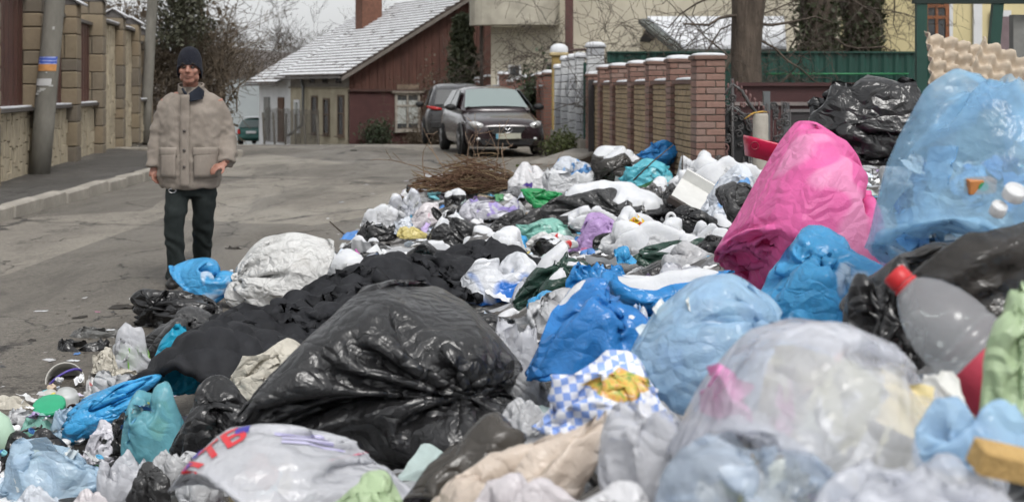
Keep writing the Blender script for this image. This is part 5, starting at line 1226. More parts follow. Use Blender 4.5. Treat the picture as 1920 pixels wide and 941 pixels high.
def contents_np(parent, dims, cols, seed, n=12, s=.16, zc=.42, spread=.27):
    rg = np.random.RandomState(seed); W, D, Hh = dims; Vs = []; Fs = []; Cs = []; k = 0
    for i in range(n):
        a = rg.rand()*6.28; q = np.array([math.cos(a)*spread*math.sqrt(rg.rand())*W, (rg.rand()-.55)*.40*D, Hh*(.28+rg.rand()*zc)])
        sz = min(W, Hh)*s*(.7+.9*rg.rand())
        P = SB[rg.randint(6)].reshape(-1, 3)*sz*1.6; P = P-P.mean(0); P[:, 2] *= 2.2
        m = np.array(Euler((rg.rand()*6, rg.rand()*6, rg.rand()*6)).to_matrix()); P = P@m.T+q
        Vs.append(P); Fs.append(gridfaces(22, 22, False)+k); k += len(P); Cs.append(np.tile(np.array(cols[rg.randint(len(cols))]), (len(P), 1)))
    tag(link('contents', npmesh('contents', np.concatenate(Vs), np.concatenate(Fs), np.concatenate(Cs)), cmat, parent), kind='stuff')
def ears(parent, p, mat, size, seed, dirs=((-.6, 0, .8), (.6, 0, .8))):
    """the tied handles sticking up from a knot"""
    rg = np.random.RandomState(seed)
    for d in dirs:
        P = SB[rg.randint(6)].reshape(22, 22, 3).copy().astype(np.float64); P -= P.mean((0, 1)); t = np.linspace(0, 1, 22)[:, None]
        w_ = np.sin(np.clip(t*2.6+.12, 0, 3.1))*.32+.04; Q = np.empty_like(P); Q[..., 0] = P[..., 0]*w_*1.5; Q[..., 1] = P[..., 2]*1.6+.06*np.sin(P[..., 0]*9); Q[..., 2] = t
        m = np.array(Vector((0, 0, 1)).rotation_difference(Vector(d)).to_matrix()@Matrix.Rotation(rg.rand()*3, 3, 'Z')); Q = (Q.reshape(-1, 3)*size)@m.T+np.array(p)
        link('handle_ear', npmesh('handle_ear', Q, gridfaces(22, 22, False)), mat, parent)
_sd = [100]
def bag(label, proto, box, Y, mat, name='rubbish_bag', cat='rubbish bag', snow=0, cont=None, knot=None, drop=.04, sth=.02, group=None, **kw):
    _sd[0] += 7; s = _sd[0]; V, MN, base, dims = place(proto, box, Y, seed=s, **kw)
    me = npmesh(name, V, gridfaces(MN[0], MN[1], True)); o = link(name, me, MT[mat]); o.location = base; tag(o, label, cat, group)
    rest(base, dims, drop)
    if snow: snowcap_np(o, V, MN, s, snow, sth)
    if cont: contents_np(o, dims, cont[0], s, *cont[1:])
    if knot is not None:
        i = MN[0]-max(2, int(MN[0]*.07)); p = V.reshape(MN[0], MN[1], 3)[i].mean(0); ears(o, p, MT[mat], knot, s)
    BAGS[label] = (o, V, MN, dims); return o
BW = [(.62, .63, .64), (.05, .05, .05), (.10, .25, .55), (.5, .3, .2), (.6, .6, .5), (.25, .3, .3), (.55, .2, .25)]
BLU = [(.08, .25, .6), (.2, .45, .75), (.6, .68, .72), (.03, .08, .25), (.5, .6, .6), (.35, .62, .7), (.7, .72, .7)]
GRE = [(.45, .45, .28), (.6, .6, .5), (.3, .32, .22), (.7, .7, .68), (.35, .28, .2)]
# ---------------- far end of the heap
bag('bright blue tied bag on top of the far end of the heap', 'k1', (1190, 262, 1276, 304), 17, 'blue', up=(.05, -.75, .6), knot=.12)
bag('aqua blue bag lying below the bright blue tied bag', 'p1', (1150, 297, 1278, 342), 15.4, 'aqua', spin=20)
bag('dark smoky grey bag left of the bright blue tied bag', 'k3', (1108, 277, 1208, 338), 16, 'smoke', up=(-.5, -.4, .6), snow=.45)
bag('pale bluish white bag at the far edge beside the concrete slab', 'p1', (1030, 293, 1112, 326), 17.6, 'wbl2', spin=70)
bag('white loose bag below the pale bluish bag', 'o2', (1015, 314, 1118, 362), 16, 'white', spin=40, snow=.5)
bag('white bag with purple bottles showing, right of the twig heap', 'h1', (948, 303, 1024, 378), 16.4, 'purp', up=(.2, .5, .8))
bag('white flat bag at the left end of the twig heap', 'p2', (785, 325, 852, 360), 18.2, 'white', spin=15, snow=.5)
bag('clear crumpled bag of scraps left of the twig heap', 'k3', (725, 352, 798, 406), 15.4, 'clear', spin=80, cont=(GRE, 10, .2), snow=.5)
bag('white bag with dark patch near the iron gate', 'k3', (1268, 284, 1352, 340), 15.2, 'white', spin=30, snow=.5)
bag('black shiny scrap bag beside the iron gate', 'p2', (1298, 290, 1362, 322), 14.6, 'smoke', spin=60, snow=.35)
bag('green ribbed bag before the white bags', 'p3', (975, 353, 1070, 394), 14, 'green', up=(1, 0, .25))
bag('large charcoal bag with a thick crust of snow', 'hero', (1012, 346, 1258, 438), 12, 'charcoal', up=(.35, -.75, -.15), spin=50, snow=.40, sth=.035, dep=.8)
bag('grey cloth bag behind the snow crusted charcoal bag', 'p1', (1192, 335, 1265, 384), 13, 'greyfilm', snow=.5)
bag('charcoal bag behind the broken board', 'k3', (1228, 343, 1294, 412), 12.2, 'charcoal', up=(.4, -.3, .7))
bag('white and pale blue bag left of the big pink bag', 'p1', (1320, 308, 1424, 388), 10.6, 'wbl2', spin=20, shear=.3)
bag('white snow covered bag before the iron gate', 'p2', (1270, 300, 1446, 348), 12, 'white', snow=.85, sth=.04)
bag('small black bag under the broken board', 'k2', (1264, 384, 1345, 428), 10, 'black', up=(-.3, -.6, .5))
bag('charcoal taut bag touching the left of the big pink bag', 'p3', (1334, 340, 1446, 444), 9, 'charcoal', up=(.7, 0, .7), shear=.25)
# ---------------- middle of the heap
bag('lilac white film tangle in front of the twig heap', 'o2', (858, 368, 974, 404), 14, 'lilacw', spin=10)
bag('pinkish white bag below the twig heap', 'k3', (768, 378, 834, 428), 13.8, 'pinkw', up=(-.3, 0, .8), shear=.3)
bag('torn white bag at the road edge of the heap', 'o1', (676, 382, 765, 428), 13.8, 'white', spin=120, snow=.7)
bag('small blue grey bag behind the tented black bag', 'p1', (733, 406, 782, 432), 13, 'wbl2')
bag('tented black bag with pointed ears amid the snow', 'k2', (788, 398, 928, 464), 11.8, 'black', up=(-.1, -.1, 1), prof=[.35, .7, 1, .95, .8, .75, .55], knot=.16, snow=.3)
bag('flat charcoal bag right of the tented black bag', 'p2', (922, 388, 1034, 432), 12.6, 'charcoal', spin=30, shear=.4)
bag('dull grey bag below the tented black bag', 'k2', (858, 428, 955, 474), 10.8, 'greyfilm', up=(.2, -.3, .8), snow=.35)
bag('rounded snow covered white bag above the black quilt', 'p1', (884, 434, 996, 488), 10.2, 'white', snow=.8, sth=.035)
bag('pale mint bag left of the lilac bag', 'p1', (943, 409, 1090, 448), 11.4, 'mint', spin=10)
bag('white bag with red print below the mint bag', 'p2', (985, 434, 1085, 462), 10, 'redw')
bag('lilac bag with a peaked top', 'k2', (1058, 397, 1192, 464), 10.2, 'lilac', up=(.2, -.1, .9), prof=[.25, .6, .95, 1, .9, .75, .5])
bag('yellow bag with red leaf print behind the lilac bag', 'p1', (1146, 392, 1222, 448), 10.6, 'yelred', spin=60, snow=.45)
bag('small snow covered bag behind the lilac bag', 'p2', (1064, 389, 1165, 424), 11.3, 'white', snow=.8)
bag('black bag scrap at the road edge beside the pink scrap', 'o2', (668, 470, 752, 508), 11.2, 'black', spin=50, snow=.35)
bag('black torn bag under the torn white bag', 'o2', (668, 415, 746, 446), 13, 'black', snow=.45)
bag('black flattened bag above the big white sack edge', 'p2', (640, 446, 752, 484), 12, 'charcoal', snow=.5)
bag('charcoal snowy scrap bag above the black quilt', 'o1', (752, 452, 862, 494), 10.6, 'charcoal', spin=140, snow=.55)
bag('pink pointed plastic scrap beside the big white sack', 'k4', (643, 462, 692, 497), 10.4, 'hotpink', prof=[.1, .5, 1, .5, .1], cat='plastic scrap', name='plastic_scrap')
bag('pale yellow flat packet in the middle of the heap', 'p2', (744, 424, 802, 443), 12.2, 'yel', cat='packet', name='packet')
bag('white bag with blue printed side behind the big black bag', 'h2', (850, 456, 1010, 545), 7.6, 'whblue', spin=20, snow=.45, prof=[.4, .7, .9, 1, .95])
bag('dark green bag behind the strong blue bag', 'h1', (958, 460, 1152, 570), 6.6, 'dgreen', up=(.1, -.5, .6), snow=.33, prof=[.4, .75, 1, 1, .85])
bag('dark green cloth bag left of the big pink bag', 'k2', (1186, 444, 1368, 502), 7.4, 'dgreen', up=(.5, -.5, .5), snow=.35)
bag('snowy white bag behind the dark green bags', 'p2', (1120, 424, 1312, 470), 8.6, 'white', snow=.85, sth=.04)
bag('white snowy bag between the lilac bag and the pink bag', 'p1', (1210, 418, 1300, 462), 9.4, 'white', snow=.8, sth=.035)
bag('small white packet below the charcoal taut bag', 'p2', (1290, 420, 1372, 456), 8.2, 'white', snow=.7)
bag('black crumpled bag left of the big pink bag base', 'k2', (1300, 436, 1392, 480), 6.8, 'black', up=(.3, -.4, .7), snow=.3)
bag('grey crumpled bag above the white bag with blue side', 'k3', (905, 470, 990, 506), 8.8, 'greyfilm', snow=.5)
bag('blue scrap bag at the top of the strong blue bag', 'o2', (1060, 488, 1180, 540), 5.2, 'blue', spin=80)
bag('crumpled white film beside the strong blue bag', 'o1', (1236, 490, 1330, 540), 4.6, 'clearw', spin=30)
# ---------------- road side of the heap
bag('big white woven sack at the road side of the heap', 'd1', (426, 437, 632, 580), 9.2, 'sack', up=(-.75, -.3, .35), prof=[.86, .95, 1, 1, 1.02, 1.04, 1.1], sink=.15, warp=.1, fold=.7)
bag('bright blue bag at the feet of the walking man', 'k4', (316, 483, 452, 566), 9.2, 'skyp', up=(.8, 0, .5), sink=.1)
bag('black bag with twisted knot beside the road', 'k1', (243, 540, 428, 618), 8.4, 'black', up=(-.25, -.75, .55), spin=30, knot=.13, sink=.1)
bag('dark grey glossy bag under the knotted black bag', 'k2', (262, 578, 428, 702), 7.4, 'charcoal', up=(.5, -.2, .8), sink=.1)
bag('small black crumpled bag lying alone on the road', 'o2', (103, 633, 208, 690), 7.7, 'black', spin=40, sink=0)
bag('pale grey bag standing upright at the road edge', 'k3', (206, 602, 294, 708), 7.1, 'clearw', up=(-.2, 0, 1), cont=([(.2, .45, .08), (.3, .6, .12), (.6, .6, .6)], 9, .2, .3), sink=.1)
bag('turquoise towel bundle on the road side of the quilt', 'o1', (284, 603, 402, 720), 5.9, 'turq', spin=60, shear=.3, sink=.15)
bag('long sky blue bag lying diagonally', 'p3', (126, 676, 300, 842), 5.5, 'sky', up=(1, 0, .02), dep=.26, sink=0, tilt=.52)
bag('teal see-through bag of rubbish beside the long blue bag', 'k4', (224, 713, 356, 866), 5.1, 'teal', cont=([(.05, .15, .4), (.5, .55, .15), (.1, .3, .45), (.4, .5, .5)], 12, .22, .5), prof=[.85, .97, 1, 1, .9], sink=.1)
bag('grey white bag wedged under the black padded quilt', 'p1', (422, 636, 584, 735), 5.3, 'cream', spin=10, shear=.35, sink=.2)
bag('glossy black crumpled bag left of the big black bag', 'k2', (318, 706, 500, 868), 4.6, 'black', up=(.2, -.4, .8), prof=[.65, 1, 1, .95, .9], sink=.1)
bag('pale blue thin bag in the bottom left corner', 'o1', (-10, 813, 224, 935), 4.7, 'lblue', spin=20, cont=(BLU, 10, .16, .35), prof=[.7, .95, 1, .9, .75, .6], sink=.05)
bag('black cloth lump in the bottom left corner', 'p2', (-20, 790, 142, 870), 5.3, 'black', spin=30, prof=[.5, .8, 1, .9, .6], sink=.1)
bag('white bag with black printed letters', 'p1', (154, 788, 234, 850), 5.3, 'bwprint', spin=40)
bag('clear white bag right of the pale blue thin bag', 'o2', (184, 848, 292, 925), 4.5, 'clearw', spin=200, snow=.3)
bag('small charcoal bag with blue scrap on it', 'k2', (236, 868, 324, 945), 4.1, 'charcoal', up=(.2, -.3, 1))
bag('white crumpled film below the pale grey bag', 'o2', (160, 700, 232, 770), 6.3, 'redw', spin=60)
bag('off white lump beside the small black bag', 'p1', (170, 650, 222, 690), 7.0, 'cream')
bag('grey brown film on the road behind the small black bag', 'o2', (128, 612, 232, 642), 8.1, 'greygreen', sink=0)
bag('white scrap bag at the left picture edge', 'o2', (8, 766, 82, 810), 5.9, 'white', spin=20)
bag('long dirty grey bag lying at the left picture edge', 'p2', (-30, 738, 84, 782), 6.3, 'cream', sink=0)
bag('white torn film beside the long sky blue bag', 'o1', (168, 690, 262, 750), 5.95, 'white', spin=60)
bag('cream crumpled paper below the pale grey upright bag', 'o2', (196, 690, 290, 742), 6.2, 'cream', spin=20)
bag('black scrap bag between teal and long sky blue bags', 'k3', (196, 770, 262, 838), 5.3, 'black', spin=20)
bag('pale blue film between the black cloth and long blue bag', 'o2', (96, 760, 176, 812), 5.7, 'lblue', spin=100)
bag('white film under the glossy black crumpled bag', 'o2', (280, 840, 400, 905), 4.2, 'white', spin=160)
bag('mint green film at the lower left', 'p2', (40, 770, 120, 812), 5.75, 'mint')
bag('white printed packet right of the bucket', 'p1', (150, 715, 214, 766), 6.25, 'redw', spin=30)
# ---------------- foreground
bag('crumpled silvery foil beside the biggest black bag knot', 'o2', (925, 590, 1012, 700), 4.2, 'clearw', spin=40)
bag('white crumpled film under the biggest black bag knot', 'o1', (930, 690, 1030, 775), 3.9, 'white', spin=140)
bag('white film scrap left of the checked bread bag', 'p2', (940, 745, 1040, 800), 3.3, 'white')
bag('pale film scrap between strong blue and pale blue bags', 'o2', (1130, 560, 1220, 640), 3.9, 'wbl2', spin=70)
bag('biggest black bag with folds running to its knot', 'hero', (462, 518, 1012, 835), 4.0, 'hero', up=(.80, -.52, -.30), spin=100, dep=.85, prof=[.62, .74, .86, .96, 1, 1, .98, .93, .86], sink=.1, warp=.03, fold=.9)
bag('strong blue bag right of the biggest black bag', 'h1', (984, 520, 1236, 760), 3.7, 'deepblue', up=(.5, -.1, .8), prof=[.55, .95, .97, 1, .97, .9], sink=.1, snow=.1)
bag('blue twisted bag end above the strong blue bag', 'k3', (1128, 460, 1376, 575), 4.4, 'blue', up=(-.85, -.2, .5), prof=[1, .72, .62, .66, .72, .72], snow=.22)
bag('pale blue see-through bag in the middle foreground', 'd1', (1166, 512, 1510, 752), 3.2, 'lblue2', spin=120, up=(.6, -.5, .5), prof=[.55, .85, .97, 1, .97, .9], cont=(BLU+[(.7, .75, .8)], 34, .13, .5, .34), sink=.15)
bag('sky blue crumpled bag below the big pink bag', 'k2', (1388, 425, 1690, 612), 3.9, 'skyp', up=(.2, -.3, .8), prof=[.7, .95, 1, 1, .97, .9])
bag('big pink bag standing tall', 'd1', (1348, 228, 1655, 510), 5.0, 'pink', fold=1.0, up=(.75, .25, .5), prof=[.55, .66, .78, .90, 1.0, 1.02, 1.02, .99, .95], sink=.55, spin=200, dep=.7)
bag('large black bag standing behind the big pink bag', 'o1', (1500, 112, 1770, 268), 5.6, 'black', spin=150, prof=[1.05, 1, .93, .86, .82, .82], sink=.3, shear=-.05)
bag('huge see-through blue bag full of packaging', 'd1', (1628, 125, 2040, 452), 3.5, 'blueclear', up=(.35, .25, .9), spin=70, fold=.8, prof=[.72, .84, .95, 1, 1.0, 1, .97, .9], cont=(BLU[:4]+[(.15, .35, .65), (.05, .15, .4), (.55, .62, .68)], 90, .085, .36, .30), sink=.55)
bag('black and smoky bag below the huge blue bag', 'k2', (1580, 372, 1960, 640), 2.95, 'smoke', up=(-.55, -.35, .4), prof=[.42, .55, .68, .8, .9, 1, 1], sink=.1)
bag('black crumpled bag behind the plastic bottle', 'k3', (1582, 480, 1730, 640), 2.85, 'black', spin=50)
bag('pale green bag at the right picture edge', 'k2', (1826, 520, 1980, 760), 2.15, 'pgreen', spin=100, prof=[.55, .8, .95, 1, 1])
bag('grey milky film bag spread across the right foreground', 'd2', (1262, 592, 1910, 950), 2.12, 'clear', spin=200, up=(.7, .2, .5), prof=[.55, .82, .95, 1, 1, .97, .92, .84, .74], cont=([(.7, .25, .5), (.5, .48, .3), (.62, .62, .6), (.7, .35, .25), (.35, .38, .28), (.7, .7, .66), (.72, .6, .3)], 40, .15, .5, .36), sink=.45, dep=.5)
bag('bluish clear film bag at the bottom right', 'o1', (1225, 790, 1600, 990), 1.85, 'clearbl', spin=40, cont=(GRE+[(.7, .7, .7)], 30, .11, .4, .28), prof=[.8, .95, 1, .95, .85])
bag('thin bluish white bag at the lower right corner', 'o2', (1520, 850, 1905, 990), 1.7, 'clear', spin=140, prof=[.6, .85, 1, .95, .8])
bag('blue tinted film under the grey milky bag', 'p2', (1700, 740, 1960, 850), 1.95, 'lblue2', spin=20)
bag('dark brown see-through bag in the bottom centre', 'h1', (748, 762, 1040, 990), 2.75, 'taupe', up=(.4, .3, .6), prof=[.75, .92, .9, .97, 1, .9], spin=120)
ATB = bag('white carrier bag with red letters in the bottom centre', 'd2', (300, 797, 784, 990), 2.95, 'clearw', spin=180, up=(.8, .3, .4), prof=[.4, .76, .95, 1, 1, .99, .96, .86, .62], fold=.5, cont=([(.6, .5, .3), (.6, .62, .64), (.6, .3, .25), (.3, .33, .35)], 10, .14), sink=.1, dep=.42)
bag('pale green bag inside the front of the white carrier bag', 'p1', (575, 886, 775, 985), 2.55, 'pgreen', prof=[.4, .8, 1, 1, .9])
bag('torn beige paper wrapper in the bottom centre', 'o2', (838, 765, 1120, 930), 2.5, 'beige', spin=220, shear=.35, prof=[.45, .55, .72, .9, 1, 1])
bag('crumpled whitish film on the checked bread bag', 'o1', (1120, 735, 1310, 900), 2.35, 'clearw', spin=30, prof=[.85, .95, 1, .95, .8])
bag('pinkish white film at the bottom edge', 'p2', (880, 885, 1130, 985), 2.25, 'pinkw')
bag('white film with floral corner at the bottom edge', 'p1', (1040, 905, 1250, 990), 2.0, 'purp')
bag('white lump under the pale blue corner bag', 'p2', (330, 860, 420, 930), 3.9, 'white')
# dark green scrap, white packets in the near left corner
bag('mixed white packet at the bottom left edge', 'p2', (30, 905, 120, 960), 4.0, 'wbl2'); bag('pink and white packet at the bottom left edge', 'p2', (130, 915, 230, 965), 3.8, 'pinkw'); bag('pale green packet at the left picture edge', 'p3', (-14, 776, 26, 838), 5.4, 'mint')
# ------------------------------------------------------------------ checked bread bag
n = NT('checked_print'); c = n.coord((1, 1, 1), rot=(0, 0, .3)); ch = n.n('TexChecker'); ch.inputs['Scale'].default_value = 62; ch.inputs['Color1'].default_value = (.70, .72, .78, 1); ch.inputs['Color2'].default_value = (.24, .36, .72, 1); n.l(n.coord((1, .001, 1), rot=(0, .15, .0)), ch.inputs['Vector'])
cb = n.mix(n.ramp(n.noise(c, 9, 3), [(.55, (0, 0, 0)), (.62, (1, 1, 1))]), ch.outputs['Color'], (.70, .71, .75))
sp = n.n('SeparateXYZ'); n.l(n.coord(), sp.inputs[0])
fd = n.math('SUBTRACT', 1.0, n.math('ADD', n.math('MULTIPLY', n.math('ABSOLUTE', n.math('SUBTRACT', sp.outputs[0], .025)), 9.0), n.math('MULTIPLY', n.math('ABSOLUTE', n.math('SUBTRACT', sp.outputs[2], .118)), 26.0)))
food = n.ramp(n.noise(c, 42, 4, .7, .5), [(.38, (.20, .30, .05)), (.48, (.62, .46, .10)), (.58, (.60, .26, .06)), (.68, (.72, .66, .5))])
n.set(Base_Color=n.mix(n.ramp(fd, [(.2, (0, 0, 0)), (.3, (1, 1, 1))]), cb, food), Roughness=.4); MT['check'] = n.m
bag('blue and white checked bread bag with food picture', 'p1', (996, 655, 1280, 800), 2.95, 'check', spin=5, prof=[1, 1, .98, .97, .93, .75, .6], name='bread_bag', cat='bread bag', dep=.26, sink=.1)
# red letters of the carrier bag, laid on its surface
o, V, MN, dims = BAGS['white carrier bag with red letters in the bottom centre']
bvh = BVHTree.FromPolygons([Vector(v) for v in V], gridfaces(MN[0], MN[1], True).tolist())
def lay(name, me, mat, x, z, rot, sx, parent, off=.006):
    """wrap a flat print onto the bag"""
    bm = bmesh.new(); bm.from_mesh(me); bmesh.ops.triangulate(bm, faces=bm.faces)
    for _ in range(5): bmesh.ops.subdivide_edges(bm, edges=[e for e in bm.edges if e.calc_length() > .006], cuts=1); bmesh.ops.triangulate(bm, faces=bm.faces)
    d = Vector((0, .86, -.5)).normalized(); ux = Vector((1, 0, 0)); uz = Vector((0, .5, .86))
    for v in bm.verts:
        a, b_ = v.co.x*sx, v.co.y; ca, sa = math.cos(rot), math.sin(rot); p = Vector((x, 0, z))+ux*(a*ca-b_*sa)+uz*(a*sa+b_*ca)-d*.6
        h = bvh.ray_cast(p, d)
        if h[0] is None: h = bvh.find_nearest(p+d*.45)
        v.co = h[0]-d*off
    m2 = bpy.data.meshes.new(name); bm.to_mesh(m2); bm.free(); return link(name, m2, mat, parent)
def textmesh(s, size):
    cu = bpy.data.curves.new('t', 'FONT'); cu.body = s; cu.size = size; cu.align_x = 'CENTER'; cu.align_y = 'CENTER'; cu.offset = size*.035
    t = bpy.data.objects.new('t', cu); COL.objects.link(t); me = bpy.data.meshes.new_from_object(t.evaluated_get(bpy.context.evaluated_depsgraph_get())); bpy.data.objects.remove(t); me.materials.clear(); return me
redp = plain('red_print', H('c92b33'), .45, .1); bluep = plain('blue_print', H('2f2a94'), .45, .1); greyp = plain('pale_violet_print', H('b9b6d2'), .45, .1)
zt = dims[2]
lay('red_letters', textmesh('АТБ', .072), redp, -.15, zt*.66, R(38), 1.15, ATB)
q = MB().add([(-.03, -.012, 0), (.03, -.012, 0), (.03, .012, 0), (-.03, .012, 0)], [(0, 1, 2, 3)]).mesh('q')
lay('blue_stripe', q, bluep, -.218, zt*.60, R(-35), 1, ATB); lay('blue_stripe', q, bluep, -.195, zt*.74, R(70), .5, ATB); lay('blue_stripe', q, bluep, -.095, zt*.93, R(10), .5, ATB)
q2 = MB().add([(-.05, -.004, 0), (.05, -.004, 0), (.05, .004, 0), (-.05, .004, 0)], [(0, 1, 2, 3)]).mesh('q')
for k in range(4): lay('violet_lines', q2, greyp, .02+.012*k, zt*(.93-.05*k), R(4), 1.0+.2*(k == 3), ATB)
lay('red_mark', q2, plain('pink_print', H('d97a93'), .5), .175, zt*.86, R(-28), .45, ATB)
# ------------------------------------------------------------------ rigid things on the heap
def rigid(name, label, cat, loc, rot=(0, 0, 0)):
    e = thing(name, label, cat, loc); e.rotation_euler = rot; CTRL.append((loc[0], loc[1], loc[2]-.06)); return e
# five litre bottle
bo = U(1788, 624, 2.45); ax = (U(1685, 522, 2.50)-bo).normalized(); pet = glassy('bottle_plastic', (.60, .60, .63), .16, .72); redcap = plain('red_cap_plastic', (.55, .025, .03), .4, .15, 9); redlab = plain('pink_red_label', (.55, .06, .10), .5, .2, 8)
e = rigid('plastic_bottle', 'large clear plastic bottle with red cap and red label', 'bottle', bo); e.scale = (.88, .88, .88); e.rotation_mode = 'QUATERNION'; e.rotation_quaternion = Vector((0, 0, 1)).rotation_difference(ax)
prof = [(.02, -.20), (.075, -.195), (.082, -.17), (.082, -.06), (.079, -.055), (.079, -.048), (.082, -.043), (.082, -.025), (.079, -.02), (.079, -.012), (.082, -.006), (.081, .02), (.074, .055), (.058, .09), (.040, .115), (.026, .128), (.023, .136), (.023, .15)]
b_ = MB().lathe(prof, 40).build('bottle_body', pet, e, True); 
for v in b_.data.vertices:
    if v.co.z < .1: v.co.x *= 1+.05*noise.noise(v.co*14); v.co.y *= 1-.12*max(0, noise.noise(v.co*11+Vector((3, 1, 2))))
cp = MB(); vs = []; n_ = 48
for r, z in [(.0245, .136), (.0255, .138), (.0255, .163), (.023, .166), (.001, .1665)]:
    for i in range(n_): vs.append(((r+(.0007 if i % 2 and r > .025 else 0))*math.cos(6.28318*i/n_), (r+(.0007 if i % 2 and r > .025 else 0))*math.sin(6.28318*i/n_), z))
cp.add(vs, [(k*n_+i, k*n_+(i+1) % n_, k*n_+n_+(i+1) % n_, k*n_+n_+i) for k in range(4) for i in range(n_)]); cp.build('cap', redcap, e, True)
MB().lathe([(.027, .127), (.028, .128), (.028, .133), (.027, .134)], 32).build('neck_ring', redcap, e, True)
MB().lathe([(.085, -.165), (.0862, -.16), (.0862, -.068), (.085, -.064)], 40).build('label', redlab, e, True)
# egg trays
pulp = plain('egg_tray_pulp', (.50, .42, .33), .95, .18, 6, .6, bscale=60)
def egg_tray(label, loc, rot, nx=6, ny=5, cell=.046):
    k = 7; M, N = ny*k+1, nx*k+1; x = np.linspace(-nx/2, nx/2, N)*cell; y = np.linspace(-ny/2, ny/2, M)*cell; X, Yy = np.meshgrid(x, y)
    z = .024*np.sign(np.cos(X/cell*6.283))*np.abs(np.cos(X/cell*6.283))**.8*.5+.024*np.cos(Yy/cell*6.283)*.5+.004*np.sin(X*40+Yy*30)
    o = link('egg_tray', npmesh('egg_tray', np.stack([X, Yy, z], -1).reshape(-1, 3), gridfaces(M, N, False)), pulp); o.location = loc; o.rotation_euler = rot; s = o.modifiers.new('s', 'SOLIDIFY'); s.thickness = .0025; tag(o, label, 'egg tray', 'egg trays on the heap'); CTRL.append((loc[0], loc[1]+.05, loc[2]-.2)); return o
egg_tray('beige egg tray standing highest behind the huge blue bag', U(1815, 135, 4.25), (R(62), R(12), R(12)))
egg_tray('beige egg tray slipping down at the right picture edge', U(1905, 160, 4.05), (R(55), R(28), R(-8)))
# red plastic scoop
e = rigid('plastic_scoop', 'bright red plastic tray end sticking out behind the pink bag', 'plastic tray', U(1445, 285, 7.2), (0, R(14), 0)); redpl = plain('red_plastic', (.50, .012, .06), .3, .15, 8)
m = MB(); L = .15; vs = []; n_ = 24
for (s, z) in ((.80, -.05), (1.0, .04), (1.0, .052), (.92, .052), (.75, -.035)):
    for i in range(n_):
        a = 6.28318*i/n_; ca, sa = math.cos(a), math.sin(a); vs.append(((L+.0)*s*math.copysign(abs(ca)**.5, ca), .12*s*math.copysign(abs(sa)**.5, sa), z))
m.add(vs, [(k*n_+i, k*n_+(i+1) % n_, k*n_+n_+(i+1) % n_, k*n_+n_+i) for k in range(4) for i in range(n_)]+[tuple(range(4*n_, 5*n_)), tuple(range(n_-1, -1, -1))]); m.build('tray', redpl, e, True)
MB().tube([(-.11+.02*math.cos(a), -.122, .01+.02*math.sin(a)) for a in [6.283*i/12 for i in range(13)]], .004, 5, False).build('hole_rim', plain('dark_red_plastic', (.2, .005, .02), .4), e, True)
# broken boards
e = rigid('broken_board', 'broken dark edged white board lying on the heap', 'board', U(1300, 372, 11.6), (R(18), R(30), R(-10))); wb = plain('white_board', (.6, .6, .58), .6, .2, 5); dk = plain('dark_wood_edge', (.055, .045, .04), .7, .3, 6)
MB().box((0, 0, 0), (.34, .5, .018)).build('panel', wb, e); MB().box((0, -.27, .005), (.36, .05, .06), bev=.006).build('edge_rail', dk, e); MB().box((.18, 0, .02), (.04, .5, .05), bev=.006).build('edge_rail', dk, e); MB().box((0, .25, .05), (.34, .03, .1)).build('edge_rail', wb, e)
o = MB().tube([(.03*math.cos(a), 0, .045*math.sin(a)) for a in [6.28318*i/20 for i in range(21)]], .012, 8, False).build('plastic_ring', whitep, None, True); o.location = U(1258, 412, 9.8); tag(o, 'small white plastic ring at the right of the charcoal bag', 'ring')
# orange carton, lids and other odds inside reach of the blue bag
o = MB().box((0, 0, 0), (.085, .05, .05), bev=.003).build('orange_carton', plain('orange_carton_print', (.55, .22, .07), .6, .3, 14), None); o.location = U(1838, 348, 3.34); o.scale = (.8, .7, .7); o.rotation_euler = (.2, -.05, .1); tag(o, 'small orange carton with a green mark', 'carton'); MB().lathe([(.016, 0), (.016, .002)], 14, Matrix.Rotation(R(90), 3, 'X'), (0, -.0255, .002)).build('green_mark', plain('green_print', (.05, .3, .12), .6), o)
for (lb, px, py, r_, Y) in (('white round tub at the right picture edge', 1902, 362, .022, 2.78), ('smaller white tub just below the round tub', 1872, 392, .016, 2.78)):
    o = MB().lathe([(r_*.98, -.012), (r_, -.010), (r_, .008), (r_*.9, .012), (r_*.86, .008), (r_*.1, .008)], 28).build('plastic_tub', whitep, None, True); o.location = U(px, py, Y); o.rotation_euler = (R(35), R(10), 0); tag(o, lb, 'tub')
# small containers at the road side
jar = glassy('cloudy_plastic', (.62, .63, .62), .35, .35); white_pl = plain('dirty_white_plastic', (.55, .54, .50), .5, .3, 7)
def cont(name, label, cat, px, py, Y, prof, mat, rot, cap=None):
    e = rigid(name, label, cat, U(px, py, Y), rot); MB().lathe(prof, 24).build('body', mat, e, True)
    if cap: MB().lathe([(cap[0], cap[1]), (cap[0], cap[1]+.02), (cap[0]*.9, cap[1]+.022)], 20).build('cap', cap[2], e, True)
    return e
e = cont('plastic_bucket', 'dirty white bucket on its side with a purple handle', 'bucket', 122, 716, 6.9, [(.06, -.10), (.078, -.10), (.09, .09), (.094, .095), (.092, .1), (.086, .09), (.07, -.085)], white_pl, (R(75), R(-30), R(25)))
MB().tube([(.09*math.cos(a), .09*math.sin(a)*.4, .1+.075*abs(math.sin(a))) for a in [math.pi*i/12 for i in range(13)]], .006, 6).build('handle', plain('purple_plastic', (.09, .06, .32), .4), e, True)
cont('plastic_jar', 'cloudy clear plastic jar among small scraps', 'jar', 122, 762, 6.1, [(.04, -.06), (.052, -.055), (.055, .05), (.045, .065), (.043, .075)], jar, (R(20), R(15), 0))
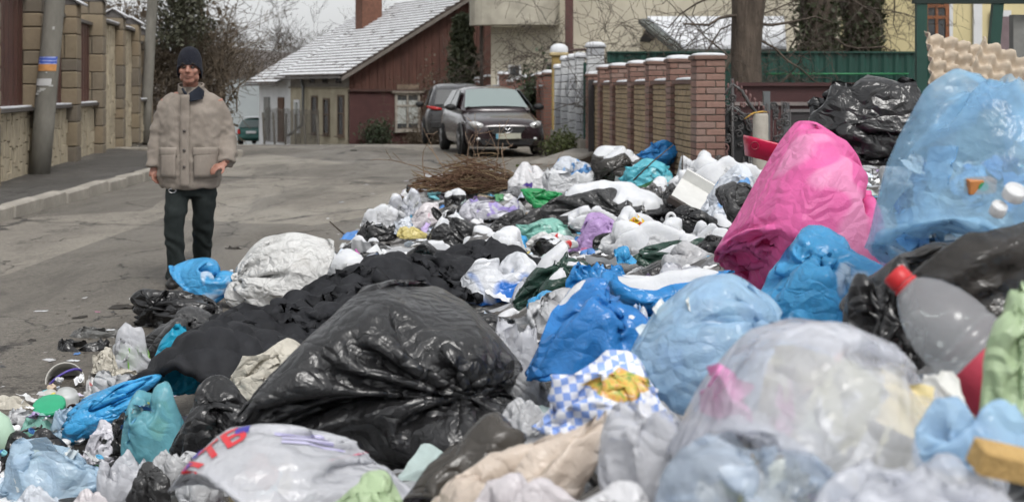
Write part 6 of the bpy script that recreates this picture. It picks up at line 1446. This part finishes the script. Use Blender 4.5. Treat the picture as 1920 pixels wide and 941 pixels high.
cont('small_bottle', 'small pale bottle with yellow and green label', 'bottle', 92, 745, 6.3, [(.02, -.06), (.035, -.055), (.036, .03), (.02, .055), (.014, .075)], white_pl, (R(70), R(40), R(20)), (.016, .07, plain('yellow_cap', (.6, .5, .08), .4)))
cont('milk_bottle', 'pale mint plastic bottle at the left picture edge', 'bottle', 4, 820, 5.3, [(.03, -.1), (.05, -.1), (.052, .06), (.03, .1), (.02, .12)], plain('mint_plastic', (.45, .62, .48), .4, .15, 5), (R(10), R(-20), 0), (.022, .115, plain('orange_cap', (.6, .3, .05), .4)))
cont('green_lid_tub', 'white tub with a green lid in the left corner', 'tub', 95, 775, 5.9, [(.05, -.03), (.065, .03), (.066, .034)], white_pl, (R(25), 0, 0), (.068, .03, plain('green_lid', (.03, .35, .18), .4)))
cont('brown_cup', 'brown paper cup tipped over beside the long blue bag', 'cup', 150, 778, 5.8, [(.025, -.05), (.027, -.05), (.04, .05), (.041, .052), (.037, .048), (.026, -.04)], plain('brown_cup_card', (.05, .02, .014), .7), (R(60), R(-50), 0))
o = MB().box((0, 0, 0), (.10, .03, .05), bev=.004).build('sponge', plain('sponge_foam', (.55, .36, .14), .95, .35, 20, .8, bscale=120, bdist=.008), None); o.scale = (1.0, 1.4, .7); o.location = U(1895, 868, 1.72); o.rotation_euler = (.3, .25, .2); tag(o, 'tan foam sponge at the lower right edge', 'sponge')
# loose debris on the road
rnd = random.Random(61)
debm = plain('road_debris', (.045, .04, .035), .95, .4, 10)
for i, (lb, px, py, s) in enumerate([('dark flattened rag on the road beside the knotted bag', 238, 577, .12), ('small dark clod on the far road', 664, 283, .13), ('thin broken stick on the road behind the sack', 440, 468, .1), ('brown leaf litter beside the rag', 150, 596, .05), ('dark pebble near the picture edge', 60, 640, .04)]):
    Y = CH*F/(py-HZ); P = U(px, py, Y); V = SB[i % 6].reshape(-1, 3)*s*2.0*np.array([1, .6, 1.4]); o = link('road_debris', npmesh('road_debris', V-V.min(0)*np.array([0, 0, 1]), gridfaces(22, 22, False)), debm); o.location = (P.x, P.y, .006); o.rotation_euler = (0, 0, i*1.3); tag(o, lb, 'debris')
# ------------------------------------------------------------------ shape of the heap itself
edge = [(-60, 800), (0, 752), (90, 700), (200, 655), (235, 590), (300, 560), (330, 548), (440, 492), (620, 474), (655, 436), (725, 392), (775, 345), (840, 322), (960, 302), (1060, 292), (1180, 285), (1300, 283)]
edgew = []
for (a, b_) in zip(edge, edge[1:]):
    for t in (0, .33, .66):
        px = a[0]+(b_[0]-a[0])*t; py = a[1]+(b_[1]-a[1])*t; Y = CH*F/(py-HZ)*.985; edgew.append(((px-960)*Y/F, Y))
eg = np.array(edgew)
# the quilt, the loose foreground and the hidden right side also need support
for px, py, Y, dz in [(420, 640, 6.2, .10), (500, 585, 6.8, .10), (620, 530, 7.3, .10), (740, 520, 7.8, .1), (860, 495, 8.2, .1), (360, 690, 5.7, .09), (560, 660, 5.8, .1), (700, 470, 11, .06), (800, 470, 10.5, .06), (900, 380, 15, .1), (860, 360, 17.5, .12), (1000, 420, 12, .1), (1900, 500, 3.2, .1), (1900, 300, 4.5, .2)]:
    p = U(px, py, Y); CTRL.append((p.x, p.y, p.z-dz))
for x in np.linspace(-1.2, 1.4, 8): CTRL.append((x, 1.5, .50)); CTRL.append((x, .9, .2))
CT = np.array(CTRL)
def mound(X, Y):
    X = np.asarray(X, float); Y = np.asarray(Y, float); sh = X.shape; q = np.stack([X.ravel(), Y.ravel()], -1); out = np.empty(len(q))
    for i in range(0, len(q), 4000):
        s = q[i:i+4000]; d2 = ((s[:, None]-CT[None, :, :2])**2).sum(-1); sc_ = (.10+.028*s[:, 1:2])**2
        w_ = np.exp(-d2/(2*sc_*3))+1e-5/(d2+.05); z = (w_*CT[None, :, 2]).sum(1)/w_.sum(1)
        de = np.sqrt(((s[:, None]-eg[None])**2).sum(-1)); j = de.argmin(1); k = np.clip(j, 1, len(eg)-2); t = eg[k+1]-eg[k-1]; nrm = np.stack([t[:, 1], -t[:, 0]], -1); side = ((s-eg[j])*nrm).sum(-1); dist = np.where(side > 0, de.min(1), -de.min(1))
        f = np.clip(dist/.55+.25, 0, 1); f = f*f*(3-2*f); fr = np.clip((s[:, 1]-.5)/.6, 0, 1)
        out[i:i+4000] = np.minimum(z-.05+.05*np.clip((s[:, 1]-6)/4, 0, 1), 1.2)*f*fr-.06*(1-f)
    return out.reshape(sh)
mx, my = np.arange(-3.3, 4.6, .075), np.concatenate([np.arange(.4, 9, .065), np.arange(9, 23.5, .13)])
MX, MY = np.meshgrid(mx, my); MZ = mound(MX, MY); V = np.stack([MX, MY, MZ], -1).reshape(-1, 3); V[:, 2] += .03*sn(V*np.array([1, 1, 0]), 5, 9)*(V[:, 2] > .02)+.02*sn(V*np.array([1, 1, 0]), 6, 25)*(V[:, 2] > .02)
n = NT('packed_litter'); c = n.coord(); vo = n.n('TexVoronoi'); vo.inputs['Scale'].default_value = 9; n.l(n.mix(.25, c, n.noise(c, 6, 4)), vo.inputs['Vector'])
base = n.ramp(n.math('FRACT', n.math('MULTIPLY', vo.outputs['Color'], 5.3)), [(.0, (.03, .03, .03)), (.3, (.10, .09, .08)), (.45, (.35, .34, .33)), (.7, (.02, .02, .022)), (.85, (.45, .46, .48))]); n.t.nodes[-1].color_ramp.interpolation = 'LINEAR'
base = n.mix(n.ramp(n.noise(c, 2.2, 5), [(.56, (0, 0, 0)), (.62, (.9, .9, .9))]), base, (.62, .63, .65))
n.set(Base_Color=base, Roughness=.7, Normal=n.bump(n.noise(c, 18, 6, .7, 1), .8, .05)); hm = link('litter_heap', npmesh('litter_heap', V, gridfaces(len(my), len(mx), False)), n.m); tag(hm, 'packed layer of mixed litter under the bags', 'litter', kind='stuff')
# ------------------------------------------------------------------ loose scraps of film and paper between the bags
PAL = [(.68, .69, .71)]*8+[(.78, .79, .8)]*5+[(.02, .02, .022)]*6+[(.12, .12, .12)]*3+[(.78, .80, .82)]*4+[(.62, .70, .80)]*3+[(.66, .62, .74)]*2+[(.55, .68, .66)]*2+[(.06, .2, .5), (.1, .4, .65), (.2, .55, .62), (.6, .2, .35), (.62, .5, .12), (.1, .35, .15), (.45, .35, .6), (.5, .4, .3), (.35, .3, .22)]
rg = np.random.RandomState(9); Vs = []; Fs = []; Cs = []; k = 0
MINI = [PR[q][::4, ::4].reshape(-1, 3) for q in ('k3', 'o2', 'p2', 'k4', 'p1', 'o1')]; fqm = gridfaces(16, 16, True); SB2 = [p[::2, ::2].reshape(-1, 3) for p in SB]; fqs = gridfaces(11, 11, False)
n_sc = 0
while n_sc < 2300:
    Y = 1.6+17.5*rg.rand()**.85; x = (rg.rand()*2300-250-960)*Y/F
    z = float(mound(np.array([x]), np.array([Y]))[0])
    if z < -.045: continue
    z = max(z, .0)
    if Y < 4.6 and rg.rand() < .6: continue
    s = (.03+.075*rg.rand()**1.8)*(.75+Y*.055)
    if rg.rand() < .45: P = MINI[rg.randint(len(MINI))]*s*3.4*np.array([1, 1, .8]); fq = fqm
    else: P = SB2[rg.randint(6)]*s*2.0*np.array([1, .5+.6*rg.rand(), 1.0+1.5*rg.rand()]); fq = fqs
    P = P-P.mean(0)
    m = np.array(Euler((rg.normal(0, .5), rg.normal(0, .5), rg.rand()*6.28)).to_matrix()); P = P@m.T+np.array([x, Y, z+s*.15])
    Vs.append(P); Fs.append(fq+k); k += len(P); Cs.append(np.tile(np.array(PAL[rg.randint(len(PAL))])*(.75+.4*rg.rand()), (len(P), 1))); n_sc += 1
for i in range(620):     # crumbs of earth and small bits spilled on the asphalt
    j = rg.randint(0, 30); x, Y = eg[j]; t = eg[j+1]-eg[j]; nn = np.array([-t[1], t[0]])/(np.linalg.norm(t)+1e-6); d_ = rg.normal(.1, .28); s = .005+.014*rg.rand()**2; P = SB2[rg.randint(6)]*s*2*np.array([1, .8, 2.2]); P[:, 2] -= P[:, 2].min()
    P = P@np.array(Matrix.Rotation(rg.rand()*6.28, 3, 'Z')).T+np.array([x+nn[0]*d_+rg.normal(0, .15), Y+nn[1]*d_+rg.normal(0, .2), .003]); Vs.append(P); Fs.append(fqs+k); k += len(P); Cs.append(np.tile(np.array([(.06, .05, .04), (.09, .075, .06), (.035, .03, .028), (.3, .29, .27)][rg.choice(4, p=[.35, .3, .25, .1])]), (len(P), 1)))
for i in range(230):     # bottom left corner, where small things lie thickest
    px, py = rg.rand()*330-20, 700+rg.rand()*250; Y = CH*F/(py-HZ)*(.93+.05*rg.rand()); p = U(px, py, Y)
    if px < (752-py)*1.9+30: continue
    s = .02+.045*rg.rand()**1.5
    if rg.rand() < .5: P = MINI[rg.randint(6)]*s*3.2; fq = fqm
    else: P = SB2[rg.randint(6)]*s*2*np.array([1, .7, 2]); fq = fqs
    P = P-P.mean(0); m = np.array(Euler((rg.normal(0, .5), rg.normal(0, .5), rg.rand()*6.28)).to_matrix()); P = P@m.T+np.array([p.x, p.y, max(.02, p.z)]); Vs.append(P); Fs.append(fq+k); k += len(P); Cs.append(np.tile(np.array(PAL[rg.randint(len(PAL))])*(.75+.4*rg.rand()), (len(P), 1)))
for i in range(70):     # stray bits on the asphalt along the edge
    j = rg.randint(2, 36); x, Y = eg[j]; t = eg[j+1]-eg[j]; nn = np.array([-t[1], t[0]])/(np.linalg.norm(t)+1e-6); d_ = rg.rand()**2*.7+.05; s = .012+.03*rg.rand(); P = SB2[rg.randint(6)]*s*2*np.array([1, .6, .8]); P[:, 2] -= P[:, 2].min(); fq = fqs
    a = rg.rand()*6.28; P = P@np.array(Matrix.Rotation(a, 3, 'Z')).T+np.array([x+nn[0]*d_, Y+nn[1]*d_, .004]); Vs.append(P); Fs.append(fq+k); k += len(P); Cs.append(np.tile(np.array(PAL[rg.randint(len(PAL))])*.8, (len(P), 1)))
tag(link('loose_scraps', npmesh('loose_scraps', np.concatenate(Vs), np.concatenate(Fs), np.concatenate(Cs)), cmat), 'loose scraps of film, paper and snow between the bags', 'litter', kind='stuff')
# ------------------------------------------------------------------ small bags wedged into the gaps
rg = np.random.RandomState(33); KIND = [('white', 'small crumpled white bag', 'small white bags in the gaps'), ('black', 'small crumpled black bag', 'small black bags in the gaps'), ('wbl2', 'small blue streaked white bag', 'small blue streaked bags in the gaps'), ('clearw', 'small milky see-through bag', 'small milky bags in the gaps'), ('sky', 'small bright blue bag', 'small bright blue bags in the gaps'), ('greyfilm', 'small grey bag', 'small grey bags in the gaps')]
import re
ALIAS = {}; used = set(); cut = re.compile(r' (on|at|lying|left|right|below|behind|beside|under|above|in|amid|before|between|touching|standing|wedged|spread|inside|near|showing|and|running) ')
for lb_, (o_, V_, MN_, d_) in BAGS.items():
    al = cut.split(lb_)[0]; al = al if len(al.split()) >= 3 else lb_
    if len(al.split()) <= 8: ALIAS.setdefault(al, (o_.location.x, o_.location.y, d_[0]))
n_f = 0; tries = 0
while n_f < 105 and tries < 900:
    tries += 1
    Y = 4.2+14.5*rg.rand(); px = 330+1500*rg.rand(); x = (px-960)*Y/F; z = float(mound(np.array([x]), np.array([Y]))[0])
    if z < .06 or (Y < 9 and px < 900 and abs((px-330)/600*3+5.4-Y) < 1.0) or (px > 1500 and Y > 9): continue
    s = (.11+.10*rg.rand())*(.8+Y*.045); q = ('k3', 'o2', 'p2', 'k4', 'p1', 'o1', 'k2')[rg.randint(7)]; P = PR[q][::2, ::2]; M, N = P.shape[:2]; V = P.reshape(-1, 3).astype(float); V -= V.mean(0)
    V = V+np.stack([sn(V, n_f*3+k_, 13) for k_ in range(3)], -1)*.012; V *= s/np.ptp(V[:, 0])*np.array([1, 1, .75+.3*rg.rand()])*1.25
    V = V@np.array(Euler((rg.normal(0, .6), rg.normal(0, .6), rg.rand()*6.28)).to_matrix()).T; kd = KIND[rg.choice(6, p=[.38, .2, .14, .12, .06, .10])]
    best = None
    for al, (ax_, ay_, aw_) in sorted(ALIAS.items(), key=lambda t: (t[1][0]-x)**2+(t[1][1]-Y)**2)[:4]:
        ddx, ddy = (x-ax_)/max(.1, aw_), (Y-ay_)/max(.1, aw_); rel = ('right of' if ddx > 0 else 'left of') if abs(ddx) > abs(ddy) else ('behind' if ddy > 0 else 'in front of'); lb_ = kd[1]+' '+rel+' the '+al
        if lb_ not in used and len(lb_.split()) <= 16: best = lb_; break
    if best is None: continue
    used.add(best); kd = (kd[0], best, kd[2])
    o = link('small_rubbish_bag', npmesh('small_rubbish_bag', V, gridfaces(M, N, True)), MT[kd[0]]); o.location = (x, Y, z+s*.14); tag(o, kd[1], 'rubbish bag', kd[2]); n_f += 1
    if Y > 8.5 and rg.rand() < .45 and kd[0] != 'sky': snowcap_np(o, V, (M, N), n_f, .45, .02)
# ------------------------------------------------------------------ the black padded quilt
A, Bq = Vector((-1.30, 5.5, 0)), Vector((-.06, 8.5, 0)); ld = (Bq-A); Lq = ld.length; ld.normalize(); ldn = Vector((-ld.y, ld.x, 0)); ctr = (A+Bq)/2
M_, N_ = 54, 150
def qxy(u, v):
    b = -.10*(1-(2*u/Lq)**2); return ctr.x+ld.x*u+ldn.x*(v-b), ctr.y+ld.y*u+ldn.y*(v-b)
def hq(u, v):
    x, y = qxy(u, v); t = u/Lq+.5
    ridge = np.interp(t, [-.1, 0, .2, .45, .7, 1, 1.1], [.2, .29, .40, .455, .46, .46, .40])-.75*np.abs(v)**1.7+.05*np.sin(u*4.2+1)*np.cos(v*5)+.035*np.sin(u*8+v*6)+.03*np.sin(u*3-v*9)
    return np.maximum(mound(x, y)+.03, ridge)
tabu = np.linspace(-Lq*.6, Lq*.6, 90); tabv = np.linspace(-.9, .9, 46); TU, TV = np.meshgrid(tabu, tabv); TZ = hq(TU, TV)
def hql(u, v):
    fu = np.clip((u-tabu[0])/(tabu[1]-tabu[0]), 0, 88.99); fv = np.clip((v-tabv[0])/(tabv[1]-tabv[0]), 0, 44.99); i, j = fu.astype(int), fv.astype(int); a, b = fu-i, fv-j
    return TZ[j, i]*(1-a)*(1-b)+TZ[j, i+1]*a*(1-b)+TZ[j+1, i]*(1-a)*b+TZ[j+1, i+1]*a*b
Q = sim_sheet(3, M_, N_, Lq*1.2, .86, .80, 90, None, g=0, amp=.07)
Q[..., 2] += .35
Qp = Q.copy(); dxq, dyq = Lq*1.2/(N_-1), .86/(M_-1)
for it in range(150):
    vel = (Q-Qp)*.92; Qp = Q.copy(); Q += np.clip(vel, -.02, .02); Q[..., 2] -= .0022
    for _ in range(3): _project(Q, dxq, dyq, False, .9, .75)
    zz = hql(Q[..., 0], Q[..., 1]); cmask = Q[..., 2] < zz; Q[..., 2] = np.maximum(Q[..., 2], zz); Q[cmask, :2] = Qp[cmask, :2]*.7+Q[cmask, :2]*.3
gu, gv = np.meshgrid(np.arange(N_)*dxq, np.arange(M_)*dyq); qa, qb = (gu+gv*.9)/.17, (gu-gv*.9)/.17
puff = .040*np.minimum(np.abs(np.sin(qa*math.pi)), np.abs(np.sin(qb*math.pi)))**.55; nq = _normals(Q, False); nq /= np.linalg.norm(nq, axis=-1, keepdims=True)+1e-9; nq *= np.sign(nq[..., 2:3]); Q = Q+nq*puff[..., None]
Wq = np.empty_like(Q); Wq[..., 0], Wq[..., 1] = qxy(Q[..., 0], Q[..., 1]); Wq[..., 2] = Q[..., 2]
qm = cloth_mat('black_quilt_cloth', (.012, .0125, .0145), (.026, .027, .031), 160, .7); qo = link('padded_quilt', npmesh('padded_quilt', Wq.reshape(-1, 3), gridfaces(M_, N_, False)), qm); rebase(qo, (ctr.x, ctr.y, float(mound(np.array([ctr.x]), np.array([ctr.y]))[0])))
s = qo.modifiers.new('s', 'SOLIDIFY'); s.thickness = .035; s.offset = -1; tag(qo, 'long black padded quilt draped over the heap', 'quilt')
# ------------------------------------------------------------------ heap of cut twigs
rg = random.Random(19); c0 = U(888, 345, 17.2); tw = thing('brushwood_heap', 'heap of cut brown twigs in front of the plum hatchback', 'brushwood', (c0.x, 17.2, c0.z-.05)); m = MB(); m2 = MB()
for i in range(620):
    p = Vector((rg.gauss(0, .30), rg.gauss(0, .22), abs(rg.gauss(.05, .13)))); p.z *= max(.25, 1.15-abs(p.x)/.75); a = rg.gauss(.12, .38)+(math.pi if rg.random() < .5 else 0); d = Vector((math.cos(a), rg.gauss(0, .6), abs(rg.gauss(.12, .18)))).normalized(); L = rg.uniform(.2, .65); pts = [p-d*L/2]
    for k in range(4): d = (d+Vector((rg.gauss(0, .12), rg.gauss(0, .12), rg.gauss(0, .1)))).normalized(); pts.append(pts[-1]+d*L/4)
    pts = [Vector((max(-.78, min(.72, q.x)), q.y, max(-.05, q.z))) for q in pts]
    (m if i % 3 else m2).tube(pts, [.0075, .0065, .0055, .0045, .003], 4, False)
tag(m.build('twigs', plain('rusty_twig', (.115, .062, .036), .9, .45, 8), tw, True, fix=False), kind='stuff'); tag(m2.build('pale_twigs', plain('pale_twig', (.21, .15, .085), .9, .4, 8), tw, True, fix=False), kind='stuff')
paleb = plain('bare_branch', (.22, .15, .10), .9, .35, 8)
for (x, y, dx, dz, L) in ((.25, -.1, .25, 1, .62), (.38, -.1, .15, 1, .7), (.1, 0, -.35, .8, .5), (-.3, 0, -1, .45, .75), (-.45, .1, -1, .6, .6), (.45, 0, .75, .8, .65), (.0, -.1, -.15, 1, .45), (.3, .1, -.5, .9, .6), (-.1, .1, .3, .8, .55), (-.6, 0, -.35, 1, .5)):
    mm = MB(); grow([mm, mm], Vector((x, y, .12)), Vector((dx, rg.gauss(0, .2), dz)).normalized(), L*.7, .011, 2, rg, .5, .16, (1, 2), .02, .004, 4); mm.build('branch', paleb, tw, True, fix=False)
leaves('green_leaves', grs, tw, [Vector((.62+rg.gauss(0, .06), -.1+rg.gauss(0, .05), .02+abs(rg.gauss(.12, .08)))) for _ in range(60)], .05, rg)
# single sticks poking out of the heap
for (lb, pts) in (('thin dark stick leaning across the aqua bag', [(1188, 338, 14.6), (1222, 305, 14.5), (1262, 272, 14.6)]), ('upright thin dark stick beside the white bags', [(1280, 338, 13.5), (1279, 310, 13.5), (1280, 286, 13.5)]), ('short brown stick at the road edge of the heap', [(646, 440, 13.6), (632, 428, 13.6), (618, 415, 13.6)])):
    o = MB().tube([U(*p) for p in pts], [.009, .008, .005], 6).build('stick', twigm, None, True); rebase(o, U(*pts[0])); tag(o, lb, 'stick')
